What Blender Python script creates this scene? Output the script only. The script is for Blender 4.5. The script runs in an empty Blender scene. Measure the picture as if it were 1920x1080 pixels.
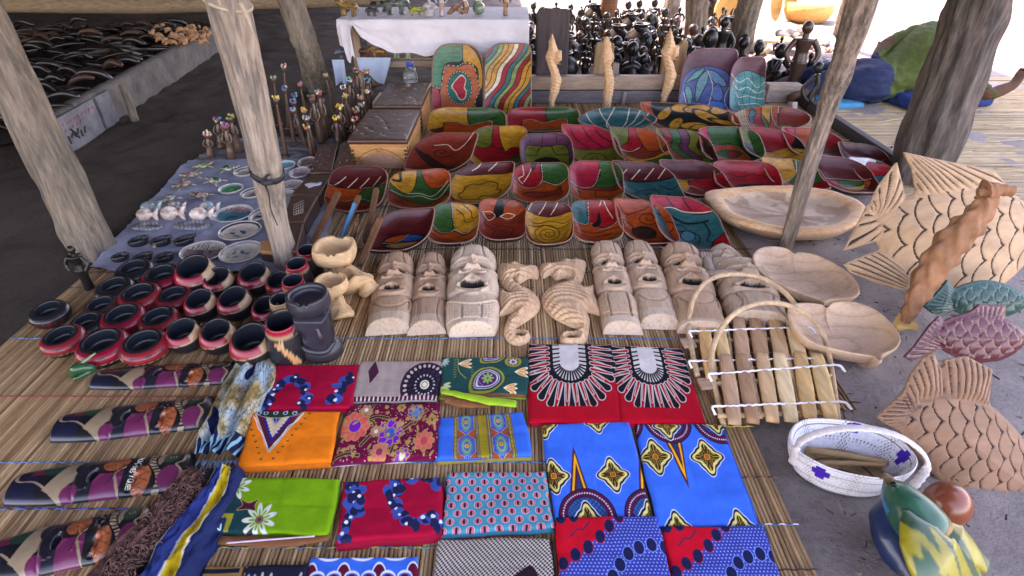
import bpy, bmesh, math, random
import numpy as np
from mathutils import Vector, Matrix, noise as mnoise

R = math.radians
scn = bpy.context.scene
COL = scn.collection
rng = random.Random(7)

# ------------------------------------------------------------------ camera
CAM_H, PITCH, FPX = 1.35, R(33.5), 1080.0
cam = bpy.data.objects.new('camera', bpy.data.cameras.new('camera'))
COL.objects.link(cam)
cam.location = (0, 0, CAM_H)
cam.rotation_euler = (math.pi / 2 - PITCH, 0, 0)
cam.data.sensor_width = 36.0
cam.data.lens = 36.0 * FPX / 1920.0
cam.data.clip_start = 0.02
cam.data.clip_end = 600
scn.camera = cam

# ------------------------------------------------------------------ light
SUN_EL, SUN_AZ = R(52), R(-38)          # sun stands beyond the stalls, a little to the left
wd = bpy.data.worlds.new("World"); scn.world = wd; wd.use_nodes = True
nt = wd.node_tree
sky = nt.nodes.new('ShaderNodeTexSky'); sky.sky_type = 'NISHITA'; sky.sun_disc = False
sky.sun_elevation = SUN_EL; sky.sun_rotation = SUN_AZ
nt.links.new(sky.outputs[0], nt.nodes['Background'].inputs[0])
nt.nodes['Background'].inputs[1].default_value = 0.15
sun = bpy.data.objects.new('sun', bpy.data.lights.new('sun', 'SUN')); COL.objects.link(sun)
sun.data.energy = 2.2; sun.data.angle = R(0.5); sun.data.color = (1, .93, .82)
sd = Vector((math.sin(SUN_AZ) * math.cos(SUN_EL), math.cos(SUN_AZ) * math.cos(SUN_EL), math.sin(SUN_EL)))
sun.rotation_euler = sd.to_track_quat('Z', 'Y').to_euler()
scn.view_settings.view_transform = 'Standard'; scn.view_settings.look = 'None'
scn.view_settings.exposure = 3.3; scn.view_settings.gamma = 1.0
scn.view_settings.use_curve_mapping = False
scn.view_settings.use_white_balance = True; scn.view_settings.white_balance_temperature = 8800; scn.view_settings.white_balance_tint = 32
scn.render.engine = 'CYCLES'
scn.cycles.use_denoising = True
scn.cycles.max_bounces = 6; scn.cycles.diffuse_bounces = 3; scn.cycles.glossy_bounces = 3
scn.cycles.transmission_bounces = 4; scn.cycles.caustics_reflective = False; scn.cycles.caustics_refractive = False

# ------------------------------------------------------------------ placing by pixel of the photograph
SP, CP = math.sin(PITCH), math.cos(PITCH)
def ray(px, py):
 a, b = (px - 960) / FPX, (540 - py) / FPX
 return np.array([a, CP + b * SP, -SP + b * CP])
def G(px, py, z=0.018):                   # point where the pixel meets the height z
 d = ray(px, py); t = (z - CAM_H) / d[2]
 return np.array([0, 0, CAM_H]) + d * t
def PY(px, py, Y):                        # point of the pixel at distance Y
 d = ray(px, py); return np.array([0, 0, CAM_H]) + d * (Y / d[1])
def PD(px, py, D):                        # point of the pixel at camera depth D
 return np.array([0, 0, CAM_H]) + ray(px, py) * D
def depth(p): return p[1] * CP + (CAM_H - p[2]) * SP
def pxm(px, py, z=0.018): return depth(G(px, py, z)) / FPX     # metres per pixel there

# ------------------------------------------------------------------ mesh helpers
def mesh(V, F, name='m', smooth=True, col=None, uv=None):
 me = bpy.data.meshes.new(name)
 V = np.asarray(V, dtype=float)
 me.from_pydata(V.tolist(), [], [tuple(int(i) for i in f) for f in F])
 if smooth: me.polygons.foreach_set('use_smooth', [True] * len(me.polygons))
 if col is not None:
  c = np.ones((len(V), 4), dtype=np.float32); c[:, :3] = np.asarray(col)
  at = me.color_attributes.new('Col', 'FLOAT_COLOR', 'POINT'); at.data.foreach_set('color', c.ravel())
 if uv is not None:
  li = np.empty(len(me.loops), dtype=np.int32); me.loops.foreach_get('vertex_index', li)
  l = me.uv_layers.new(name='UVMap'); l.data.foreach_set('uv', np.asarray(uv, dtype=np.float32)[li].ravel())
 me.update()
 return me
def link(name, me, mat=None, parent=None, loc=None, rot=None):
 o = bpy.data.objects.new(name, me); COL.objects.link(o)
 if mat is not None and me is not None and not me.materials:
  for m in (mat if isinstance(mat, (list, tuple)) else [mat]): me.materials.append(m)
 if parent is not None: o.parent = parent
 if loc is not None: o.location = tuple(loc)
 if rot is not None: o.rotation_euler = tuple(rot)
 return o
def mk(name, VF, mat, parent=None, smooth=True, col=None, uv=None, loc=None, rot=None):
 V, F = VF
 V = np.asarray(V, dtype=float)
 return link(name, mesh(V, F, name, smooth, col, uv), mat, parent, loc, rot)
def tag(o, label=None, cat=None, group=None, kind=None):
 if label: o['label'] = label
 if cat: o['category'] = cat
 if group: o['group'] = group
 if kind: o['kind'] = kind
 return o
def empty(name, loc, rz=0, label=None, cat=None, group=None):
 o = bpy.data.objects.new(name, None); COL.objects.link(o); o.location = tuple(loc); o.rotation_euler = (0, 0, rz)
 o.empty_display_size = .05
 return tag(o, label, cat, group)
def copy_tree(o, parent=None):
 c = o.copy(); COL.objects.link(c)
 if parent is not None: c.parent = parent
 for ch in KIDS.get(o.name, [x for x in bpy.data.objects if x.parent is o] if o.name not in KIDS else []):
  copy_tree(ch, c)
 return c
KIDS = {}
def remember(o):                          # children list taken once, so copying stays quick
 KIDS[o.name] = [x for x in bpy.data.objects if x.parent is o]
 for ch in KIDS[o.name]: remember(ch)
 return o
def join(*parts):
 V, F, n = [], [], 0
 for v, f in parts:
  v = np.asarray(v, dtype=float); V.append(v)
  F += [tuple(i + n for i in q) for q in f]; n += len(v)
 return np.vstack(V), F
def xf(VF, loc=(0, 0, 0), rz=0, s=1.0, rx=0, ry=0):
 V, F = VF
 M = (Matrix.Rotation(rz, 3, 'Z') @ Matrix.Rotation(ry, 3, 'Y') @ Matrix.Rotation(rx, 3, 'X'))
 return (np.asarray(V) * s) @ np.array(M).T + np.array(loc, dtype=float), F
def gridF(nu, nv, off=0, wrap=False):
 F = []
 for j in range(nv - 1):
  for i in range(nu if wrap else nu - 1):
   a = off + j * nu + i; b = off + j * nu + (i + 1) % nu
   F.append((a, b, b + nu, a + nu))
 return F
def cbox(sx, sy, sz, b=0.004, z0=0.0):    # box with bevelled edges, centred in x and y, standing on z0
 bm = bmesh.new(); bmesh.ops.create_cube(bm, size=1)
 for v in bm.verts: v.co = Vector((v.co.x * sx, v.co.y * sy, (v.co.z + .5) * sz + z0))
 if b > 0: bmesh.ops.bevel(bm, geom=bm.edges[:], offset=min(b, sx * .3, sy * .3, sz * .3), segments=2, affect='EDGES', profile=.6)
 bm.verts.index_update()
 V = [tuple(v.co) for v in bm.verts]; F = [tuple(v.index for v in f.verts) for f in bm.faces]
 bm.free(); return np.array(V), F
def hexa(b, t):                           # solid from 4 bottom and 4 top corners
 V = [tuple(p) for p in b] + [tuple(p) for p in t]
 F = [(3, 2, 1, 0), (4, 5, 6, 7)] + [(i, (i + 1) % 4, 4 + (i + 1) % 4, 4 + i) for i in range(4)]
 return np.array(V, dtype=float), F
def spline(P, n):
 P = np.asarray(P, dtype=float); m = len(P)
 if m < 3:
  t = np.linspace(0, 1, n)[:, None]; return P[0] * (1 - t) + P[-1] * t
 Q = np.vstack([2 * P[0] - P[1], P, 2 * P[-1] - P[-2]])
 out = []
 for t in np.linspace(0, m - 1 - 1e-6, n):
  i = int(t); u = t - i; a, b, c, d = Q[i], Q[i + 1], Q[i + 2], Q[i + 3]
  out.append(.5 * ((2 * b) + (c - a) * u + (2 * a - 5 * b + 4 * c - d) * u * u + (3 * b - a - 3 * c + d) * u ** 3))
 return np.array(out)
def closed(P, n):
 P = np.asarray(P, dtype=float); m = len(P); out = []
 for t in np.linspace(0, m, n, endpoint=False):
  i = int(t); u = t - i; a, b, c, d = P[(i - 1) % m], P[i % m], P[(i + 1) % m], P[(i + 2) % m]
  out.append(.5 * ((2 * b) + (c - a) * u + (2 * a - 5 * b + 4 * c - d) * u * u + (3 * b - a - 3 * c + d) * u ** 3))
 return np.array(out)
def tube(P, r, seg=8, n=None, ridge=0.0, nz=0.0, seed=0, flat=1.0):
 P = spline(P, n) if n else np.asarray(P, dtype=float)
 m = len(P); rr = np.interp(np.linspace(0, 1, m), np.linspace(0, 1, len(r)), r) if hasattr(r, '__len__') else np.full(m, r)
 T = np.gradient(P, axis=0); T /= (np.linalg.norm(T, axis=1)[:, None] + 1e-12)
 up = np.array([0, 0, 1.]) if abs(T[0, 2]) < .9 else np.array([1., 0, 0])
 N = np.cross(up, T[0]); N /= np.linalg.norm(N); V = []
 for i in range(m):
  N = N - T[i] * N.dot(T[i]); N /= np.linalg.norm(N); B = np.cross(T[i], N)
  for k in range(seg):
   a = 2 * math.pi * k / seg; q = rr[i]
   if ridge or nz:
    q *= 1 + ridge * mnoise.noise(Vector((math.cos(a) * 2.6 + seed, math.sin(a) * 2.6, i * 5.0 / m * 1.2))) * 2 \
     + nz * mnoise.noise(Vector((math.cos(a) + seed, math.sin(a), i * 9.0 / m)))
    q *= 1 + ridge * .8 * mnoise.noise(Vector((math.cos(a) * 7 + seed, math.sin(a) * 7, i * 4.0 / m)))
   if ridge > .03 and seg > 24:
    g = abs(mnoise.noise(Vector((math.cos(a) * 3.2 + seed * 2, math.sin(a) * 3.2, i * 2.2 / m)))); q *= 1 - .09 * math.exp(-(g / .045) ** 2)
   V.append(P[i] + (N * math.cos(a) + B * math.sin(a) * flat) * q)
 F = gridF(seg, m, wrap=True)
 F.append(tuple(range(seg))[::-1]); F.append(tuple((m - 1) * seg + k for k in range(seg)))
 return np.array(V), F
def lathe(prof, seg=32, sx=1.0, sy=1.0):
 V = []
 for r, z in prof:
  for k in range(seg):
   a = 2 * math.pi * k / seg; V.append((r * math.cos(a) * sx, r * math.sin(a) * sy, z))
 F = gridF(seg, len(prof), wrap=True)
 if prof[0][0] > 1e-6: F.append(tuple(range(seg))[::-1])
 if prof[-1][0] > 1e-6: F.append(tuple((len(prof) - 1) * seg + k for k in range(seg)))
 return np.array(V), F
def vn(V, s, seed=0.0, oct=1):            # noise at an array of points
 return np.array([mnoise.fractal(Vector((p[0] * s + seed, p[1] * s - seed, p[2] * s)), 1.0, 2.0, oct) for p in V])

# ------------------------------------------------------------------ flat distance fields (numpy)
def sd_circle(X, Y, cx, cy, r): return np.hypot(X - cx, Y - cy) - r
def sd_ell(X, Y, cx, cy, rx, ry, a=0.0):
 c, s = math.cos(a), math.sin(a); x = (X - cx) * c + (Y - cy) * s; y = -(X - cx) * s + (Y - cy) * c
 k = np.hypot(x / rx, y / ry); return (k - 1) * min(rx, ry) * np.clip(k, .3, 1.2)
def sd_seg(X, Y, a, b):
 ax, ay = a; bx, by = b; dx, dy = bx - ax, by - ay; L = dx * dx + dy * dy + 1e-12
 t = np.clip(((X - ax) * dx + (Y - ay) * dy) / L, 0, 1)
 return np.hypot(X - ax - t * dx, Y - ay - t * dy), t
def sd_line(X, Y, P):
 d = None
 for a, b in zip(P[:-1], P[1:]):
  q = sd_seg(X, Y, a, b)[0]; d = q if d is None else np.minimum(d, q)
 return d
def sd_chain(X, Y, P, rr, k=0.0):         # limbs: a chain of tapering capsules
 d = None
 for i in range(len(P) - 1):
  q, t = sd_seg(X, Y, P[i], P[i + 1]); q = q - (rr[i] * (1 - t) + rr[i + 1] * t)
  d = q if d is None else smin(d, q, k)
 return d
def smin(a, b, k):
 if k <= 0: return np.minimum(a, b)
 h = np.clip(.5 + .5 * (b - a) / k, 0, 1); return b * (1 - h) + a * h - k * h * (1 - h)
def sd_poly(X, Y, P):
 P = [tuple(p) for p in P]; d = None; ins = np.zeros(X.shape, dtype=bool); n = len(P)
 for i in range(n):
  a, b = P[i], P[(i + 1) % n]
  q = sd_seg(X, Y, a, b)[0]; d = q if d is None else np.minimum(d, q)
  c = ((a[1] > Y) != (b[1] > Y)) & (X < (b[0] - a[0]) * (Y - a[1]) / ((b[1] - a[1]) if b[1] != a[1] else 1e-9) + a[0])
  ins ^= c
 return np.where(ins, -d, d)

def inflate(sdf, x0, x1, y0, y1, nx, hf, both=False, colf=None):
 """A carved solid: the outline is where sdf = 0, its height over each point is hf(depth, X, Y)."""
 cs = (x1 - x0) / nx; ny = max(3, int(round((y1 - y0) / cs)))
 xs = np.linspace(x0, x1, nx + 1); ys = np.linspace(y0, y1, ny + 1)
 X, Y = np.meshgrid(xs, ys); S = sdf(X, Y)
 gy, gx = np.gradient(S, ys[1] - ys[0], xs[1] - xs[0]); gl = np.hypot(gx, gy) + 1e-9
 out = S > 0
 near = (np.abs(S) < cs * .75)
 X2 = np.where(near, X - gx / gl ** 2 * S, X); Y2 = np.where(near, Y - gy / gl ** 2 * S, Y)
 ok = S < cs * .75
 cell = ok[:-1, :-1] & ok[:-1, 1:] & ok[1:, :-1] & ok[1:, 1:] & ((S[:-1, :-1] + S[:-1, 1:] + S[1:, :-1] + S[1:, 1:]) < 0)
 D = np.where(near, 0, np.maximum(-S, 0)); H = hf(D, X2, Y2)
 idx = -np.ones(X.shape, dtype=int); jj, ii = np.nonzero(cell)
 used = np.zeros(X.shape, dtype=bool)
 for dj in (0, 1):
  for di in (0, 1): used[jj + dj, ii + di] = True
 idx[used] = np.arange(used.sum()); n = int(used.sum())
 top = np.stack([X2[used], Y2[used], H[used]], 1)
 F = [(int(idx[j, i]), int(idx[j, i + 1]), int(idx[j + 1, i + 1]), int(idx[j + 1, i])) for j, i in zip(jj, ii)]
 cnt = {}
 for f in F:
  for a, b in zip(f, f[1:] + f[:1]): cnt[(a, b)] = 1
 edge = [e for e in cnt if (e[1], e[0]) not in cnt]
 bot = top.copy(); bot[:, 2] = -H[used] if both else 0
 V = np.vstack([top, bot])
 if both: F = F + [tuple(q + n for q in f[::-1]) for f in F]
 F += [(b, a, a + n, b + n) for a, b in edge]
 C = None
 if colf is not None:
  C = colf(D, X2, Y2)[used]; C = np.vstack([C, C])
 return (V, F), C

# ------------------------------------------------------------------ materials
MATS = {}
def N(t, ty, **kw):
 n = t.nodes.new(ty)
 for k, v in kw.items():
  if k in n.inputs: n.inputs[k].default_value = v
  else: setattr(n, k, v)
 return n
def base_mat(name):
 m = bpy.data.materials.new(name); m.use_nodes = True; t = m.node_tree
 return m, t, t.nodes['Principled BSDF']
def ramp(t, fac, stops, inter='LINEAR'):
 r = t.nodes.new('ShaderNodeValToRGB'); r.color_ramp.interpolation = inter; e = r.color_ramp.elements
 while len(e) < len(stops): e.new(.5)
 for k, (p, c) in enumerate(stops): e[k].position = p; e[k].color = (*c, 1) if len(c) == 3 else c
 t.links.new(fac, r.inputs[0]); return r.outputs[0]
def mix(t, a, b, fac, mode='MULTIPLY'):
 n = t.nodes.new('ShaderNodeMix'); n.data_type = 'RGBA'; n.blend_type = mode
 for v, k in ((fac, 0), (a, 6), (b, 7)):
  if isinstance(v, (int, float)): n.inputs[k].default_value = v
  elif isinstance(v, tuple): n.inputs[k].default_value = (*v, 1) if len(v) == 3 else v
  else: t.links.new(v, n.inputs[k])
 return n.outputs[2]
def noise_tex(t, scale, detail=4, rough=.6, stretch=(1, 1, 1), coord='Object', rnd=True):
 tc = t.nodes.new('ShaderNodeTexCoord'); mp = t.nodes.new('ShaderNodeMapping'); mp.inputs['Scale'].default_value = stretch
 t.links.new(tc.outputs[coord], mp.inputs[0])
 if rnd:
  oi = t.nodes.new('ShaderNodeObjectInfo'); cm = t.nodes.new('ShaderNodeVectorMath'); cm.operation = 'SCALE'
  cm.inputs[0].default_value = (13.7, 7.1, 3.3); t.links.new(oi.outputs['Random'], cm.inputs['Scale'])
  t.links.new(cm.outputs[0], mp.inputs['Location'])
 n = N(t, 'ShaderNodeTexNoise', Scale=scale, Detail=detail, Roughness=rough); t.links.new(mp.outputs[0], n.inputs['Vector'])
 return n.outputs[0]
def bump(t, bs, h, strength, dist):
 b = N(t, 'ShaderNodeBump', Strength=strength, Distance=dist); t.links.new(h, b.inputs['Height']); t.links.new(b.outputs[0], bs.inputs['Normal'])
def surf(color=None, rough=.6, spec=.5, var=.25, scale=30, stretch=(1, 1, 1), bmp=.3, bdist=.002, fine=None, coat=0, rvar=0.0, streak=0.0, metal=0.0, sheen=0.0):
 """General material: colour (or the painted Col attribute) broken up by noise, with fine relief."""
 key = ('s', color, rough, spec, var, scale, stretch, bmp, bdist, fine, coat, rvar, streak, metal, sheen)
 if key in MATS: return MATS[key]
 m, t, bs = base_mat('surface_%d' % len(MATS))
 n1 = noise_tex(t, scale, 6, .65, stretch)
 f = ramp(t, n1, [(.25, (1 - var,) * 3), (.75, (1 + var,) * 3)])
 if color is None:
  a = t.nodes.new('ShaderNodeAttribute'); a.attribute_name = 'Col'; base = a.outputs['Color']
 else: base = color
 c = mix(t, base, f, 1.0)
 if streak:
  n2 = noise_tex(t, scale * .35, 3, .7, stretch)
  c = mix(t, c, ramp(t, n2, [(.35, (1 - streak, 1 - streak * .9, 1 - streak * .8)), (.6, (1, 1, 1))]), 1.0)
 t.links.new(c, bs.inputs['Base Color'])
 bs.inputs['Roughness'].default_value = rough; bs.inputs['Specular IOR Level'].default_value = spec
 bs.inputs['Coat Weight'].default_value = coat; bs.inputs['Coat Roughness'].default_value = .25
 bs.inputs['Metallic'].default_value = metal
 if rvar:
  mr = t.nodes.new('ShaderNodeMapRange'); mr.inputs['To Min'].default_value = max(.05, rough - rvar); mr.inputs['To Max'].default_value = min(1, rough + rvar)
  t.links.new(n1, mr.inputs['Value']); t.links.new(mr.outputs[0], bs.inputs['Roughness'])
 if bmp:
  n3 = noise_tex(t, fine or scale * 2.2, 5, .7, stretch); bump(t, bs, n3, bmp, bdist)
 MATS[key] = m; return m
def printed(arr, name, rough=.85, var=.12, weave=True, coat=0.0, spec=.3, grain=False):
 """Flat print or paint computed above as an array of linear colours."""
 H, W = arr.shape[:2]
 im = bpy.data.images.new(name, W, H, alpha=False, float_buffer=True); im.colorspace_settings.name = 'Non-Color'
 px = np.ones((H, W, 4), dtype=np.float32); px[:, :, :3] = arr[::-1]; im.pixels.foreach_set(px.ravel()); im.update()
 m, t, bs = base_mat(name)
 tx = t.nodes.new('ShaderNodeTexImage'); tx.image = im; tx.extension = 'EXTEND'
 uvn = t.nodes.new('ShaderNodeUVMap'); uvn.uv_map = 'UVMap'; t.links.new(uvn.outputs[0], tx.inputs[0])
 n1 = noise_tex(t, 22 if not grain else 26, 6, .7, (1, 1, 1) if not grain else (1, 4, 1))
 f = ramp(t, n1, [(.3, (1 - var,) * 3), (.7, (1 + var,) * 3)])
 c = mix(t, tx.outputs[0], f, 1.0)
 if grain:
  n2 = noise_tex(t, 9, 5, .75, (1, 3, 1)); c = mix(t, c, ramp(t, n2, [(.30, (.45, .4, .38)), (.52, (1, 1, 1)), (.8, (1.25, 1.2, 1.1))]), 1.0)
 t.links.new(c, bs.inputs['Base Color'])
 bs.inputs['Roughness'].default_value = rough; bs.inputs['Specular IOR Level'].default_value = spec
 bs.inputs['Coat Weight'].default_value = coat; bs.inputs['Coat Roughness'].default_value = .14
 if weave:
  n3 = noise_tex(t, 260, 3, .8); bump(t, bs, n3, .35, .001); pass
 else:
  n3 = noise_tex(t, 60, 5, .7, (1, 3, 1)); bump(t, bs, n3, .35, .0015)
 return m

# ------------------------------------------------------------------ painter for prints and painted bowls
PAL = dict(R=(.42, .012, .02), O=(.50, .085, .015), Y=(.62, .30, .03), G=(.03, .13, .03), T=(.008, .15, .16), M=(.13, .012, .014), P=(.50, .018, .05),
           L=(.17, .18, .025), K=(.008, .008, .01), W=(.75, .66, .5), B=(.02, .10, .35), C=(.45, .25, .09), A=(.30, .04, .02), V=(.16, .04, .09),
           S=(.12, .30, .42), E=(.62, .55, .42), N=(.01, .015, .06), U=(.0, .16, .62), Z=(.7, .75, .85), D=(.05, .02, .015), F=(.95, .22, .01), H=(.20, .42, .02))
class Art:
 def __init__(s, W, H, bg, ux=1.0):
  s.W, s.H = W, H; s.ux = ux                       # u runs 0..ux, v runs 0..1 down
  s.X, s.Y = np.meshgrid((np.arange(W) + .5) / W * ux, (np.arange(H) + .5) / H)
  s.A = np.ones((H, W, 3), dtype=np.float32) * np.array(s.c(bg)); s.px = 1.0 / H; s.clip = None
 def c(s, k): return PAL[k] if isinstance(k, str) else k
 def put(s, m, k):
  m = np.clip(m, 0, 1)
  if s.clip is not None: m = m * s.clip
  m = m[:, :, None].astype(np.float32); s.A = s.A * (1 - m) + np.array(s.c(k), dtype=np.float32) * m
 def cov(s, d): return np.clip(.5 - d / s.px, 0, 1)
 def fill(s, d, k, ol=None, w=.006):
  s.put(s.cov(d), k)
  if ol: s.put(s.cov(np.abs(d) - w), ol)
 def stroke(s, d, w, k): s.put(s.cov(d - w), k)
 def blob(s, P, k, ol='K', w=.008, n=40): d = sd_poly(s.X, s.Y, closed(P, n)); s.fill(d, k, ol, w); return d
 def poly(s, P, k, ol=None, w=.006): d = sd_poly(s.X, s.Y, P); s.fill(d, k, ol, w); return d
 def line(s, P, k='K', w=.008, n=24, smooth=True): d = sd_line(s.X, s.Y, spline(P, n) if smooth else P); s.stroke(d, w, k)
 def dash(s, P, k='W', w=.009, n=26, bg='K'):
  Q = spline(P, n * 2); s.stroke(sd_line(s.X, s.Y, Q), w * 1.5, bg)
  for i in range(0, len(Q) - 1, 2): s.stroke(sd_seg(s.X, s.Y, Q[i], Q[i + 1])[0], w * .6, k)
 def circ(s, x, y, r, k, ol=None, w=.006): s.fill(sd_circle(s.X, s.Y, x, y, r), k, ol, w)
 def ell(s, x, y, rx, ry, k, ol=None, w=.006, a=0): s.fill(sd_ell(s.X, s.Y, x, y, rx, ry, a), k, ol, w)
 def run(s, ops):
  for o in ops:
   q = o[0]
   if q == 'b': s.blob(o[1], o[2], *(o[3:] or ('K',)))
   elif q == 'l': s.line(o[1], 'K', o[2] if len(o) > 2 else .009)
   elif q == 'w': s.line(o[1], 'W', o[2] if len(o) > 2 else .007)
   elif q == 'd': s.dash(o[1], *(o[2:] or ('W',)))
   elif q == 'c': s.circ(o[1], o[2], o[3], o[4], 'K', .008)
   elif q == 'e': s.ell(o[1], o[2], o[3], o[4], o[5], 'K', .008, *(o[6:]))
   elif q == 's':                                # spiral
    x, y, r, turns = o[1:5]; P = [(x + r * (1 - t) * math.cos(t * turns * 6.28), y + r * (1 - t) * .8 * math.sin(t * turns * 6.28)) for t in np.linspace(0, .95, 40)]
    s.stroke(sd_line(s.X, s.Y, P), .008, 'K')
  return s.A

# ================================================================== setting
def ground_mat():
 m, t, bs = base_mat('trodden_sand')
 a = noise_tex(t, 1.3, 8, .7, rnd=False); b = noise_tex(t, 55, 6, .75, rnd=False); c3 = noise_tex(t, 9, 6, .7, rnd=False)
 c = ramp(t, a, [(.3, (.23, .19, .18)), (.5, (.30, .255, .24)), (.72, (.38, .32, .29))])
 g = t.nodes.new('ShaderNodeTexCoord'); sx = t.nodes.new('ShaderNodeSeparateXYZ'); t.links.new(g.outputs['Object'], sx.inputs[0])     # darker towards the left: shade under the roof put into the colour
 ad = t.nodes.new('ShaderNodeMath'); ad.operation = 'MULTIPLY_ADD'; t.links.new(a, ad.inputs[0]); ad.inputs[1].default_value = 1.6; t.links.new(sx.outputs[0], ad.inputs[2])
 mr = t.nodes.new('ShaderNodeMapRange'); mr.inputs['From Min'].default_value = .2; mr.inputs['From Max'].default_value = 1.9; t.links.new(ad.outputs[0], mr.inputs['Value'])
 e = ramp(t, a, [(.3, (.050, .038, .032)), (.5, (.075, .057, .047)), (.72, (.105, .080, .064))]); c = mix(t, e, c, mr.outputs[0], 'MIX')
 c = mix(t, c, ramp(t, b, [(.25, (.72, .70, .70)), (.5, (1, 1, 1)), (.8, (1.18, 1.15, 1.12))]), 1.0)
 c = mix(t, c, ramp(t, c3, [(.28, (.7, .66, .64)), (.42, (1, 1, 1))]), 1.0)
 sp = noise_tex(t, 150, 2, .5, (1, .5, 1), rnd=False)                       # bits of wood and leaf trodden in
 c = mix(t, c, ramp(t, sp, [(.26, (.25, .2, .18)), (.31, (1, 1, 1))]), 1.0)
 t.links.new(c, bs.inputs['Base Color']); bs.inputs['Roughness'].default_value = .95; bs.inputs['Specular IOR Level'].default_value = .15
 mt = t.nodes.new('ShaderNodeMath'); mt.operation = 'ADD'; t.links.new(b, mt.inputs[0]); t.links.new(c3, mt.inputs[1])
 bump(t, bs, mt.outputs[0], .8, .012)
 return m
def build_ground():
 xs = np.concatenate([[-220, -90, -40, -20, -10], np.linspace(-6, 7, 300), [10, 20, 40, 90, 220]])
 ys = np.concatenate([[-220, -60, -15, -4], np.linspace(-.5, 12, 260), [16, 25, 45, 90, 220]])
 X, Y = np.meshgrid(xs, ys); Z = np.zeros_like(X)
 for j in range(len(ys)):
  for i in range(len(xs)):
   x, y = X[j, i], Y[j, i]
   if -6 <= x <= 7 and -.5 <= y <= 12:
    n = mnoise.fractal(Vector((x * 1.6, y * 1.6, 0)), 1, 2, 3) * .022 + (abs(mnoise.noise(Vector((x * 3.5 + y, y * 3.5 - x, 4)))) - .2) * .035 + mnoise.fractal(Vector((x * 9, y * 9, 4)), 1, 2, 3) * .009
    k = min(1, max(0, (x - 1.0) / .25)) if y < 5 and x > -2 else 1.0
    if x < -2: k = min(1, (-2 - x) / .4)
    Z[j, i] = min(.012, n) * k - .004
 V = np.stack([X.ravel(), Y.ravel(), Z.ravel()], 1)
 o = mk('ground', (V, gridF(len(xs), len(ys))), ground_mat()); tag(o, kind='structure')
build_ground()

BARK = surf((.26, .205, .16), .9, .2, .45, 14, (5, 5, .55), .9, .012, 30, streak=.5)
BARK_DARK = surf((.17, .135, .115), .9, .2, .5, 14, (5, 5, .55), 1.0, .014, 30, streak=.55)
PALEPOST = surf((.44, .345, .275), .8, .2, .45, 10, (7, 7, .5), 1.0, .010, 30, streak=.55)
PLAINWOOD = surf((.30, .22, .16), .75, .3, .35, 12, (1, 5, 5), .5, .004, streak=.35)
GREYWOOD = surf((.17, .145, .15), .8, .3, .35, 12, (.6, 6, 6), .5, .004, streak=.35)

def post(name, P, r, mat, label, cat='post', seg=56, n=60, ridge=.10, seed=1, extra=None):
 base = np.array(P[0]); root = empty(name, (base[0], base[1], 0), 0, label, cat)
 V, F = tube(P, r, seg, n, ridge=ridge, nz=.12, seed=seed)
 mk('trunk', (V - np.array([base[0], base[1], 0]), F), mat, root)
 return root, np.array([base[0], base[1], 0])
def up(p, q, z):                           # continue the line p-q to height z
 p, q = np.array(p), np.array(q); return p + (q - p) * (z - p[2]) / (q[2] - p[2])

# --- the big pale post with the black tie
a, b_, c_ = G(541, 505, 0) - [0, 0, .05], PD(497, 300, 2.22), PD(425, 5, 1.85)
p1, o1 = post('roof_post', [a, PD(515, 400, 2.42), b_, PD(462, 150, 2.02), c_, up(b_, c_, 1.6), up(b_, c_, 2.66)], [.050, .053, .058, .061, .063, .066, .07], PALEPOST,
              'pale bleached roof post with a black strip tied round it, foot among the pots', seed=3, n=110, seg=90)
def ring_path(c, ax, r, n=26, s=0.0):
 ax = np.array(ax) / np.linalg.norm(ax); u = np.cross(ax, [1, 0, 0]); u /= np.linalg.norm(u); v = np.cross(ax, u)
 return np.array([c + (u * math.cos(t) + v * math.sin(t)) * r + ax * s * math.sin(t) for t in np.linspace(0, 2 * math.pi, n)])
ax = b_ - PD(515, 400, 2.42); c0 = PD(515, 400, 2.42) + ax * .80
blk = surf((.02, .02, .025), .6, .4, .3, 60, bmp=.4)
an = ax / np.linalg.norm(ax); bands = [ring_path(c0 + an * h, ax, r, 40, .010)[:-1] for h, r in ((-.013, .0615), (-.012, .0645), (.0, .0655), (.012, .0645), (.013, .0615))]
V = np.vstack(bands); V += np.repeat([[.0, .0, .0]], len(V), 0); mk('tie', (V - o1, gridF(39, 5, wrap=True)), blk, p1)
knot = c0 + np.array([.004, -.058, -.022])
kp = [join(tube([knot + [-.002, 0, 0], knot + [.02, -.01, .03], knot + [.035, -.005, .035]], [.009, .006, .003], 8, 10),
      tube([knot, knot + [.004, .005, -.05], knot + [-.004, .008, -.12], knot + [.006, .01, -.19]], [.008, .005, .004, .003], 8, 14, flat=.5),
      tube([knot + [-.015, 0, .0], knot + [.012, -.012, 0.004], knot + [.03, 0, 0]], [.006, .014, .006], 8, 10))]
mk('tie_end', (kp[0][0] - o1, kp[0][1]), blk, p1)
fib = surf((.42, .34, .25), .9, .2, .3, 40)
t0 = PD(398, 4, 1.80)
V, F = join(tube(ring_path(PD(426, 3, 1.86), c_ - b_, .070, s=.02), .006, 6), tube([PD(450, 5, 1.78), PD(463, 30, 1.78), PD(472, 55, 1.78), PD(482, 83, 1.78)], [.008, .006, .004, .001], 6, 14, nz=.5))
mk('bark_cord', (V - o1, F), fib, p1)

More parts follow.
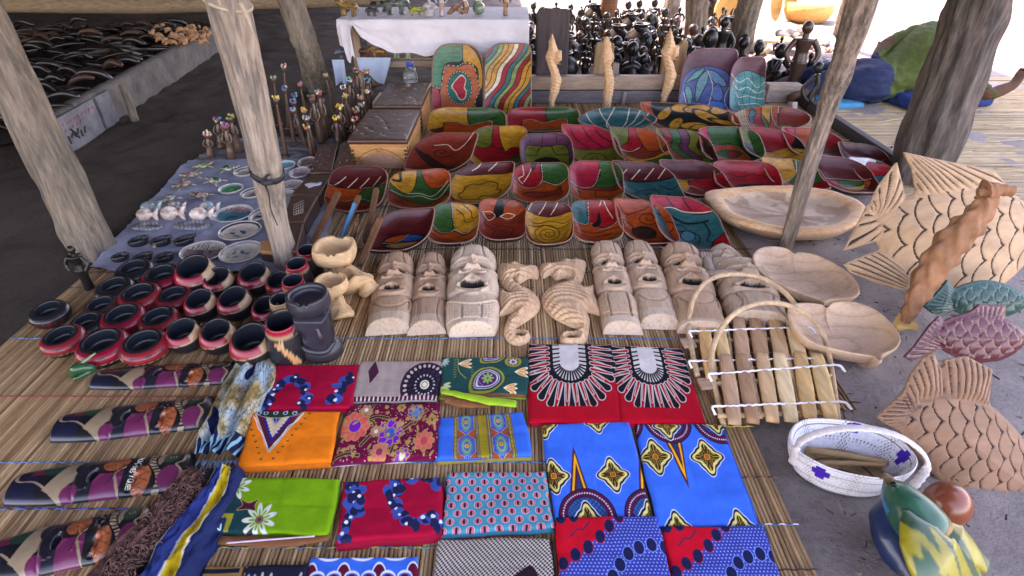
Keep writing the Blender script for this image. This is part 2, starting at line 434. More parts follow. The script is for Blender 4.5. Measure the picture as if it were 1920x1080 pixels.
a, q = G(600, 166, 0) - [0, 0, .05], PD(547, 5, 4.35)
a2 = PD(575, 90, 4.55)
post('roof_post', [a, a2, q, up(a2, q, 2.66)], [.105, .09, .088, .09], BARK, 'brown bark covered roof post rising behind the beaded figurines', seed=9)
a, q = G(180, 474, 0) - [0, 0, .05], PD(120, 352, 2.55)
post('roof_post', [a, q, up(a, q, 1.2), up(a, q, 2.66)], [.10, .085, .08, .085], BARK, 'short thick rough post leaning beside the blue cloth of stone animals', seed=14)
a, q = G(1470, 466, 0) - [0, 0, .04], PD(1615, 4, 1.95)
m_ = PD(1548, 215, 2.32)
post('pole', [a, m_, q, up(m_, q, 2.66)], [.028, .036, .045, .047], surf((.36, .27, .21), .9, .2, .55, 16, (6, 6, .6), 1.0, .010, 30, streak=.6),
     'thin weathered pole slanting up between the long tray and the heart bowls', 'pole', seed=22, n=110, seg=48, ridge=.16)
a, q = G(1376, 118, 0), PD(1406, 2, 5.3)
post('tree_post', [a, q, up(a, q, 2.66)], [.115, .105, .10], BARK, 'bark covered trunk post behind the ebony busts and the purple bowl', seed=31)
a, q = G(1300, 90, 0), PD(1308, -5, 6.2)
post('tree_post', [a, q, up(a, q, 2.66)], [.12, .115, .11], BARK, 'wide grey trunk post in the middle of the dark carvings', seed=35)
a, q = G(1256, 52, 0), PD(1262, -5, 7.6)
post('tree_post', [a, q, up(a, q, 2.66)], [.115, .105, .10], BARK, 'farther grey trunk post left of the wide one', seed=38)
a, q = G(1565, 77, 0), PD(1590, -2, 6.3)
post('pole', [a, q, up(a, q, 2.66)], [.052, .055, .055], PALEPOST, 'smooth pale pole standing in the sunlit sand behind the shells', 'pole', seed=41, ridge=.04)
a, q = G(1722, 336, 0) - [0, 0, .05], PD(1800, 110, 3.05)
pr, orr = post('tree_post', [a, q, up(a, q, 1.3), up(a, q, 2.66)], [.165, .135, .13, .135], BARK_DARK, 'thick furrowed trunk post behind the big wooden fish', seed=47, seg=60, n=90, ridge=.12)

# --- roof
def build_roof():
 root = empty('thatched_roof', (0, 6, 0), 0, 'grass thatched roof shading the market stalls', 'roof')
 m = surf((.16, .12, .08), .95, .1, .5, 18, (8, 1, 1), 1.0, .02)
 for x0, x1, y0, y1 in ((-1.25, 1.35, -1.3, 7.9), (1.35, 3.35, 1.6, 7.9), (-16, -1.25, -1.3, 17)):
  xs = np.linspace(x0, x1, 40); ys = np.linspace(y0, y1, 40); X, Y = np.meshgrid(xs, ys)
  Zb = 2.74 + .02 * np.sin(X * 21) + .02 * np.sin(Y * 17)
  V = np.vstack([np.stack([X.ravel(), Y.ravel() - 6, Zb.ravel()], 1), np.stack([X.ravel(), Y.ravel() - 6, Zb.ravel() + .18], 1)])
  n = 1600; F = [f[::-1] for f in gridF(40, 40)] + gridF(40, 40, n)
  rim = [i for i in range(40)] + [39 + 40 * j for j in range(1, 40)] + [39 * 40 + i for i in range(38, -1, -1)] + [40 * j for j in range(38, 0, -1)]
  F += [(rim[k], rim[(k + 1) % len(rim)], rim[(k + 1) % len(rim)] + n, rim[k] + n) for k in range(len(rim))]
  mk('thatch', (V, F), m, root)
 for y in (2.0, 4.6, 7.4):
  mk('rafter', tube([(-15.5, y - 6, 2.67), (3.2, y - 6, 2.67)], .055, 10, 20, nz=.2, seed=y), BARK, root)
build_roof()
def added_shade_wall():  # walls added out of view to keep light off the left side
 root = empty('added_shade_wall', (-8, 13, 0), 0, 'added unseen wall that keeps light off the far left side', 'wall'); m = surf((.14, .10, .065), .95, .1, .5, 14, (6, 6, .5), 1.0, .02)
 for x0, y0, x1, y1 in ((-15.5, 13, -1.5, 13), (-15.5, 2, -15.5, 13)):
  L = math.hypot(x1 - x0, y1 - y0); n = int(L / .06); V = []
  for i in range(n + 1):
   for z in np.linspace(0, 2.72, 12): k = .018 * math.sin(i * 2.1) + .01 * mnoise.noise(Vector((i * .7, z, 0))); V.append((x0 + (x1 - x0) * i / n + 8 + (k if x0 == x1 else 0), y0 + (y1 - y0) * i / n - 13 + (k if x0 != x1 else 0), z))
  V = np.array(V); off = np.array([.05, 0, 0]) if x0 == x1 else np.array([0, .05, 0]); mk('shade_panel', (np.vstack([V, V + off]), gridF(12, n + 1) + [f[::-1] for f in gridF(12, n + 1, len(V))]), m, root)
added_shade_wall()

# --- reed mats
def reed_mesh(L, w, n, seed, h=.005):
 r = random.Random(seed); V = []; ph = r.random() * 9
 for j in range(n):
  t = j / (n - 1); y = t * L; wob = .0012 * math.sin(t * L * 7 + ph) + .0008 * mnoise.noise(Vector((t * L * 9, seed, 0)))
  ww = w * (.5 + .04 * mnoise.noise(Vector((t * L * 3, seed, 3)))); hz = .0012 * mnoise.noise(Vector((t * L * 6, seed, 7)))
  for k in range(5):
   a = math.pi * k / 4; V.append((wob - math.cos(a) * ww, y, hz + math.sin(a) * h))
 return np.array(V), [f[::-1] for f in gridF(5, n)]
def reed_mat_surface():
 m, t, bs = base_mat('dry_reed')
 oi = t.nodes.new('ShaderNodeObjectInfo')
 c = ramp(t, oi.outputs['Random'], [(0, (.27, .145, .068)), (.22, (.43, .255, .125)), (.45, (.55, .34, .175)), (.62, (.34, .20, .10)), (.8, (.68, .45, .25)), (1, (.22, .115, .06))])
 n1 = noise_tex(t, 30, 5, .7, (6, .6, 1)); n2 = noise_tex(t, 3.0, 5, .7, (5, .8, 1))
 c = mix(t, c, ramp(t, n1, [(.25, (.68, .66, .64)), (.7, (1.2, 1.18, 1.15))]), 1.0)
 c = mix(t, c, ramp(t, n2, [(.3, (.6, .55, .52)), (.5, (1, 1, 1))]), 1.0)
 t.links.new(c, bs.inputs['Base Color']); bs.inputs['Roughness'].default_value = .6; bs.inputs['Specular IOR Level'].default_value = .35
 bump(t, bs, n1, .5, .001)
 return m
REED = reed_mat_surface()
def thread(root, y, x0, x1, z, cols, r=.0016, y2=None):
 n = int((x1 - x0) / .006); P = [(x0 + (x1 - x0) * i / n, y + (y2 or 0) * i / n + .0012 * math.sin(i * 1.1) + .002 * mnoise.noise(Vector((i * .02, y * 9, 0))), z + .0012 * math.cos(i * 1.1)) for i in range(n + 1)]
 V, F = tube(P, r, 5); c = np.array([cols[(k // 5 // 3) % len(cols)] for k in range(len(V))])
 mk('thread', (V, F), surf(None, .8, .2, .2, 200, bmp=0), root, col=c)
def build_mats():
 # upper mat, under the bowls and the xylophones
 y0, y1 = G(960, 766, 0)[1], 5.1; x0, x1 = -1.15, 1.12
 r2 = random.Random(5)
 root = empty('reed_mat', (x0, y0, 0), 0, 'large reed mat spread under the painted bowls and the carved masks', 'mat')
 w = .0115; n = int((x1 - x0) / w); parts = []; cols = []
 pal = [(.30, .17, .08), (.46, .28, .14), (.56, .36, .19), (.38, .23, .12), (.66, .44, .25), (.24, .14, .07)]
 for i in range(n):
  q = reed_mesh(y1 - y0 + r2.uniform(-.02, .02), w * r2.uniform(.85, 1.05), 60, i * 3 + 1); parts.append(xf(q, (i * w, r2.uniform(-.02, .0), .002)))
  c = np.array(pal[r2.randrange(6)]) * r2.uniform(.85, 1.15); cols.append(np.tile(c, (len(q[0]), 1)))
 o = mk('reeds', join(*parts), surf(None, .6, .3, .35, 9, (6, 1, 1), .5, .001, 40, streak=.3), root, col=np.vstack(cols)); tag(o, kind='stuff')
 K, Bl, Y_ = (.03, .03, .035), (.05, .16, .33), (.5, .42, .1)
 for py, cc in ((758, [K]), (742, [K, (.2, .2, .2)]), (665, [(.6, .6, .6), K]), (560, [K]), (470, [K]), (390, [K]), (300, [K])):
  Y = G(960, py, 0)[1]; thread(root, Y - y0, -.01, x1 - x0 + .01, .009, cc, .0018)
 # lower mat with the cloths: every reed a piece of its own
 x0, x1 = -1.86, .742; yb, yt = .55, G(960, 508, 0)[1]; w = .0113
 root = empty('reed_mat', (x0, yb, 0), 0, 'near reed mat with blue stitching, spread under the folded cloths', 'mat')
 var = []
 for k in range(10):
  V, F = reed_mesh(yt - yb, w, 46, 100 + k); me = mesh(V, F, 'reed'); me.materials.append(REED); var.append(me)
 n = int((x1 - x0) / w)
 for i in range(min(n, 240)):
  o = bpy.data.objects.new('reed', var[r2.randrange(10)]); COL.objects.link(o); o.parent = root
  o.location = (i * w + r2.uniform(-.0006, .0006), r2.uniform(-.012, .012), .0095); o.rotation_euler = (0, 0, r2.uniform(-.0009, .0009))
 for py, cc, lo, hi in ((512, [K], 0, 1), (541, [K, Bl], 0, .75), (636, [Bl, Bl, (.1, .3, .5)], 0, .965), (745, [(.35, .06, .05)], 0, .4), (869, [Bl, (.12, .3, .5)], 0, .9),
                           (801, [Y_, (.6, .55, .2)], .9, 1), (897, [(.4, .12, .1), K], .9, 1), (956, [(.06, .15, .5), (.06, .15, .5), K], 0, .42), (985, [Bl, (.6, .65, .7)], .85, 1.),
                           (1029, [Bl, Y_, (.1, .3, .3)], .2, .72), (1070, [K], .9, 1)):
  Y = G(960, py, 0.012)[1]; L = x1 - x0; thread(root, Y - yb, L * lo, L * hi, .0165, cc, .0017)
 # straw mat at the right where the man lies
 a = G(1560, 300, 0); root = empty('straw_mat', (2.1, 2.9, 0), 0, 'yellow straw mat where the man in the green shirt lies', 'mat')
 parts = []; cols = []
 for i in range(190):
  q = reed_mesh(3.4, .016, 40, i * 7 + 2); q = xf(q, (0, i * .0145, .002), rz=-math.pi / 2 + r2.uniform(-.01, .01)); parts.append(q)
  c = np.array((.42, .30, .17)) * r2.uniform(.65, 1.2); cols.append(np.tile(c, (len(q[0]), 1)))
 o = mk('straws', join(*parts), surf(None, .7, .3, .35, 12, (1, 6, 1), .5, .001, 40), root, col=np.vstack(cols)); tag(o, kind='stuff')
 for k in range(26):                    # loose straws
  x, y = r2.uniform(.1, 1.6), r2.uniform(.1, 1.4); a = r2.uniform(-.5, .5); L = r2.uniform(.1, .35)
  mk('loose_straw', tube([(x, y, .012), (x + L * .5, y + L * .5 * math.sin(a), .02), (x + L, y + L * math.sin(a) + .02, .012)], .0025, 5, 8), surf((.5, .38, .22), .7), root)
build_mats()

# --- left stall: low kerb with a bed of dark carvings behind it
KA, KB = G(90, 312, 0), G(432, 83, 0)
kd = (KB - KA) / np.linalg.norm(KB - KA); kn = np.array([-kd[1], kd[0], 0])
def build_left_stall():
 conc = surf((.15, .13, .12), .9, .2, .35, 9, bmp=.8, bdist=.01, streak=.35)
 root = empty('concrete_kerb', KA, 0, 'low rough concrete kerb along the dark stall at the left', 'kerb')
 L = np.linalg.norm(KB - KA); n = 60; V = []
 for i in range(n + 1):
  p = kd * (L * i / n)
  for u, z in ((0, -.02), (.004, .20), (.015, .235), (.09, .24), (.11, .22), (.12, -.02)):
   q = p + kn * u; k = mnoise.noise(Vector((i * .3, u * 20, z * 5))) * .012; V.append((q[0] + k, q[1] + k, z + k * (z > 0)))
 mk('kerb_stones', (np.array(V), gridF(6, n + 1)), conc, root)
 wp = surf((.20, .19, .21), .85, .2, .35, 12, bmp=.6, streak=.4, bdist=.006)
 for t0, t1 in ((.22, .70), (.74, .93)):
  a, b = kd * t0 - kn * .022, kd * t1 - kn * .022; t = kn * .018
  V, F = hexa([a + [0, 0, .0], b + [0, 0, .0], b + t, a + t], [a + [0, 0, .225], b + [0, 0, .225], b + t + [0, 0, .225], a + t + [0, 0, .225]])
  o = mk('painted_slab', (V, F), wp, root, smooth=False)
 st = [[(.30, .08), (.33, .10), (.36, .07), (.40, .11)], [(.32, .13), (.36, .09), (.38, .05)], [(.27, .05), (.27, .10)], [(.42, .05), (.425, .09)], [(.46, .06), (.48, .10)]]
 for i, s in enumerate(st):
  P = [kd * (x * 1.0) - kn * .024 + np.array([0, 0, z]) for x, z in s]
  mk('black_brushmark', tube(P, .007, 6, 12, flat=1), blk, root)
 red = surf((.35, .08, .09), .85)
 for i in range(14):
  x = .26 + .048 * (i % 9); z = .17 - .04 * (i // 9); P = [kd * x - kn * .024 + np.array([0, 0, z]), kd * (x + .012) - kn * .024 + np.array([0, 0, z + .014])]
  mk('red_brushmark', tube(P, .0035, 5, 4), red, root)
 bed = empty('earth_bed', KA, 0, 'raised earth bed covered with dark carvings behind the kerb', 'bed')
 a, b = KA + kn * .11 - KA, KB + kn * .11 - KA; V = []
 for i in range(30):
  for j in range(20):
   q = a + (b - a) * i / 29 + kn * 2.6 * j / 19 - (kd * j / 19 * .6 if i == 0 else 0); V.append((q[0], q[1], .17 + .03 * mnoise.noise(Vector((q[0] * 3, q[1] * 3, 0)))))
 mk('earth', (np.array(V), [f[::-1] for f in gridF(20, 30)]), surf((.03, .022, .02), .95, .1, .4, 12, bmp=.8, bdist=.01), bed)
 pk = G(243, 222, 0) - kn * .03
 o = mk('kerb_peg', xf(tube([(0, 0, -.02), (.01, 0, .12), (-.005, 0, .25)], [.03, .028, .024], 12, 16, nz=.2), (pk[0], pk[1], 0)), BARK)
 tag(o, 'short wooden peg standing against the white painted kerb', 'peg')
 lg = tube([PY(-60, 8, 7.2), PY(330, 10, 7.4), PY(560, 2, 7.8), PY(760, -2, 8.0)], [.09, .085, .08, .07], 16, 30, nz=.15)
 o = mk('log', lg, surf((.24, .17, .11), .9, .2, .4, 10, (1, 5, 5), .7, .01)); tag(o, 'long brown log lying behind the dark stall at the back left', 'log')
build_left_stall()

# ================================================================== painted wooden bowls
LIP = surf((.26, .12, .085), .35, .5, .4, 30, bmp=.4, bdist=.001, coat=.2)
DARKLAC = surf((.012, .010, .016), .35, .5, .3, 30, bmp=.3, bdist=.001, coat=.25)
def bowl_mesh(ex, hx, hy, D, shear=0.0, nt_=72, rim=.035, foot=.5, pts=None, lift=.0, wave=0.0, thick=.012):
 """ex: outline exponents of the four quadrants; or pts: an outline of its own (x, y in metres)."""
 if pts is None:
  rr = []
  for k in range(nt_):
   t = 2 * math.pi * (k + .5) / nt_; c, s = math.cos(t), math.sin(t)
   q = int(t // (math.pi / 2)) % 4; p = ex[q]
   r = (abs(c) ** p + abs(s) ** p) ** (-1 / p); rr.append((c * r, s * r))
  O = np.array(rr); e = np.clip(np.hypot(O[:, 0], O[:, 1]) - 1, 0, None)
  O = np.stack([(O[:, 0] + shear * O[:, 1]) * hx, O[:, 1] * hy], 1)
 else:
  O = np.array(pts); nt_ = len(O); hx = np.abs(O[:, 0]).max(); hy = np.abs(O[:, 1]).max(); e = np.zeros(nt_)
 O = O * (1 + wave * np.array([mnoise.noise(Vector((math.cos(6.28 * k / nt_) * 1.5, math.sin(6.28 * k / nt_) * 1.5, hx * 77))) for k in range(nt_)]))[:, None]
 V = []; rings = []
 for ro in (0.0, .12, .25, .38, .5, .6, .7, .78, .85, .91, .95, .972, 1.0 - rim * .3):       # inside, from the middle out
  z = -D * (1 - min(1, (ro / .965)) ** 3.2)
  rings.append((ro, z))
 for ro, z in rings: V += [(x * ro, y * ro, z + lift * ee * ro ** 3) for (x, y), ee in zip(O, e)]
 n_in = len(rings)
 outer = [(1.0, .000), (1.012, -.004), (1.0, -thick * .9), (.93, -D * .55 - thick), (.78, -D * .9 - thick), (foot + .08, -D - thick), (foot, -D - thick * 1.2), (.0, -D - thick * 1.2)]
 for ro, z in outer: V += [(x * ro, y * ro, z + lift * ee * ro ** 3) for (x, y), ee in zip(O, e)]
 V = np.array(V); F = gridF(nt_, n_in + len(outer), wrap=True)
 uv = np.stack([.5 + V[:, 0] / (2 * np.abs(O[:, 0]).max()), .5 + V[:, 1] / (2 * np.abs(O[:, 1]).max())], 1)
 mi = [0 if i // nt_ < n_in - 2 else (2 if i // nt_ < n_in + 1 else 1) for i in range(len(F))]
 return V, F, uv, mi, D + thick * 1.2
LA, LB, SQ, OV, LN = (16, 1.9, 16, 1.9), (1.9, 16, 1.9, 16), (3.4,) * 4, (2.05,) * 4, (1.75, 1.75, 1.75, 1.75)
SA, SB = (5, 2.7, 4, 3), (2.7, 5, 2.7, 4)
def painted_bowl(cx, cy, w, h, ex, art, label, tilt=28, D=.043, shear=0, outer=None, z=None, rz=0, group='painted wooden bowls in overlapping rows on the mat', rim_col=None):
 tl = R(tilt)
 zc = .045 if z is None else z
 p = G(cx, cy, zc); d = depth(p); va = math.atan2(CAM_H - p[2], math.hypot(p[1], 0))
 W = w * d / FPX; L = h * (d / FPX) / max(.35, math.sin(min(1.55, va + tl)))
 if z is None:
  zc = .034 + D + math.sin(tl) * L * .24; p = G(cx, cy, zc); d = depth(p); W = w * d / FPX; L = h * (d / FPX) / max(.35, math.sin(min(1.55, va + tl)))
 V, F, uv, mi, dep = bowl_mesh(ex, W / 2, L / 2, D, shear or {LA: .10, LB: -.12}.get(ex, 0), lift=.035, wave=.045)
 rz = rz + random.Random(int(cx + cy)).uniform(-.08, .08); root = empty('painted_bowl', p, rz, label, 'bowl', group)
 me = mesh(V, F, 'bowl_body', True, uv=uv)
 name = 'paint_%s_%d' % ('bowl', int(cx) * 1000 + int(cy))
 me.materials.append(printed(art ** 1.12 * .56, name, rough=.45, var=.38, weave=False, coat=.30, spec=.25, grain=True)); me.materials.append(outer or DARKLAC); me.materials.append(LIP if outer is None else outer)
 me.polygons.foreach_set('material_index', mi)
 o = link('bowl_body', me, None, root); o.rotation_euler = (tl, 0, 0)
 # pale nicks cut along the near rim, as on the real bowls
 r_ = random.Random(int(cx * 7 + cy)); O = V[-len(V) // 21:] if False else None
 return root, V, W, L
NICK = surf((.55, .48, .38), .8)
def nicks(root, W, L, tilt, k0, k1, n, ex, side=1):
 parts = []
 for i in range(n):
  t = k0 + (k1 - k0) * i / (n - 1); c, s = math.cos(t), math.sin(t); q = int((t % (2 * math.pi)) // (math.pi / 2)) % 4; p = ex[q]
  r = (abs(c) ** p + abs(s) ** p) ** (-1 / p); x, y = c * r * W / 2, s * r * L / 2
  parts.append(tube([(x * .985, y * .985, .001), (x * 1.02, y * 1.02, -.003), (x * 1.0, y * 1.0, -.013)], .0016, 5))
 o = mk('rim_nicks', join(*parts), NICK, root); o.rotation_euler = (R(tilt), 0, 0); tag(o, kind='stuff')

def A_(bg, ops, n=200):
 a = Art(n, n, bg); return a.run(ops)
WAVES = lambda y0, dy, k, amp=.03, x0=0.0, x1=1.0, ph=0.0: [('l', [(x0 + (x1 - x0) * t, y0 + dy * i + amp * math.sin(t * 9 + i * 1.3 + ph)) for t in np.linspace(0, 1, 7)]) for i in range(k)]
def leafveins(y, col='w'): return [(col, [(x, y), (x + .06, y - .09), (x + .14, y - .2)]) for x in (.1, .3, .5, .7)]
GUITAR = [(.22, .42), (.35, .38), (.5, .5), (.65, .42), (.80, .38), (.82, .6), (.78, 1.05), (.22, 1.05), (.2, .7)]
def design(k):
 if k == 'guitar_y': return A_('M', [('b', [(-.1, -.1), (.57, -.1), (.55, .5), (.2, .6), (-.1, .9)], 'Y'), ('b', [(.56, -.1), (1.1, -.1), (1.1, .9), (.8, .6), (.54, .5)], 'G'), ('b', GUITAR, 'O'), ('d', GUITAR[:6]), ('c', .5, 1.0, .22, 'G'), ('d', [(.28, 1), (.35, .8), (.5, .76), (.65, .8), (.72, 1)])])
 if k == 'guitar_r': return A_('M', [('b', [(-.1, -.1), (.6, -.1), (.55, .4), (.2, .6), (-.1, .9)], 'R'), ('b', [(.6, -.1), (1.1, -.1), (1.1, .9), (.85, .7), (.56, .4)], 'G'), ('b', GUITAR, 'O'), ('d', GUITAR[:6]), ('c', .5, 1.02, .22, 'G'), ('d', [(.28, 1), (.35, .82), (.5, .78), (.65, .82), (.72, 1)])])
 if k == 'teal_fan': return A_('T', [('w', [(.45, 1.0), (x0, .55), (x, -.05)]) for x, x0 in ((.05, .2), (.25, .4), (.5, .38), (.68, .62), (.85, .7), (1.0, .8))] + [('w', [(.45, 1.0), (.8, .75), (1.05, .55)]), ('w', [(.45, 1.), (.2, .75), (.0, .5)]), ('c', .48, 1.0, .12, 'R')])
 if k == 'petals':
  o = [('b', [(.18, -.1), (.8, -.1), (.86, .5), (.75, 1.1), (.3, 1.1), (.16, .4)], 'K')]
  for x, y, rx, ry, a in ((.25, .3, .055, .24, .25), (.36, .62, .06, .25, .2), (.42, .13, .1, .1, .6), (.57, .15, .12, .1, 0), (.68, .38, .07, .27, -.5), (.80, .2, .09, .13, .2), (.85, .6, .05, .24, -.7), (.3, .9, .06, .12, .9), (.78, .92, .09, .10, 0)):
   o.append(('e', x, y, rx * 1.1, ry, 'Y', a))
  o += [('c', .54, .68, .14, 'Y'), ('l', [(.47, .85), (.52, .68), (.58, .62), (.66, .66)]), ('l', [(0, .2), (.12, .5), (.2, .9)]), ('l', [(.88, .2), (1, .6)]), ('l', [(.86, .8), (1, .9)])]
  return A_('O', o)
 if k == 'patchwork': return A_('O', [('b', [(.0, .0), (.2, .0), (.22, 1), (0, 1)], 'C'), ('d', [(.12, 0), (.15, .5), (.2, 1)]), ('d', [(.2, 0), (.24, .5), (.28, 1)]), ('b', [(.28, .1), (.36, .15), (.36, .45), (.28, .5)], 'T'), ('b', [(.33, .3), (.42, .2), (.45, .6), (.4, .9), (.35, .7)], 'R'), ('b', [(.42, -.1), (.55, -.1), (.52, .6), (.47, .5)], 'Y'), ('b', [(.43, .2), (.5, .5), (.47, .8), (.44, .6)], 'L'), ('b', [(.3, .75), (.4, .8), (.5, 1.1), (.28, 1.1)], 'L'), ('d', [(.55, 0), (.58, .5), (.62, 1)]), ('d', [(.63, 0), (.66, .5), (.7, 1)]), ('b', [(.7, -.1), (1.1, -.1), (1.1, 1.1), (.66, 1.1)], 'A'), ('c', .68, .75, .1, 'C')])
 if k == 'maroon_spiral': return A_('A', [('s', .48, .4, .16, 1.6), ('w', [(.36, .25), (.55, .22), (.7, .33), (.95, .0)]), ('b', [(.1, .42), (.3, .5), (.55, .72), (.7, .75), (.6, .9), (.4, .8)], 'D'), ('l', [(.0, .9), (.4, .85), (.7, 1)])])
 if k == 'three_top': return A_('R', [('b', [(-.1, -.1), (.42, -.1), (.4, .35), (.2, .45), (-.1, .3)], 'L'), ('b', [(.45, -.1), (.58, .1), (.62, .4), (.5, .45), (.4, .35), (.42, .1)], 'R'), ('b', [(.55, -.1), (1.1, -.1), (1.1, .5), (.75, .45), (.6, .5)], 'Y'), ('b', [(-.1, .5), (.2, .8), (.6, .85), (1, .65), (.7, 1.1), (-.1, 1.1)], 'A'), ('b', [(.55, .85), (.9, .6), (.95, .7), (.7, .95)], 'G'), ('b', [(-.1, .4), (.05, .6), (.3, .95), (-.1, 1.1)], 'Y'), ('l', [(.5, .55), (.8, .6), (1, .5)])])
 if k == 'olive_square': return A_('V', [('b', [(.14, .28), (.5, .25), (.86, .28), (.9, .7), (.8, 1.), (.5, 1.05), (.2, 1.), (.1, .7)], 'L'), ('l', [(.12, .5), (.3, .48), (.4, .28), (.6, .26), (.68, .45), (.9, .52)]), ('e', .5, .65, .22, .12, 'K'), ('l', [(.15, .95), (.3, .75), (.35, .95)]), ('l', [(.2, 0), (.22, .2)]), ('l', [(.45, 0), (.44, .2)]), ('l', [(.7, 0), (.72, .2)])])
 if k == 'pink_olive': return A_('L', [('b', [(-.1, -.1), (.7, -.1), (.98, .42), (.5, .5), (.15, .46), (-.1, .3)], 'P'), ('l', [(.15, .05), (.25, .25), (.45, .45)]), ('l', [(.38, .05), (.5, .25), (.7, .45)]), ('l', [(.6, .1), (.7, .25), (.85, .4)]), ('s', .55, .74, .3, 2.2), ('l', [(.1, .55), (.3, .9), (.7, 1)])])
 if k == 'green_red_or': return A_('A', [('b', [(-.1, -.1), (.33, -.1), (.35, .25), (.2, .38), (-.1, .2)], 'L'), ('b', [(.33, -.1), (.48, .1), (.55, .4), (.3, .55), (.2, .4), (.33, .25)], 'R'), ('b', [(.45, -.1), (1, .1), (.9, .5), (.65, .5), (.55, .3)], 'O'), ('b', [(.2, .6), (.5, .7), (.95, .6), (1, .75), (.6, .85), (.3, .8)], 'Y'), ('b', [(.45, .85), (.9, .7), (1, .95), (.6, 1.05)], 'G'), ('w', [(.15, .5), (.35, .52), (.5, .42)]), ('l', [(.1, .6), (.5, .72), (1, .55)])])
 if k == 'wavy_leaf':
  o = []; cs = ['M', 'L', 'A', 'G', 'V', 'L', 'M', 'G', 'A', 'L', 'C']
  for i, c in enumerate(cs):
   x = -.25 + i * .15; P = [(x + .06 * math.sin(t * 11) + t * .28, t) for t in np.linspace(-.05, 1.05, 9)]; Q = [(a + .15, b) for a, b in P[::-1]]; o.append(('b', P + Q, c))
  return A_('L', o)
 if k == 'fish_eye': return A_('K', [('b', [(-.1, -.1), (.24, -.1), (.28, .3), (-.1, .4)], 'P'), ('b', [(.25, -.1), (1.1, -.1), (1.1, 1.1), (.85, 1.1), (.6, .4), (.3, .38)], 'G'), ('b', [(.05, .4), (.3, .38), (.62, .42), (.75, .75), (.7, 1.), (.4, .95), (.2, .75)], 'O'), ('d', [(.05, .4), (.3, .4), (.6, .42), (.7, .6), (.75, .8)]), ('e', .45, .66, .2, .13, 'G', -.1), ('e', .52, .66, .08, .09, 'R')])
 if k == 'red_yellow': return A_('K', [('b', [(-.1, -.1), (.2, -.1), (.25, .3), (.0, .4)], 'L'), ('b', [(.18, -.1), (.8, -.1), (.8, .4), (.5, .55), (.25, .4)], 'R'), ('b', [(.25, .6), (.5, .55), (.75, .45), (1, .7), (.8, 1), (.4, .95)], 'Y'), ('l', [(.3, .7), (.6, .75), (.9, .65)]), ('l', [(.45, .95), (.6, .8), (.85, .9)])])
 if k == 'pinkish': return A_('R', [('b', [(-.1, -.1), (.3, -.1), (.3, .2), (.05, .4)], 'P'), ('b', [(.3, -.1), (.7, -.1), (.6, .4), (.4, .5), (.25, .25)], 'O'), ('b', [(.5, .6), (1, .5), (1.1, 1.1), (.6, 1.1)], 'A'), ('l', [(.2, .3), (.5, .6), (.9, .6)])])
 if k == 'maroon_lines': return A_('A', [('b', [(-.1, -.1), (1.1, -.1), (1.1, .34), (.7, .38), (.3, .42), (-.1, .45)], 'M')] + leafveins(.4) + [('d', [(0, .44), (.3, .42), (.7, .38), (1, .34)]), ('b', [(.0, .46), (.6, .42), (.5, .62), (.25, .7), (.0, .65)], 'O'), ('b', [(.6, .42), (1, .38), (.98, .65), (.7, .72), (.52, .62)], 'G'), ('d', [(.02, .68), (.3, .7), (.55, .62), (.8, .72)]), ('l', [(.1, .8), (.5, .85), (.9, .78)])])
 if k == 'snake': return A_('G', [('b', [(-.1, .1), (.1, .0), (.3, -.1), (.45, -.1), (.4, .35), (.28, .5), (.05, .35)], 'Y'), ('l', [(.08, .25), (.18, .22), (.2, .05), (.4, .0)], .022), ('b', [(.55, -.1), (1.1, -.1), (1.1, .3), (.75, .4), (.58, .25)], 'O'), ('w', [(.3, .5), (.5, .5), (.7, .58), (.95, .3)]), ('w', [(.05, .5), (.3, .58), (.5, .56), (.75, .68), (.98, .4)]), ('b', [(-.1, .55), (.3, .68), (.6, .78), (1, .6), (1, 1.1), (-.1, 1.1)], 'A'), ('l', [(.1, .7), (.4, .9), (.8, .85)]), ('l', [(.05, .8), (.4, .98), (.8, .93)]), ('b', [(.8, .85), (1, .7), (1.1, 1.), (.8, 1.05)], 'Y')])
 if k == 'yellow_cloud': return A_('M', [('w', [(.1, .22), (.2, .1), (.3, .02)]), ('w', [(.35, .16), (.45, .08), (.5, .0)]), ('w', [(.6, .14), (.7, .05), (.75, .0)]), ('b', [(.02, .36), (.3, .25), (.7, .2), (1.02, .3), (1, .6), (.8, .85), (.4, .97), (.1, .85), (.0, .6)], 'Y'), ('l', [(.25, .5), (.35, .42), (.5, .42), (.6, .35), (.75, .42), (.72, .55), (.8, .6), (.7, .72), (.5, .7), (.45, .8), (.25, .82), (.15, .72), (.22, .62), (.25, .5)]), ('l', [(.45, .8), (.6, .88), (.8, .7), (.95, .5)])])
 if k == 'red_green_fish': return A_('O', [('b', [(-.1, -.1), (.55, -.1), (.55, .3), (.45, .48), (.25, .52), (.0, .4)], 'R'), ('b', [(.55, -.1), (1.1, -.1), (1.05, .35), (.8, .46), (.58, .35)], 'G'), ('d', [(.02, .42), (.25, .53), (.45, .48), (.55, .3), (.53, .0)]), ('d', [(.56, .35), (.8, .47), (1, .38)]), ('w', [(.2, .1), (.22, .25), (.13, .35), (.2, .45)]), ('w', [(.38, .05), (.32, .2), (.22, .4)]), ('b', [(.35, 0), (.45, .02), (.38, .15)], 'K'), ('b', [(.2, .7), (.35, .62), (.6, .63), (.78, .6), (.85, .52), (.85, .78), (.75, .7), (.5, .78), (.3, .76)], 'A'), ('b', [(-.1, .7), (.1, .8), (.2, 1.1), (-.1, 1.1)], 'L')])
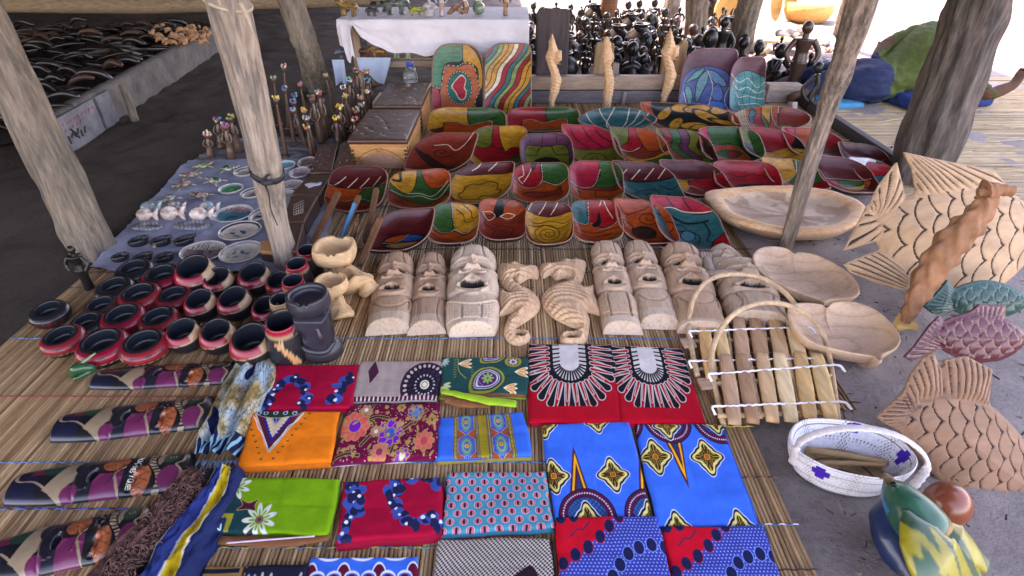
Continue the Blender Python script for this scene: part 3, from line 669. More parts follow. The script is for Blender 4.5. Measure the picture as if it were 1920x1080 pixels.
 if k == 'pink_green_or': return A_('A', [('b', [(-.1, -.1), (.6, -.1), (.6, .2), (.5, .48), (.25, .56), (.0, .5)], 'P'), ('b', [(.6, -.05), (1.1, -.1), (1.05, .4), (.8, .55), (.5, .5), (.6, .25)], 'G'), ('d', [(.02, .5), (.25, .56), (.48, .48), (.6, .15)]), ('b', [(-.1, .6), (.3, .6), (.7, .62), (1, .7), (.8, 1.1), (-.1, 1.1)], 'O'), ('l', [(.2, .65), (.22, .8), (.3, .85)]), ('l', [(.5, .62), (.5, .75), (.7, .78), (.7, .95)]), ('b', [(.7, .9), (1, .75), (1.1, 1.1), (.7, 1.1)], 'C')])
 if k == 'maroon_teal': return A_('T', [('b', [(-.1, -.1), (.85, -.1), (1.05, .36), (.5, .38), (.1, .36), (-.1, .3)], 'M')] + leafveins(.34) + [('l', [(.0, .38), (.5, .40), (1, .38)], .012)] + [('s', .55, .72, .26, 2.0), ('l', [(.15, .5), (.35, .6), (.3, .75)]), ('l', [(.7, .5), (.85, .65), (.95, .6)]), ('b', [(.4, .9), (1.1, .9), (1.1, 1.2), (.3, 1.1)], 'G')])
 if k == 'maroon_arc': return A_('A', [('b', [(-.1, -.1), (.9, -.1), (.98, .35), (.5, .42), (.1, .38), (-.1, .2)], 'M'), ('d', [(.05, .42), (.4, .43), (.95, .38)]), ('b', [(.08, .45), (.42, .45), (.4, .7), (.25, .78), (.12, .68)], 'Y'), ('b', [(.45, .45), (.95, .42), (.9, .7), (.6, .72), (.46, .66)], 'R'), ('d', [(.2, .8), (.35, .75), (.44, .6), (.6, .75)])])
 if k == 'red_fan': return A_('R', [('l', [(.1, .4), (.3, .3), (.45, .38), (.6, .3), (.8, .38), (.9, .55)]), ('b', [(.22, .85), (.4, .62), (.7, .6), (.88, .75), (.8, 1.05), (.25, 1.05)], 'K')] + [('w', [(.5, .98), (x, .68)], .004) for x in (.3, .4, .5, .6, .7, .8)])
 if k == 'yellow_green': return A_('R', [('b', [(-.1, -.1), (.55, -.1), (.6, .3), (.4, .62), (.2, .6), (.0, .2)], 'Y'), ('b', [(.55, -.1), (1.1, -.1), (1, .6), (.6, .7), (.45, .6), (.6, .3)], 'G'), ('d', [(.58, 0), (.6, .3), (.42, .6)])])
 if k == 'maroon_eye': return A_('M', [('b', [(.15, .6), (.5, .52), (.88, .6), (.8, .82), (.5, .92), (.25, .82)], 'O'), ('b', [(.18, .6), (.45, .54), (.42, .7), (.25, .7)], 'R'), ('b', [(.45, .54), (.8, .58), (.7, .72), (.44, .7)], 'G'), ('b', [(.4, .8), (.6, .74), (.82, .68), (.7, .85)], 'Y'), ('d', [(.1, .55), (.45, .5), (.9, .58)])])
 if k == 'blue_dish': return A_('M', [('b', [(-.1, -.1), (.6, -.1), (.6, .4), (.2, .5)], 'Z'), ('b', [(.2, .4), (.8, .5), (.9, .8), (.6, 1.1), (.2, .8)], 'T'), ('b', [(.5, .1), (.9, .3), (.8, .5), (.5, .4)], 'R'), ('l', [(.2, .6), (.5, .7), (.8, .65)]), ('l', [(.3, .8), (.6, .85), (.8, .8)])])
 if k == 'maroon_inset': return A_('M', [('b', [(.2, .68), (.35, .52), (.6, .46), (.82, .56), (.86, .7), (.7, .84), (.4, .88), (.24, .82)], 'D'), ('b', [(.24, .66), (.36, .54), (.6, .49), (.5, .62), (.35, .68)], 'O'), ('b', [(.62, .5), (.8, .56), (.82, .66), (.6, .66), (.5, .62)], 'B'), ('b', [(.26, .78), (.45, .7), (.75, .7), (.7, .8), (.4, .86)], 'C'), ('d', [(.22, .72), (.35, .7), (.5, .62), (.6, .48)], 'W', .005)])
 if k == 'green_yellow_or': return A_('A', [('b', [(-.1, -.1), (.42, -.1), (.44, .3), (.5, .5), (.25, .62), (.0, .45)], 'G'), ('b', [(.42, -.1), (1.1, -.1), (1.05, .45), (.75, .6), (.5, .5), (.44, .2)], 'Y'), ('d', [(.02, .45), (.25, .62), (.5, .52), (.43, .2), (.43, 0)]), ('d', [(.5, .52), (.75, .62), (1, .42)]), ('l', [(.5, .1), (.65, .2), (.7, .35), (.9, .35)]), ('l', [(.65, .05), (.8, .15), (.85, .3), (1, .3)]), ('b', [(-.1, .55), (.25, .66), (.5, .58), (.75, .66), (1.1, .5), (.9, .78), (.3, .8)], 'O')])
 if k == 'orange_leaves': return A_('A', [('b', [(-.1, -.1), (.42, -.1), (.3, .25), (.15, .32), (-.1, .3)], 'O'), ('b', [(.42, .3), (.6, .05), (.9, .0), (.95, .25), (.6, .35)], 'O'), ('b', [(.4, .02), (.5, .05), (.5, .25), (.36, .32), (.32, .2)], 'K'), ('w', [(.45, .3), (.6, .24), (.75, .3), (.6, .36), (.45, .3)]), ('w', [(.1, .28), (.25, .22), (.35, .3), (.22, .42), (.1, .28)]), ('l', [(.1, .65), (.15, .52), (.3, .6), (.5, .52), (.75, .6)]), ('s', .48, .75, .2, 2.4), ('l', [(.75, .6), (.7, .75), (.9, .9)])])
 if k == 'yellow_rings': return A_('M', [('w', [(.08, .22), (.14, .1), (.2, .03)]), ('w', [(.3, .22), (.4, .1), (.45, .03)]), ('w', [(.55, .22), (.65, .1), (.7, .03)]), ('b', [(.02, .24), (.5, .26), (.95, .24), (.98, .55), (.85, .85), (.5, .97), (.2, .85), (.04, .55)], 'Y')] + WAVES(.38, .1, 2, .04, .1, .95) + [('s', .5, .64, .33, 3.2), ('l', [(.15, .7), (.4, .9), (.75, .85), (.9, .6)]), ('l', [(.2, .8), (.5, .95), (.8, .9)])])
 if k == 'teal_red_or': return A_('O', [('b', [(-.1, -.1), (.38, -.1), (.42, .3), (.36, .44), (.1, .42), (-.1, .3)], 'T'), ('b', [(.4, -.1), (1.1, -.1), (1.1, .4), (.85, .5), (.6, .55), (.42, .4)], 'R'), ('d', [(.02, .38), (.2, .45), (.38, .42), (.4, 0)]), ('d', [(.42, .42), (.6, .57), (.85, .52), (1, .42)]), ('b', [(.45, .48), (.55, .38), (.6, .2), (.62, .42), (.52, .52)], 'K'), ('w', [(.62, .1), (.68, .02), (.8, .25), (.85, .38)]), ('l', [(.1, .6), (.4, .68), (.7, .62), (.95, .6)]), ('l', [(.15, .7), (.4, .78), (.8, .72)]), ('l', [(.2, .82), (.5, .9), (.8, .85)]), ('b', [(.65, 1.0), (.9, .78), (1.1, .9), (.9, 1.1)], 'L'), ('b', [(.2, .9), (.5, .95), (.6, 1.1), (.1, 1.1)], 'C')])
 if k == 'orange_spiral': return A_('O', [('s', .58, .32, .2, 1.8), ('l', [(.1, .1), (.2, .25), (.38, .2), (.6, .12)]), ('e', .48, .66, .2, .16, 'D'), ('l', [(.15, .4), (.3, .5), (.28, .62)]), ('l', [(.7, .5), (.85, .45), (.95, .6), (.8, .8)]), ('l', [(.1, .2), (.2, .6), (.5, .95)]), ('b', [(.4, .95), (.8, .9), (1.1, .95), (.9, 1.1), (.4, 1.1)], 'A')])
 if k == 'teal_pink': return A_('T', [('b', [(-.1, -.1), (.6, -.1), (.85, .27), (.6, .25), (.3, .15), (.1, .22), (-.1, .2)], 'P'), ('l', [(.2, .0), (.35, .15)]), ('l', [(.45, .0), (.6, .22)]), ('w', [(.08, .22), (.3, .16), (.5, .22), (.85, .28)]), ('l', [(.1, .32), (.3, .30), (.5, .42), (.8, .4)], .016), ('l', [(.2, .48), (.4, .45), (.5, .52)]), ('l', [(.35, .6), (.5, .56), (.66, .66), (.6, .85)]), ('l', [(.75, .42), (.8, .6), (.75, .75), (.85, .8)]), ('e', .5, .66, .1, .1, (.05, .26, .30)), ('b', [(.75, .95), (.85, .75), (1.1, .7), (1.1, 1.1), (.6, 1.1)], 'R'), ('b', [(-.1, .5), (.05, .5), (.3, .85), (.6, 1.0), (.3, 1.1), (-.1, 1)], 'R')])
 if k == 'heart': return A_('K', [('b', [(.0, .6), (.02, .25), (.2, .02), (.45, -.03), (.62, .02), (.62, .15), (.55, .25), (.3, .27), (.2, .4), (.18, .6)], (.04, .22, .12)), ('b', [(.63, .0), (.85, .12), (.97, .35), (.97, .62), (.9, .62), (.88, .35), (.7, .26), (.62, .27), (.6, .15)], 'Y'), ('b', [(.25, .3), (.5, .32), (.65, .28), (.82, .3), (.88, .5), (.92, .68), (.84, .8), (.82, 1.05), (.16, 1.05), (.14, .75), (.2, .5)], (.55, .15, .06)), ('b', [(.0, .66), (.14, .68), (.15, 1.1), (.0, 1.1)], 'P'), ('d', [(.02, .6), (.16, .62), (.22, .4), (.28, .3), (.5, .31), (.62, .27), (.8, .3), (.88, .5), (.92, .66), (.84, .8), (.82, 1)], 'W', .008), ('c', .53, .62, .235, (.0, .16, .14)), ('d', [(.53 + .235 * math.cos(t), .62 + .235 * math.sin(t)) for t in np.linspace(0, 6.28, 20)], 'W', .008), ('b', [(.38, .60), (.47, .50), (.57, .44), (.65, .50), (.63, .58), (.62, .62), (.66, .68), (.62, .78), (.52, .78), (.45, .68)], 'P', 'W')])
 if k == 'waves':
  o = []; cs = ['Y', 'Y', 'R', 'T', (.25, .35, .12), 'Y', 'Y', 'W', 'R', 'T', (.25, .35, .12), 'R', 'Y', 'Y', 'T', 'R', (.25, .35, .12), 'R', 'T', 'Y', 'Y']
  for i, c in enumerate(cs):
   x = -.95 + i * .105; P = [(x + .045 * math.sin(t * 14) + (1 - t) * .85, t) for t in np.linspace(-.05, 1.05, 13)]; Q = [(a + .105, b) for a, b in P[::-1]]; o.append(('b', P + Q, c))
  return A_('Y', o, 256)
 if k == 'blue_leaves': return A_((.12, .03, .05), [('b', [(.08, 1.1), (.06, .6), (.2, .35), (.45, .27), (.75, .32), (.9, .5), (.93, 1.1)], (.05, .10, .28)), ('b', [(.12, .55), (.3, .36), (.46, .30), (.36, .44), (.2, .52)], (.08, .3, .3)), ('b', [(.3, .8), (.34, .5), (.5, .34), (.52, .5), (.42, .7), (.34, .85)], (.10, .26, .30)), ('b', [(.5, .34), (.65, .36), (.8, .5), (.82, .6), (.65, .55)], (.08, .2, .33)), ('b', [(.12, .65), (.2, .6), (.26, .75), (.2, .9)], (.08, .3, .3)), ('b', [(.58, .65), (.7, .55), (.78, .75), (.7, .85), (.6, .8)], (.06, .16, .4)), ('b', [(.45, .95), (.6, .82), (.85, .9), (.7, 1.)], (.02, .18, .5)), ('w', [(.5, .33), (.6, .6), (.5, 1)], .004), ('w', [(.9, .55), (.8, .8), (.85, 1)], .004), ('w', [(.1, .7), (.15, .9), (.12, 1)], .004)])
 if k == 'teal_net': return A_((.14, .03, .05), [('b', [(.05, 1.1), (.02, .6), (.2, .34), (.5, .24), (.85, .32), (1.05, .5), (1.05, 1.1)], (.03, .28, .28))] + [('w', [(.02 + .1 * i, .3 + .17 * i), (.3, .45 + .14 * i), (.55, .38 + .16 * i), (.8, .55 + .1 * i), (1, .45 + .16 * i)], .006) for i in range(4)] + [('l', [(.2 + .22 * i, .25), (.3 + .2 * i, .5), (.2 + .2 * i, .75), (.35 + .15 * i, 1)], .006) for i in range(4)])
BOWLS = [
 (875, 228, 150, 52, SQ, 'guitar_y', 38, 'wide bowl with yellow and green corners and orange guitar shape under the heart bowl'),
 (1020, 223, 140, 44, SQ, 'guitar_r', 38, 'wide bowl painted crimson, green and orange behind the olive square bowl'),
 (1157, 223, 150, 44, LN, 'teal_fan', 38, 'wide teal bowl with cream lines fanning from a red half circle'),
 (1296, 220, 172, 52, LB, 'petals', 38, 'flame red bowl with bright yellow petals on black'),
 (1445, 222, 155, 44, OV, 'patchwork', 36, 'shallow oval bowl with a busy orange patchwork, right end of the back row'),
 (828, 285, 118, 72, LA, 'maroon_spiral', 28, 'dark red leaf shaped bowl with a spiral, right of the carved chest'),
 (934, 273, 112, 74, SA, 'three_top', 28, 'bowl with olive, crimson and yellow patches above a dark red bottom'),
 (1026, 284, 100, 70, SQ, 'olive_square', 28, 'square maroon bowl with an olive panel and dark oval'),
 (1112, 272, 100, 78, LB, 'pink_olive', 28, 'bowl with pink upper half and olive spiral lower half'),
 (1202, 274, 102, 70, LB, 'green_red_or', 28, 'leaf bowl with olive, crimson and orange top and a yellow band'),
 (1288, 274, 100, 64, LB, 'wavy_leaf', 28, 'leaf bowl covered in dark wavy green and red stripes'),
 (1372, 270, 120, 66, SB, 'fish_eye', 28, 'dark green bowl with orange fish head and green eye'),
 (1452, 272, 112, 62, LB, 'red_yellow', 28, 'leaf bowl with glossy red top and yellow bottom left of the slanting pole'),
 (1532, 270, 110, 60, LB, 'pinkish', 28, 'red and pink leaf bowl behind the slanting pole'),
 (1622, 292, 84, 46, LB, 'maroon_eye', 26, 'narrow dark red leaf bowl against the dark plank'),
 (668, 352, 112, 84, SQ, 'maroon_lines', 26, 'bowl with maroon veined top and orange and green patches beneath the chest'),
 (787, 353, 118, 72, SA, 'snake', 26, 'bowl with yellow and orange top and dark green waves'),
 (903, 342, 116, 76, LA, 'yellow_cloud', 26, 'bowl with maroon strip above a yellow field and black cloud outline'),
 (1013, 341, 108, 74, SA, 'red_green_fish', 26, 'bowl with crimson and green top and a fish on orange'),
 (1118, 339, 102, 78, SQ, 'pink_green_or', 26, 'bowl with a large pink patch beside green above orange red'),
 (1214, 339, 116, 74, LB, 'maroon_teal', 26, 'leaf bowl with veined maroon top and teal bottom'),
 (1305, 332, 116, 66, LB, 'maroon_arc', 26, 'glossy maroon bowl with yellow and crimson scallops below'),
 (1402, 330, 124, 58, SB, 'red_fan', 26, 'plain red bowl with a black fan, above the long pale tray'),
 (1490, 326, 104, 58, LB, 'yellow_green', 26, 'yellow and green leaf bowl partly hidden by the slanting pole'),
 (1586, 326, 100, 66, LB, 'maroon_eye', 26, 'deep maroon bowl with red, green and yellow eye right of the slanting pole'),
 (1640, 322, 74, 52, LB, 'blue_dish', 26, 'small blue green bowl between the dark plank and the fish tail'),
 (752, 430, 112, 78, LA, 'maroon_inset', 24, 'plain maroon leaf bowl with a small painted oval, beside the wooden rails'),
 (850, 418, 94, 76, SQ, 'green_yellow_or', 24, 'rounded bowl with green and yellow halves above orange, nearest row'),
 (941, 411, 92, 76, SB, 'orange_leaves', 24, 'orange red bowl with outlined leaves in the nearest row'),
 (1029, 417, 90, 80, SQ, 'yellow_rings', 24, 'bowl with veined maroon strip and yellow field of rings'),
 (1118, 413, 98, 78, SQ, 'teal_red_or', 24, 'rounded bowl with teal and crimson top over striped orange'),
 (1211, 414, 106, 82, LB, 'orange_spiral', 24, 'orange leaf bowl with black spiral and dark brown disc'),
 (1291, 416, 122, 98, LB, 'teal_pink', 22, 'large teal leaf bowl with pink top and red tip, nearest row right end'),
]
for cx, cy, w, h, ex, dn, tl, lb in BOWLS:
 rt, V, W_, L_ = painted_bowl(cx, cy, w, h, ex, design(dn), lb, tilt=tl)
 if dn in ('green_yellow_or', 'teal_red_or', 'pink_green_or', 'guitar_r', 'fish_eye', 'red_green_fish'):
  nicks(rt, W_, L_, tl, R(195), R(245), 12, ex); nicks(rt, W_, L_, tl, R(295), R(345), 12, ex)
def upright_bowl(x0, x1, y0, y1, ex, art, label, tilt, outer=None, shear=0, rz=0, D=.03):
 by = y1; b = G((x0 + x1) / 2, by + 6, .03); Y = b[1] + .05
 top = PY((x0 + x1) / 2, y0, Y); H = top[2] - b[2] + .02; d = depth(b + [0, 0, H / 2]); W = (x1 - x0) * d / FPX
 L = H / math.sin(R(tilt)); V, F, uv, mi, dep = bowl_mesh(ex, W / 2, L / 2, D, shear, wave=.015)
 root = empty('painted_bowl', (b[0], Y, b[2]), rz, label, 'bowl', 'painted bowls propped upright behind the rows')
 me = mesh(V, F, 'bowl_body', True, uv=uv); me.materials.append(printed(art ** 1.1 * .72, 'paint_upright_%d' % x0, .42, .25, False, .12, .4, True)); me.materials.append(outer or DARKLAC); me.materials.append(LIP if outer is None else outer)
 me.polygons.foreach_set('material_index', mi)
 link('bowl_body', me, None, root, (0, L / 2 * math.cos(R(tilt)), L / 2 * math.sin(R(tilt))), (R(tilt), 0, 0))
upright_bowl(808, 908, 98, 210, (3.2, 3.2, 9, 9), design('heart'), 'tall upright bowl painted with a pink heart in a green circle', 66)
upright_bowl(907, 998, 97, 212, (9, 3.2, 9, 9), design('waves'), 'tall upright bowl covered in wavy yellow, red and teal stripes', 66)
PURPL = surf((.16, .045, .07), .4, .5, .3, 20, coat=.3, bmp=.3)
upright_bowl(1277, 1383, 108, 205, (9, 3, 9, 9), design('blue_leaves'), 'upright purple brown bowl with a blue leaf design', 60, PURPL, shear=.12)
upright_bowl(1370, 1438, 122, 206, (9, 2.8, 9, 9), design('teal_net'), 'smaller upright bowl with turquoise net design', 62, PURPL)

# --- pale unpainted bowls and the long tray
def rawwood(c, name='raw', sc=16, st=(1, 5, 3), streak=.3, var=.22, b=.35): return surf(c, .72, .3, var, sc, st, b, .003, 60, streak=streak)
PALE = rawwood((.52, .36, .25)); PALE2 = rawwood((.56, .38, .24), sc=9, streak=.2)
def outline_bowl(pts, z, D, tilt, mat, label, cat, name, cx, cy, thick=.014, rim=.05, foot=.55, wave=.012, n=110):
 c = G(cx, cy, z); tl = R(tilt); ny = np.array([0, math.cos(tl), math.sin(tl)]); nn = np.array([0, -math.sin(tl), math.cos(tl)])
 o = []
 cam0 = np.array([0, 0, CAM_H])
 for px, py in pts:
  d = ray(px, py); t = nn.dot(c - cam0) / nn.dot(d); q = cam0 + d * t - c; o.append((q[0], q.dot(ny)))
 O = closed(o, n); V, F, uv, mi, dep = bowl_mesh(None, 0, 0, D, pts=O, rim=rim, foot=foot, wave=wave, thick=thick)
 root = empty(name, c, 0, label, cat); me = mesh(V, F, 'bowl_body', True); me.materials.append(mat)
 link('bowl_body', me, None, root, None, (tl, 0, 0)); return root, O, tl
def heart_wood():
 m, t, bs = base_mat('pale_turned_wood')
 tc = t.nodes.new('ShaderNodeTexCoord'); mp = t.nodes.new('ShaderNodeMapping'); mp.inputs['Scale'].default_value = (1.0, 2.2, 1); mp.inputs['Rotation'].default_value = (0, 0, -.5); mp.inputs['Location'].default_value = (.06, .05, 0)
 t.links.new(tc.outputs['Object'], mp.inputs[0])
 wv = N(t, 'ShaderNodeTexWave', wave_type='RINGS', rings_direction='Z', Scale=3.0, Distortion=9.0, Detail=4); t.links.new(mp.outputs[0], wv.inputs['Vector'])
 a = noise_tex(t, 7, 6, .7, (1, 2, 1)); b = noise_tex(t, 70, 4, .7, (1, 3, 1))
 c = ramp(t, wv.outputs[0], [(.0, (.58, .37, .24)), (.12, (.66, .44, .30)), (1, (.70, .48, .33))])
 c = mix(t, c, ramp(t, a, [(.3, (.78, .72, .68)), (.5, (1, 1, 1)), (.75, (1.1, 1.08, 1.05))]), 1.0)
 c = mix(t, c, ramp(t, b, [(.3, (.85, .84, .82)), (.6, (1.05,) * 3)]), 1.0)
 t.links.new(c, bs.inputs['Base Color']); bs.inputs['Roughness'].default_value = .7; bump(t, bs, b, .35, .003); return m
HW = heart_wood()
outline_bowl([(1413, 480), (1425, 466), (1450, 462), (1475, 466), (1490, 476), (1500, 473), (1530, 478), (1570, 497), (1600, 520), (1611, 545), (1600, 557), (1572, 560), (1556, 563), (1545, 567), (1535, 560), (1500, 548), (1450, 525), (1420, 502)],
             .085, .055, 9, HW, 'upper pale heart shaped wooden bowl beside the foot of the slanting pole', 'bowl', 'heart_bowl', 1512, 515)
outline_bowl([(1478, 582), (1490, 570), (1515, 568), (1540, 571), (1550, 577), (1565, 567), (1600, 566), (1640, 580), (1670, 605), (1688, 632), (1680, 652), (1665, 660), (1656, 666), (1654, 676), (1648, 678), (1636, 668), (1580, 658), (1520, 640), (1490, 612)],
             .095, .060, 9, HW, 'lower pale heart shaped wooden bowl behind the bamboo xylophone', 'bowl', 'heart_bowl', 1584, 620)
def tray_mat():
 m, t, bs = base_mat('hollowed_log_wood')
 a = noise_tex(t, 4.5, 3, .5, (1, 1.4, 1), rnd=False); b = noise_tex(t, 40, 6, .7, (1, 5, 1), rnd=False); g = noise_tex(t, 12, 5, .7, (.6, 4, 1), rnd=False)
 geo = t.nodes.new('ShaderNodeTexCoord'); sx = t.nodes.new('ShaderNodeSeparateXYZ'); t.links.new(geo.outputs['Object'], sx.inputs[0])
 ins = ramp(t, a, [(.46, (.60, .43, .30)), (.50, (.40, .245, .15))])       # dry patches in the damp hollow
 out = ramp(t, g, [(.3, (.56, .28, .13)), (.6, (.72, .43, .23))])
 mr = t.nodes.new('ShaderNodeMapRange'); mr.inputs['From Min'].default_value = -.012; mr.inputs['From Max'].default_value = -.020
 t.links.new(sx.outputs[2], mr.inputs['Value']); c = mix(t, out, ins, mr.outputs[0], 'MIX')
 c = mix(t, c, ramp(t, b, [(.3, (.75, .7, .66)), (.6, (1.06,) * 3)]), 1.0)
 t.links.new(c, bs.inputs['Base Color']); bs.inputs['Roughness'].default_value = .62; bump(t, bs, b, .5, .004); return m
def long_tray():
 c = G(1475, 392, .10); root = empty('long_tray', c, 0, 'long hollowed pale wooden tray lying behind the slanting pole', 'tray')
 pts = [(1322, 360), (1345, 355), (1380, 349), (1430, 347), (1500, 349), (1560, 356), (1605, 372), (1625, 388), (1622, 406), (1590, 425), (1540, 434), (1480, 432), (1420, 424), (1370, 407), (1335, 385)]
 o = [(G(px, py, .10) - c)[:2] for px, py in pts]; O = closed(o, 120); V = []; n = 120
 cen = O.mean(0) + np.array([.03, 0])
 prof = [(0, -.052), (.25, -.052), (.45, -.050), (.6, -.046), (.70, -.036), (.76, -.022), (.80, -.008), (.84, .000), (.90, .006), (.96, .002), (1.0, -.008), (1.0, -.022), (.93, -.05), (.8, -.08), (.6, -.095), (0, -.097)]
 for r, z in prof:
  for k, p in enumerate(O):
   q = cen + (p - cen) * r; V.append((q[0], q[1] if z > -.03 else cen[1] + (q[1] - cen[1]), z + .01 * mnoise.noise(Vector((p[0] * 6, p[1] * 9, r * 2)))))
 mk('tray_body', (np.array(V), gridF(n, len(prof), wrap=True)), tray_mat(), root)
long_tray()

# ================================================================== carved masks on the mat
def gs(X, Y, x0, y0, sx, sy): return np.exp(-((X - x0) / sx) ** 2 - ((Y - y0) / sy) ** 2)
def ridge(d, w): return np.exp(-(d / w) ** 2)
def mouth_hole(u, v, mw): return np.exp(-((u / (.27 * (.7 + .3 * mw))) ** 2 + ((v - .556 - .004 * (mw - 1)) / (.021 * mw ** .9)) ** 2) ** 2)
def face_relief(u, v, p):
 """u across -1..1, v along the mask 0 (top) .. 1 (foot); height in units of the mask's thickness"""
 k = p.get('k', 0.0); au = np.abs(u)
 z = .80 * np.sqrt(np.clip(1 - au ** 2.6, 0, 1)) + .03
 z -= .16 * ridge(v - .215, .018) * (au < .98) * .6
 hair = p.get('hair', 1)
 if hair:                                             # hair panels cut at both sides of the forehead
  d = np.minimum(sd_ell(u, v * 3.2, -.95, .42, .52, .40), sd_ell(u, v * 3.2, .95, .42, .52, .40)); z -= .10 * ridge(d, .03); z += .05 * (d < 0)
  z += .02 * (d < 0) * np.sin(v * 240) * np.sin(u * 34)
 z += .17 * gs(u, v, 0, .12, .7, .08)
 br = .245 + .04 * (au - .45) ** 2 * 3; z += .26 * ridge(v - br, .016) * np.clip(1.1 - au * .6, 0, 1)   # brow
 z -= .40 * np.exp(-(((au - .48) / .38) ** 2 + ((v - .318) / .034) ** 2) ** 1.6)           # sockets
 z += .17 * ridge(v - (.281 + .08 * (au - .45) ** 2), .008) * (au > .12) * (au < .85)                # lids
 z += .30 * np.exp(-(((au - p.get('eye', .62)) / .15) ** 2 + ((v - .322) / .017) ** 2) ** 2)                                            # eyeballs
 z -= 1.5 * np.exp(-(((au - .33) / .15) ** 2 + ((v - .310) / .013) ** 2) ** 1.5)                                                          # slits
 z -= .45 * gs(au, v, .80, .330, .06, .010)
 nw = .07 + .20 * np.clip((v - .25) / .15, 0, 1); ins = np.clip((v - .24) / .03, 0, 1) * np.clip((.405 - v) / .012, 0, 1)
 z += .34 * np.exp(-(au / (nw + .05)) ** 3) * ins * (.55 + .6 * np.clip((v - .24) / .16, 0, 1))       # nose
 z += .20 * gs(au, v, .22, .388, .11, .017) + .14 * ridge(v - (.418 + .06 * au ** 2 - .012 * np.cos(au * 9)), .009) * (au < .55)   # wings, moustache
 z -= .16 * ridge(v - (.436 + .05 * au ** 2), .007) * (au < .5)
 z += .18 * gs(au, v, .62, .44, .30, .06)             # cheeks
 lt = .530 - .055 * np.clip(1 - au / .55, 0, 1) + .02 * ridge(u, .1); lb = .585 + .030 * np.clip(1 - (au / .6) ** 2, 0, 1)
 mw = p.get('mouth', 1.0)
 z += .20 * ridge(v - (.565 - .060 * np.clip(1 - au / .55, 0, 1) ** 1.2 * mw), .015) * (au < .60)
 z += .13 * ridge(v - (.590 + .045 * np.clip(1 - (au / .62) ** 2, 0, 1) * mw), .016) * (au < .64)
 my = .578 + .008 * (mw - 1); z -= 2.2 * mouth_hole(u, v, mw)
 z -= .20 * ridge(v - (.655 - .03 * au ** 2), .010)   # under the chin
 b = p.get('beard', 0)
 if b == 0: d = np.abs(v - (.70 + .09 * np.clip(1 - (au / .75) ** 3, 0, 1))) * 3.0; z -= .12 * ridge(d, .03) * (au < .8); z -= .12 * ridge(au - .8, .03) * (v > .69) * (v < .80)
 elif b == 1: d = np.abs(sd_ell(u, v * 3.2, -.95, 2.55, .45, .52)); d2 = np.abs(sd_ell(u, v * 3.2, .95, 2.55, .45, .52)); z -= .13 * (ridge(d, .035) + ridge(d2, .035)); z -= .1 * ridge(np.abs(d - .14), .03) * .7
 elif b == 2: z -= .13 * ridge(au - .52, .03) * (v > .68) * (v < .9); z += .10 * (au > .56) * (v > .66) * (v < .86); z -= .12 * ridge(v - .88, .006) * (au < .6)
 elif b == 3:                                         # wide plaited beard
  z += .12 * ridge(v - (.69 + .10 * np.clip(1 - au ** 2, 0, 1)), .014); inn = (v > .71 + .10 * np.clip(1 - au ** 2, 0, 1)) & (v < .93)
  z += inn * (.05 + .04 * np.sin(v * 300) * np.sin(u * 30)); z -= .12 * ridge(np.abs(u) - .36, .02) * inn
 c0 = p.get('cut', .88); c0 = 1 - (1 - c0) * .62; z = np.where(v > c0, np.minimum(z, (.10 + .95 * (1 - v) / (1 - c0))), z)      # sawn foot
 return np.clip(z, .03, 2)
def face_width(v, p):
 w = np.ones_like(v); t0 = p.get('top', .10)
 w = np.where(v < t0, np.sqrt(np.clip(1 - (1 - v / t0) ** 2, .02, 1)) * (1 - p.get('nar', .12)) , w - p.get('nar', .12) * np.exp(-((v - .05) / .18) ** 2))
 w = w - .10 * ridge(v - .30, .03) - .12 * ridge(v - .655, .022) + .05 * gs(v, 0, .36, 0, .02, 1) - .05 * ridge(v - .40, .015) + .06 * gs(v, 0, .52, 0, .09, 1) + .05 * gs(v, 0, .74, 0, .05, 1) - .04 - p.get('foot', 0) * np.clip((v - .85) / .15, 0, 1) ** 2
 return np.clip(w, .05, 1.2)
MASKWOOD = None
def mask_wood():
 m, t, bs = base_mat('sanded_mask_wood')
 at = t.nodes.new('ShaderNodeAttribute'); at.attribute_name = 'Col'
 a = noise_tex(t, 13, 6, .75, (1, .22, 1)); b = noise_tex(t, 110, 4, .75, (1, .2, 1))
 c = mix(t, at.outputs['Color'], ramp(t, a, [(.28, (.80, .72, .66)), (.5, (1, 1, 1)), (.75, (1.12, 1.10, 1.08))]), 1.0)
 c = mix(t, c, ramp(t, b, [(.30, (.68, .62, .58)), (.5, (1, 1, 1))]), 1.0)
 t.links.new(c, bs.inputs['Base Color']); bs.inputs['Roughness'].default_value = .6; bs.inputs['Specular IOR Level'].default_value = .35; bump(t, bs, b, .4, .0015); return m
MASKWOOD = mask_wood()
def strip_relief(u, v, p):
 z = .06 + .94 * np.sqrt(np.clip(1 - np.abs(u) ** 2.2, 0, 1)); f = (face_relief(u, v, dict(p, cut=1.5)) - .80 * np.sqrt(np.clip(1 - np.abs(u) ** 2.6, 0, 1)) - .03); return np.clip(z * .85 + np.clip(f, -.6, .3) * .42, .03, 2)
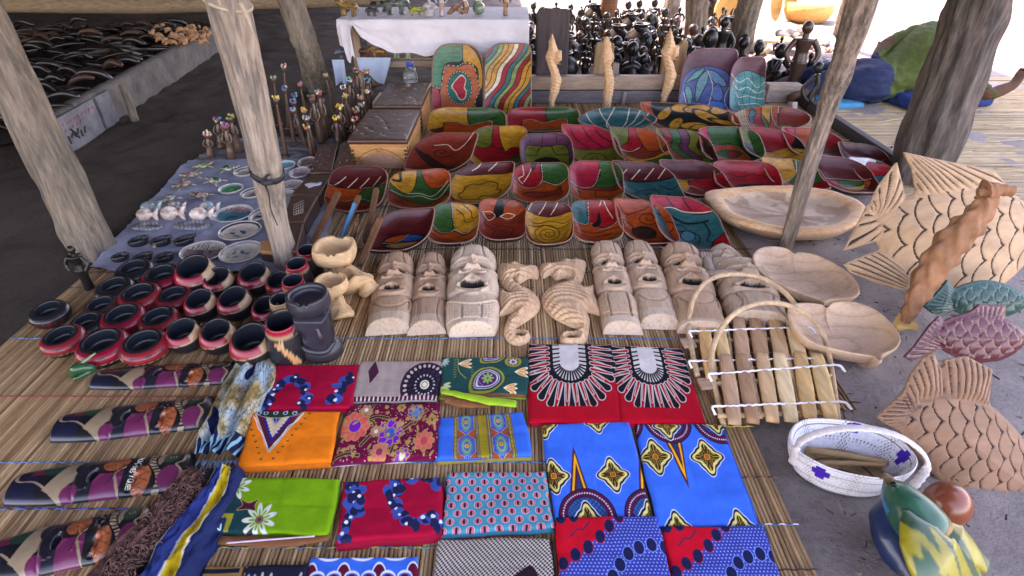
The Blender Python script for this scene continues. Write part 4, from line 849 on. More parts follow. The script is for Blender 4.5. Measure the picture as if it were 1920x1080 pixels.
def carved_mask(tx, ty, bx, by, wpx, label, p, nu=90, nv=230, T=None, mat=None, colf=None, name='carved_mask', group='pale carved masks laid on the reed mat', par=None, zr=.017):
 a, b = G(tx, ty, zr), G(bx, by, zr); L = np.linalg.norm(a - b); c = (a + b) / 2
 W = wpx * pxm((tx + bx) / 2, (ty + by) / 2); T = T or W * .33
 yd = (a - b) / L; rz = math.atan2(yd[1], yd[0]) - math.pi / 2
 v = np.linspace(0, 1, nv); u = np.sin(np.linspace(-1, 1, nu) * math.pi / 2); U, Vv = np.meshgrid(u, v)
 wd_ = face_width(v, p)[:, None] * W / 2; Z = face_relief(U, Vv, p) * T
 if p.get('strip'): Z = strip_relief(U, Vv, p) * T; wd_ = ((.99 - .22 * np.clip((v - .72) / .28, 0, 1) ** 1.3) * np.sqrt(np.clip(1 - (1 - np.clip(v / .07, 0, 1)) ** 2, .08, 1)))[:, None] * W / 2
 env = np.clip(Vv / .06, 0, 1) ** .5; Z = Z * (.25 + .75 * env)
 bow = p.get('bow', 0) * W * np.sin(Vv * math.pi)
 X = U * wd_ + bow; Y = L / 2 - Vv * L
 V = [np.stack([X.ravel(), Y.ravel(), Z.ravel()], 1)]; F = [f[::-1] for f in gridF(nu, nv)]
 rim = [i for i in range(nu)] + [nu - 1 + nu * j for j in range(1, nv)] + [(nv - 1) * nu + i for i in range(nu - 2, -1, -1)] + [nu * j for j in range(nv - 2, 0, -1)]
 V0 = V[0]; base = V0[rim].copy(); base[:, 2] = 0; n = len(V0); V = np.vstack([V0, base]); m = len(rim)
 F += [(rim[k], rim[(k + 1) % m], n + (k + 1) % m, n + k) for k in range(m)] + [tuple(n + k for k in range(m))[::-1]]
 if colf: C = colf(U, Vv).reshape(-1, 3)
 else:
  C = np.tile(np.array(p.get('col', (.40, .30, .23))), (n, 1)); fz = (Vv > p.get('cut', .88)).ravel(); C[fz] = C[fz] * .35 + np.array((.52, .40, .30)) * .75
  raw = np.where((mouth_hole(U, Vv, p.get('mouth', 1.0)) > .06) | (np.exp(-(((np.abs(U) - .33) / .15) ** 2 + ((Vv - .310) / .013) ** 2) ** 1.5) > .04), 0, 1).ravel(); C = np.where((raw < .16)[:, None] & (np.abs(U.ravel()) < .75)[:, None] & (Vv.ravel() > .1)[:, None] & (Vv.ravel() < .65)[:, None], C * .07, C)  # shade inside the eye slits and mouth put into the colour
 C = np.vstack([C, C[rim] * .9])
 root = empty(name, c, rz, label, 'mask', group)
 mk('face', (V, F), mat or MASKWOOD, root, col=C)
 return root, L, W, T
B1, B2, B3 = (.46, .28, .175), (.60, .44, .32), (.54, .36, .24)
carved_mask(746, 483, 728, 628, 80, 'long brown carved mask with pale sawn foot, first from the left in its row', dict(beard=0, col=B1, hair=1, cut=.84, top=.13))
carved_mask(810, 481, 800, 628, 66, 'narrow brown carved mask leaning against the broad pale one', dict(beard=1, col=B1, hair=1, cut=.86, top=.13, foot=-.05))
carved_mask(888, 474, 885, 632, 98, 'broad pale mask with wide open mouth and plaited beard', dict(beard=3, col=B2, mouth=1.9, cut=.93, top=.16, nar=.02, foot=.18), nu=110)
carved_mask(1133, 459, 1168, 628, 70, 'long slender mask with a framed panel below its chin, right of the seahorses', dict(beard=2, col=B3, cut=.90, top=.12, nar=.05))
carved_mask(1192, 459, 1238, 618, 72, 'slender mask with notched collar and sawn foot beside the cane hoop', dict(beard=0, col=B3, cut=.87, top=.14))
carved_mask(1270, 467, 1318, 628, 90, 'broad mask with a round cheek mark behind the cane hoop', dict(beard=0, col=B1, mouth=1.5, cut=.95, top=.14, nar=.04, eye=.66), nu=100)
# the double mask: a small face carved above a large one
def double_mask():
 r1, L, W, T = carved_mask(1384, 503, 1423, 610, 108, 'large mask with a small second face carved above its brow', dict(beard=1, col=(.44, .31, .22), mouth=1.4, cut=.97, top=.05, hair=0, nar=.0), nu=100)
 a, b = G(1348, 470, .02), G(1372, 524, .02); L2 = np.linalg.norm(a - b); W2 = 76 * pxm(1360, 497)
 p = dict(beard=0, col=(.46, .33, .24), top=.2, cut=.96, hair=0, mouth=1.1)
 nu, nv = 50, 70; v = np.linspace(0, 1, nv); u = np.sin(np.linspace(-1, 1, nu) * math.pi / 2); U, Vv = np.meshgrid(u, v)
 Z = face_relief(U, Vv * .70, dict(p, cut=.99)) * W2 * .30; wd_ = face_width(v * .7, p)[:, None] * W2 / 2; X = U * wd_; Y = L2 / 2 - Vv * L2
 cw = (a + b) / 2; M = Matrix.Rotation(-r1.rotation_euler.z, 3, 'Z'); off = M @ Vector(cw - np.array(r1.location))
 V = np.stack([X.ravel() + off.x, Y.ravel() + off.y, Z.ravel()], 1); C = np.tile(np.array(p['col']), (len(V), 1))
 mk('small_face', (V, [f[::-1] for f in gridF(nu, nv)]), MASKWOOD, r1, col=C)
 hand = [tube([(off.x - W2 * .62 + k * .012, off.y - .05, .03), (off.x - W2 * .60 + k * .012, off.y + .0, .045), (off.x - W2 * .58 + k * .012, off.y + .045 - abs(k - 1.5) * .005, .035)], [.009, .0085, .006], 8, 10) for k in range(4)]
 hand.append(tube([(off.x - W2 * .45, off.y - .12, .02), (off.x - W2 * .5, off.y - .08, .03), (off.x - W2 * .5, off.y - .03, .035)], [.02, .024, .022], 10, 12))
 V, F = join(*hand); mk('carved_hand', (V, F), MASKWOOD, r1, col=np.tile(np.array((.36, .28, .22)), (len(V), 1)))
 br = tube([(off.x - W2 * .6, off.y - L2 * .55, .03), (off.x, off.y - L2 * .62, .055), (off.x + W2 * .6, off.y - L2 * .55, .03)], [.012, .015, .012], 10, 20)
 mk('headband', br, MASKWOOD, r1, col=np.tile(np.array((.36, .28, .22)), (len(br[0]), 1)))
double_mask()

# ------------------------------------------------------------------ seahorses
def seahorse(pts, eye, hole, label):
 Q = closed([G(920 + x * .2604, 440 + y * .2604, .03)[:2] for x, y in pts], 130); c = Q.mean(0); Q = Q - c; E = G(920 + eye[0] * .2604, 440 + eye[1] * .2604, .03)[:2] - c; Hc = G(920 + hole[0] * .2604, 440 + hole[1] * .2604, .03)[:2] - c
 sg = 1 if E[0] < Q[:, 0].mean() + .0 and eye[0] < 300 else -1
 def sdf(X, Y): return np.maximum(sd_poly(X, Y, Q), .013 - np.hypot((X - Hc[0]) * .8, Y - Hc[1]))
 def hf(D, X, Y):
  h = np.sqrt(np.clip(D, 0, .045) * .030); xc = X * sg; in_ = D > .004
  h = h + in_ * (.0022 * np.sin((Y + .9 * xc ** 2 * 8 - .35 * xc) * 210 + 3 * np.sin(Y * 30)) * (Y < E[1] - .06) + .0012 * np.sin((X + Y) * 330))
  q = np.hypot(X - E[0], Y - E[1]); h = h + .0035 * ridge(q - .014, .004) + .004 * gs(X, Y, E[0], E[1], .007, .007)
  for k in range(4): h = h + in_ * .0028 * ridge(xc + .035 + k * .016 - (Y - E[1] + .16) * .45, .0035) * (Y > E[1] - .24) * (Y < E[1] - .08)
  return np.clip(h, .006, 1)
 VF, C = inflate(sdf, Q[:, 0].min() - .01, Q[:, 0].max() + .01, Q[:, 1].min() - .01, Q[:, 1].max() + .01, 130, hf); V = VF[0]
 root = empty('carved_seahorse', (c[0], c[1], .016), 0, label, 'seahorse', 'pale carved seahorses')
 n1 = np.array([mnoise.noise(Vector((p[0] * 60, p[1] * 60, 0))) for p in V]); C = np.array((.68, .42, .25))[None] * (1 + .15 * n1[:, None])
 mk('body', VF, MASKWOOD, root, col=C)
seahorse([(48, 240), (70, 205), (120, 205), (180, 190), (240, 215), (338, 224), (342, 298), (270, 302), (205, 338), (160, 312), (205, 352), (290, 395), (345, 445), (358, 500), (330, 555), (262, 605), (200, 645), (182, 672), (250, 672), (286, 712), (268, 757), (210, 780), (140, 765), (95, 700), (110, 620), (142, 552), (58, 572), (68, 520), (58, 480), (66, 400), (142, 412), (85, 350), (52, 290)],
         (172, 222), (212, 705), 'left one of two flat carved seahorses facing each other, in the mask row')
seahorse([(350, 212), (400, 200), (470, 195), (545, 162), (560, 178), (620, 158), (640, 175), (688, 190), (685, 230), (668, 300), (645, 352), (700, 372), (742, 352), (748, 420), (775, 470), (796, 562), (700, 545), (716, 600), (704, 700), (680, 765), (600, 792), (512, 772), (500, 725), (535, 688), (600, 684), (628, 664), (560, 640), (450, 582), (380, 505), (363, 440), (400, 390), (470, 352), (560, 322), (535, 296), (470, 312), (430, 275), (385, 298), (355, 270)],
         (548, 198), (580, 722), 'right larger one of two flat carved seahorses facing each other')
def standing_seahorse(px, top, bot, w, rz, label, flip=1):
 S = [(.0, 1.0), (.0, .9), (.02, .8), (-.01, .70), (.0, .62), (.06, .50), (.09, .38), (.07, .25), (.03, .12), (.02, .0)]
 rr = [.01, .05, .07, .085, .06, .065, .085, .075, .055, .04]
 def sdf2(X, Y): X = X * flip; return smin(sd_chain(X, Y, S, rr, .01), sd_poly(X, Y, [(.04, .80), (.16, .79), (.17, .66), (.08, .60), (.05, .66)]), .02)
 def hf2(D, X, Y): return np.clip(np.sqrt(np.clip(D, 0, .08) * .10) * .9 + .005 * np.sin(Y * 130 + X * 40) * (D > .01) + .01 * ridge(Y - .66 + X, .006) * 0, .004, 1)
 VF, C = inflate(sdf2, -.25, .25, -.06, 1.05, 60, hf2, both=True)
 b = G(px, bot, .02); H = PY(px, top, b[1])[2] - .02; V = VF[0].copy(); sc = H / 1.04; k = w * depth(b) / FPX / (.25 * sc)
 V = np.stack([V[:, 0] * sc * k, V[:, 2] * sc * 1.1, (V[:, 1] + .04) * sc], 1)
 root = empty('standing_seahorse', b, rz, label, 'seahorse', 'pale carved seahorses standing against the trough')
 n1 = np.array([mnoise.noise(Vector((p[0] * 40, p[1] * 40, p[2] * 40))) for p in V]); C = np.array((.62, .38, .22))[None] * (1 + .15 * n1[:, None])
 o = mk('body', (V, VF[1]), MASKWOOD, root, col=C); o.rotation_euler = (-.10, 0, 0)
standing_seahorse(1031, 66, 207, 28, 0, 'slim carved seahorse before the upright dark plank')
standing_seahorse(1137, 70, 208, 24, R(50), 'slim carved seahorse in the middle of the grey trough')
standing_seahorse(1240, 56, 200, 30, 0, 'slim carved seahorse near the right end of the grey trough')

# ------------------------------------------------------------------ long painted masks, lower left
def paint_mask(U, V):
 H, W = U.shape; C = np.ones((H, W, 3)) * np.array((.010, .010, .013))
 def put(m, c): C[m] = np.array(PAL[c] if isinstance(c, str) else c)
 X, Y = U, V * 3.6
 vio = (.15, .02, .07); org = (.36, .09, .035); cream = (.30, .21, .13); wine = (.17, .02, .04); gr = (.01, .05, .035)
 put(sd_poly(X, Y, [(-1, 3.6), (-1, 3.0), (0, 3.05), (1, 3.0), (1, 3.6)]) < 0, (.01, .012, .03))
 put(sd_poly(X, Y, [(-1, 3.2), (-.3, 3.3), (-.3, 2.95), (-1, 2.9)]) < 0, wine)
 put(np.abs(sd_line(X, Y, spline([(-1, 3.55), (-.1, 3.5), (.1, 3.1), (1, 2.5)], 20))) < .035, cream)
 put(sd_ell(X, Y, -.62, 2.85, .38, .25) < 0, gr)
 put(sd_poly(X, Y, [(-.9, 2.6), (.5, 2.9), (1, 2.45), (1, 2.3), (-.9, 2.4)]) < 0, cream)
 for s in (-1, 1): put(sd_ell(X, Y, .0 + s * .55, 2.08, .52, .36) < 0, (.012, .012, .02))
 put(sd_ell(X, Y, .72, 2.35, .35, .16) < 0, vio)
 put((np.abs(Y - 1.62) < .30) & (X > -.0), vio); put(sd_ell(X, Y, -.5, 1.62, .4, .26) < 0, org)
 put(np.abs(sd_line(X, Y, spline([(-.95, 1.25), (-.2, 1.36), (.0, 1.55), (.5, 1.45), (1, 1.35)], 20))) < .03, cream)
 put(np.abs(np.hypot((X + .5) / 1.5, Y - 1.62) - .285) < .016, 'K')
 put((np.abs(Y - 1.18) < .18), (.010, .010, .013))
 put((sd_ell(X, Y, .45, .98, .62, .20) < 0), org); put(sd_ell(X, Y, -.55, .78, .5, .16) < 0, cream)
 q = np.abs(Y - (.74 - .16 * np.sin(X * 2.5))) < .075; put(q, cream); put(q & (np.sin(X * 38) > .35), 'K'); put((np.abs(np.abs(Y - (.74 - .16 * np.sin(X * 2.5))) - .09) < .018), 'K')
 put((sd_ell(X, Y, .45, .42, .52, .22) < 0), vio); put(sd_ell(X, Y, -.58, .48, .36, .18) < 0, gr)
 for s in (-.03, .03, .09): put(sd_seg(X, Y, (-.62, .46 + s), (-.48, .42 + s))[0] < .012, cream)
 put(np.abs(sd_line(X, Y, spline([(-.9, .25), (-.3, .22), (-.1, .33), (.3, .18), (.9, .25)], 20))) < .028, cream)
 put((Y < .15), (.010, .010, .013))
 for s in (org,):
  m = (sd_ell(X, Y, -.5, 1.62, .38, .24) < 0) | (sd_ell(X, Y, .45, .98, .60, .18) < 0); put(m & ((np.abs(np.sin((X + Y) * 9)) < .10) | (np.abs(np.sin((X - Y) * 9)) < .10)), 'K')
 return C
LACQ = surf(None, .30, .5, .15, 40, bmp=.25, bdist=.0008, coat=.35)
GLYPH = {'M': [[(0, 0), (0, 1), (.5, .4), (1, 1), (1, 0)]], 'O': [[(0, .2), (0, .8), (.3, 1), (.7, 1), (1, .8), (1, .2), (.7, 0), (.3, 0), (0, .2)]], 'C': [[(1, .85), (.6, 1), (.2, .9), (0, .6), (0, .4), (.2, .1), (.6, 0), (1, .15)]], ',': [[(.5, 0), (.6, -.15), (.4, -.28)]],
         'A': [[(0, 0), (.5, 1), (1, 0)], [(.2, .4), (.8, .4)]], 'B': [[(0, 0), (0, 1), (.7, .95), (.8, .75), (.6, .55), (0, .5)], [(.6, .55), (.95, .3), (.8, .05), (0, 0)]], 'I': [[(.5, 0), (.5, 1)]], 'Q': [[(0, .2), (0, .8), (.3, 1), (.7, 1), (1, .8), (1, .2), (.7, 0), (.3, 0), (0, .2)], [(.6, .3), (1.05, -.1)]],
         'U': [[(0, 1), (0, .2), (.3, 0), (.7, 0), (1, .2), (1, 1)]], 'E': [[(1, 0), (0, 0), (0, 1), (1, 1)], [(0, .5), (.8, .5)]]}
def painted_mask(tx, ty, bx, by, w, label, text=False):  # lacquered
 p = dict(beard=9, hair=0, cut=1.5, strip=1)
 def cf(U, V): return paint_mask(U, V)
 r, L, W, T = carved_mask(tx, ty, bx, by, w, label, p, nu=110, nv=260, T=w * .26 * pxm((tx + bx) / 2, (ty + by) / 2), mat=LACQ, colf=cf, name='painted_mask', group='long lacquered masks lying side by side')
 if text:
  parts = []; y = L / 2 - .328 * L; h = W * .062; x = -W * .40; s = 'MOCAMBIQUE'
  for i, ch in enumerate(s):
   for st in GLYPH[ch] + (GLYPH[','] if i == 2 else []):
    P = []
    for a, b in spline(st, 14) if len(st) > 3 and ch in 'OCQU' else st:
     X = x + (i + a * .72) * W * .082; Y = y + (b - .5) * h * 1.5; u = np.array([[X / (W / 2)]]); v = np.array([[.5 - Y / L]])
     P.append((X, Y, float(strip_relief(u, v, p)[0, 0]) * T + .0012))
    parts.append(tube(P, .0011, 5))
  mk('lettering', join(*parts), surf((.62, .58, .5), .6), r)
painted_mask(445, 700, 182, 714, 62, 'long lacquered mask behind the marbled scarf, topmost of the lying masks')
painted_mask(402, 773, 112, 806, 84, 'long lacquered mask with black and violet bands, second from the top')
painted_mask(366, 884, 30, 920, 92, 'lacquered mask with the word Mocambique lettered across its nose', True)
painted_mask(288, 990, -30, 1060, 108, 'lacquered mask nearest the lower left, partly under the brown scarf')

# ================================================================== pots and ashtrays
def pot_mesh(kind, seg=56):
 """kind: tall squat pot cut aslant (a), low wide one (b), dark one (c), mug (m)"""
 if kind == 'a': prof = [(0, 0), (.30, .0), (.40, .02), (.47, .14), (.50, .30), (.49, .44), (.45, .56), (.40, .64), (.365, .67), (.335, .66), (.33, .60), (.36, .40), (.34, .20), (.20, .12), (0, .11)]; tilt = .34
 elif kind == 'm': prof = [(0, 0), (.38, .0), (.43, .03), (.45, .2), (.44, .45), (.40, .7), (.35, .95), (.34, 1.05), (.32, 1.06), (.30, 1.04), (.30, .8), (.33, .4), (.3, .2), (0, .18)]; tilt = .20
 else: prof = [(0, 0), (.34, .0), (.44, .02), (.50, .12), (.53, .22), (.52, .32), (.46, .40), (.39, .44), (.345, .455), (.32, .44), (.33, .36), (.33, .2), (.2, .12), (0, .11)]; tilt = .12
 P = []
 for (a, b) in zip(prof[:-1], prof[1:]):
  for t in (0, .33, .66): P.append((a[0] * (1 - t) + b[0] * t, a[1] * (1 - t) + b[1] * t))
 P.append(prof[-1]); V, F = lathe(P, seg); top = max(q[1] for q in P); V = V.copy()
 k = np.clip(V[:, 2] / top, 0, 1); V[:, 2] += V[:, 1] * tilt * k ** 1.5; V[:, 1] += -.06 * k * (kind == 'a')
 idx = np.repeat(np.arange(len(P)), seg); peak = int(np.argmax([q[1] for q in P])); return V, F, idx / (len(P) - 1), idx >= peak, P, seg
def pot_colors(kind, V, P, seg, inside, style):
 n = len(V); ang = np.tile(np.arange(seg) * 2 * math.pi / seg, len(P)); h = np.repeat([q[1] for q in P], seg); top = max(q[1] for q in P)
 C = np.ones((n, 3)) * np.array((.010, .010, .014)); red = np.array((.27, .004, .022)); tan = np.array((.36, .22, .12)); dr = np.array((.15, .008, .013))
 outer = ~inside; deg = (np.degrees(ang)) % 360
 if kind == 'a':
  lo = .40 + .10 * np.sin(np.radians(deg - 240)); m = outer & (h > lo) & (deg > 150) & (deg < 318); C[m] = red
  m = outer & (h > .44) & (deg >= 318) | outer & (h > .44) & (deg < 25); C[m] = tan
  m = outer & (np.abs(h - lo) < .018) & (deg > 150) & (deg < 318); C[m] = tan
  m = outer & (h < .05) & (h > .0) & (deg > 180); C[m] = dr if style % 2 else tan
 elif kind == 'b':
  m = outer & (h > .16) & (h < .43); C[m] = dr * 1.5 if style % 2 else red * .8
  m = outer & (np.abs(h - .15) < .02); C[m] = tan; m = outer & (np.abs(h - .15) < .02) & (np.sin(ang * 34) > .2); C[m] = (.01, .01, .012)
  m = outer & (h < .06) & (style % 3 == 0); C[m] = tan
  m = outer & (h > .2) & (deg > 185) & (deg < 235) & (h < .30); C[m] = tan
  for d0 in (225, 262, 300, 335): m = outer & (np.abs(deg - d0) < 5) & (np.abs(h - .34) < .025); C[m] = (.01, .01, .012)
 elif kind == 'c':
  m = outer & (np.abs(h - .2) < .06) & (np.sin(ang * 20) > .3) & (deg > 220) & (deg < 330); C[m] = tan if style % 2 else dr
  if style == 2: C[outer & (h > .28)] = (.05, .02, .02)
 else:
  ht = .80 * top; m = outer & (h > ht); C[m] = tan if style == 2 else red * 1.2
  m = outer & (np.abs(h - ht) < .02); C[m] = tan; m = outer & (h < .04); C[m] = red * .8
  if style == 2: m = outer & (h < ht) & (h > ht - .25) & (np.sin(ang * 14) > .0); C[m] = (.005, .07, .06)
  if style == 3:                                   # the giraffe
   x = (deg - 285) / 60; y = h / top
   g = sd_chain(x, y, [(-.42, .66), (-.2, .62), (.05, .45), (.28, .25), (.45, .08)], [.05, .055, .075, .10, .13]); g = np.minimum(g, sd_seg(x, y, (-.18, .62), (-.2, .75))[0] - .025); g = np.minimum(g, sd_seg(x, y, (-.1, .62), (-.05, .72))[0] - .02)
   C[outer & (g < 0) & (h < ht - .02)] = (.50, .24, .10); C[outer & (np.abs(g) < .015) & (h < ht - .02)] = tan * 1.5
 C[inside & (h < top - .03)] = (.012, .016, .024)
 return C
POTM = surf(None, .33, .5, .15, 30, bmp=.2, bdist=.001, coat=.2); POTC = {}
def pot(cx, cy, w, kind, style, label, cat='bowl', name='lacquered_pot', rz=None, group='red and black lacquered pots crowded on the mat'):
 key = (kind, style)
 if key not in POTC:
  V, F, _, ins, P, seg = pot_mesh(kind, 88 if kind == 'm' and style == 3 else 56); C = pot_colors(kind, V, P, seg, ins, style); POTC[key] = mesh(V, F, 'pot_body', True, col=C); POTC[key].materials.append(POTM)
  nb = join(*[tube([(math.cos(a) * .345 * .97, math.sin(a) * .345 * .97 , 0), (math.cos(a) * .40, math.sin(a) * .40, .0)], .022, 6) for a in (R(225), R(255), R(350))]); POTC[key, 'n'] = nb
 s = .93 * w * pxm(cx, cy + 8) / (.96 if kind != 'm' else .86); hh = {'a': .35, 'b': .22, 'c': .22, 'm': .55}[kind] * s
 c = G(cx, cy, .017 + hh); root = empty(name, (c[0], c[1], .017), 0, label, cat, group)
 root.scale = (s, s, s); root.rotation_euler = (0, 0, R(rz) if rz is not None else rng.uniform(-.15, .15))
 link('pot_body', POTC[key], None, root)
POTS = [
 (254, 512, 66, 'c', 1, 'dark pot with cream scratched pattern at the sheet edge, farthest left'), (306, 524, 72, 'b', 0, 'low red rimmed pot in the back row beside the dark scratched one'),
 (370, 517, 76, 'a', 3, 'red and black pot behind the blue oval plates, third of the back row'), (413, 531, 60, 'a', 0, 'red and black pot below the two nearest oval plates'),
 (480, 524, 64, 'a', 1, 'red and tan rimmed pot just left of the pale post foot'), (526, 536, 54, 'a', 2, 'half hidden pot between the pale post foot and the mugs'),
 (217, 545, 66, 'c', 0, 'plain dark pot with a blue glint, second row from the back'), (264, 560, 74, 'b', 1, 'red low pot with dark dots, left in the second row'),
 (328, 562, 64, 'b', 3, 'dull red low pot in the middle of the second row'), (379, 573, 62, 'a', 1, 'pot with bright red front left of the pair below the post'),
 (443, 570, 66, 'a', 0, 'tall pot with bright red front below the pale post'), (502, 584, 58, 'a', 2, 'red fronted pot hidden behind the tan rimmed mug'),
 (192, 580, 62, 'c', 2, 'dull brown speckled pot near the left end'), (166, 611, 62, 'c', 1, 'black pot with pale scratched band at the far left of the third row'),
 (233, 601, 76, 'b', 0, 'low red pot with stitched rim, third row left'), (300, 604, 70, 'b', 1, 'low dark red pot with dots in the third row centre'),
 (347, 630, 66, 'a', 1, 'pot with crimson lip and black belly above the first mask'), (411, 632, 68, 'a', 0, 'pot with shiny crimson lip left of the biggest front pot'),
 (475, 648, 82, 'a', 3, 'biggest crimson lipped pot touching the marbled scarf'), (195, 653, 88, 'b', 2, 'large flat red pot with stitched rim in the front row, left'),
 (273, 653, 84, 'b', 3, 'large flat red pot with stitched rim, second in the front row'), (120, 640, 74, 'b', 1, 'flat red pot at the far left edge of the front row'),
 (95, 590, 66, 'c', 0, 'dark pot standing apart at the far left')]
for a in POTS: pot(*a)
for cx, cy, w, st, lb in ((580, 490, 46, 0, 'red rimmed black mug just behind the pale carved ashtrays'), (561, 517, 50, 1, 'red rimmed black mug beside the pale post foot'), (554, 548, 50, 4, 'red rimmed black mug in front of the other two'),
                      (530, 582, 48, 2, 'mug with tan rim and dark green band'), (536, 634, 74, 3, 'tall black mug painted with an orange giraffe')):
 pot(cx, cy, w, 'm', st, lb, 'mug', 'lacquered_mug', group='lacquered mugs by the pale post', rz=0)

def cup_part(r, h, z, notch, mat, root, sq=0.0, col=None):
 prof = [(0, 0), (r * .72, 0), (r * .95, h * .18), (r * 1.04, h * .5), (r, h * .85), (r * .97, h), (r * .86, h * 1.01), (r * .80, h * .96), (r * .76, h * .62), (r * .5, h * .55), (0, h * .54)]
 P = [(a[0] * (1 - t) + b[0] * t, a[1] * (1 - t) + b[1] * t) for a, b in zip(prof[:-1], prof[1:]) for t in (0, .5)] + [prof[-1]]
 V, F = lathe(P, 48); a = np.arctan2(V[:, 1], V[:, 0]); q = (np.abs(np.cos(a)) ** 4 + np.abs(np.sin(a)) ** 4) ** (-.25) if sq else 1; V[:, 0] *= 1 + sq * (q - 1) if sq else 1; V[:, 1] *= 1 + sq * (q - 1) if sq else 1
 for d0 in notch:
  m = (np.abs((np.degrees(a) - d0 + 180) % 360 - 180) < 5.5) & (V[:, 2] > h * .75); V[m, 2] -= h * .14
 V = V + 0; V[:, 2] += z; return V, F
RAWASH = rawwood((.66, .41, .22), sc=14, streak=.25)
def ashtray(cx, cy, w, bx, by, label, sq, spread):
 zc = .13; c = G(cx, cy, zc); r = w * depth(c) / FPX / 2; b = G(bx, by, .017); root = empty('carved_ashtray', (b[0], b[1], .017), 0, label, 'ashtray', 'pale unpainted ashtrays on carved feet')
 o = np.array([b[0], b[1], .017]); V, F = cup_part(r, r * .9, 0, (95, 80, 265, 285), RAWASH, root, sq); mk('cup', (V + c - o - [0, 0, r * .45], F), RAWASH, root)
 t = c - o; st = [(t[0], t[1], t[2] - r * .4), (t[0] * .75, t[1] * .8, t[2] * .62 - r * .2), (t[0] * .45, t[1] * .5, .05), (t[0] * .1, 0, .014)]
 V, F = tube(st, [r * .5, r * .42, r * .45, r * spread], 20, 26, ridge=.22, seed=cx, flat=1); V[:, 2] = np.maximum(V[:, 2], .0); mk('carved_foot', (V, F), RAWASH, root)
 if spread > 1: V, F = tube([(t[0] * .5, t[1] * .5, .06), (t[0] * .1 + .03, .03, .05), (.05, .02, .012)], [r * .4, r * .35, r * .5], 14, 16, ridge=.25); V[:, 2] = np.maximum(V[:, 2], 0); mk('root_spur', (V, F), RAWASH, root)
ashtray(628, 474, 76, 672, 556, 'larger pale unpainted ashtray with squared cup on a root shaped foot', .6, 1.15)
ashtray(622, 535, 60, 646, 604, 'smaller pale unpainted round ashtray leaning over the black one', 0, .75)
def head_ashtray():
 c = G(606, 664, .017); u = pxm(606, 640); BL = surf((.022, .021, .032), .42, .5, .2, 24, bmp=.35, bdist=.0015, coat=.15)
 root = empty('stone_head_ashtray', c, 0, 'black ashtray carved as a long faced head carrying a cup', 'ashtray'); r = 36 * u
 V, F = cup_part(r, r * .95, 0, (265, 285), BL, root); mk('cup', (V + np.array([-.012, .01, 105 * u * .95 - r * .1]), F), BL, root)
 prof = [(0, 0), (32 * u, 0), (36 * u, 6 * u), (37 * u, 18 * u), (31 * u, 30 * u), (24 * u, 36 * u), (0, 38 * u)]
 V, F = lathe([(a[0] * (1 - t) + b[0] * t, a[1] * (1 - t) + b[1] * t) for a, b in zip(prof[:-1], prof[1:]) for t in (0, .5)] + [prof[-1]], 36, 1.05, .8); mk('shoulders', (V, F), BL, root)
 X = lambda x, y: (x * u, y * u)
 def sdf(X_, Y_): d = sd_poly(X_, Y_, [(-34, 100), (-36, 62), (-26, 36), (-8, 24), (12, 20), (26, 30), (28, 60), (30, 100)]); return d
 VF, C = inflate(sdf, -42, 36, 16, 104, 46, lambda D, x, y: 26 * np.clip(D / 9, 0, 1) ** .5 - 10 * gs(x, y, -24, 58, 8, 10) + 0 * x, both=True)
 V = VF[0]; mk('long_face', (np.stack([V[:, 0] * u, V[:, 2] * u, V[:, 1] * u], 1), VF[1]), BL, root)
 mk('nose', tube([(-26 * u, -16 * u, 84 * u), (-36 * u, -24 * u, 60 * u), (-38 * u, -22 * u, 48 * u), (-24 * u, -14 * u, 44 * u)], [4 * u, 5 * u, 6 * u, 4 * u], 10, 16), BL, root)
 mk('jaw', tube([(-34 * u, -14 * u, 40 * u), (-14 * u, -22 * u, 27 * u), (14 * u, -22 * u, 25 * u), (26 * u, -8 * u, 34 * u)], [4 * u, 7 * u, 7 * u, 5 * u], 12, 18), BL, root)
 mk('ear', tube([(10 * u, -25 * u, 80 * u), (14 * u, -28 * u, 62 * u), (12 * u, -26 * u, 46 * u)], [3 * u, 5 * u, 4 * u], 8, 12), BL, root)
head_ashtray()

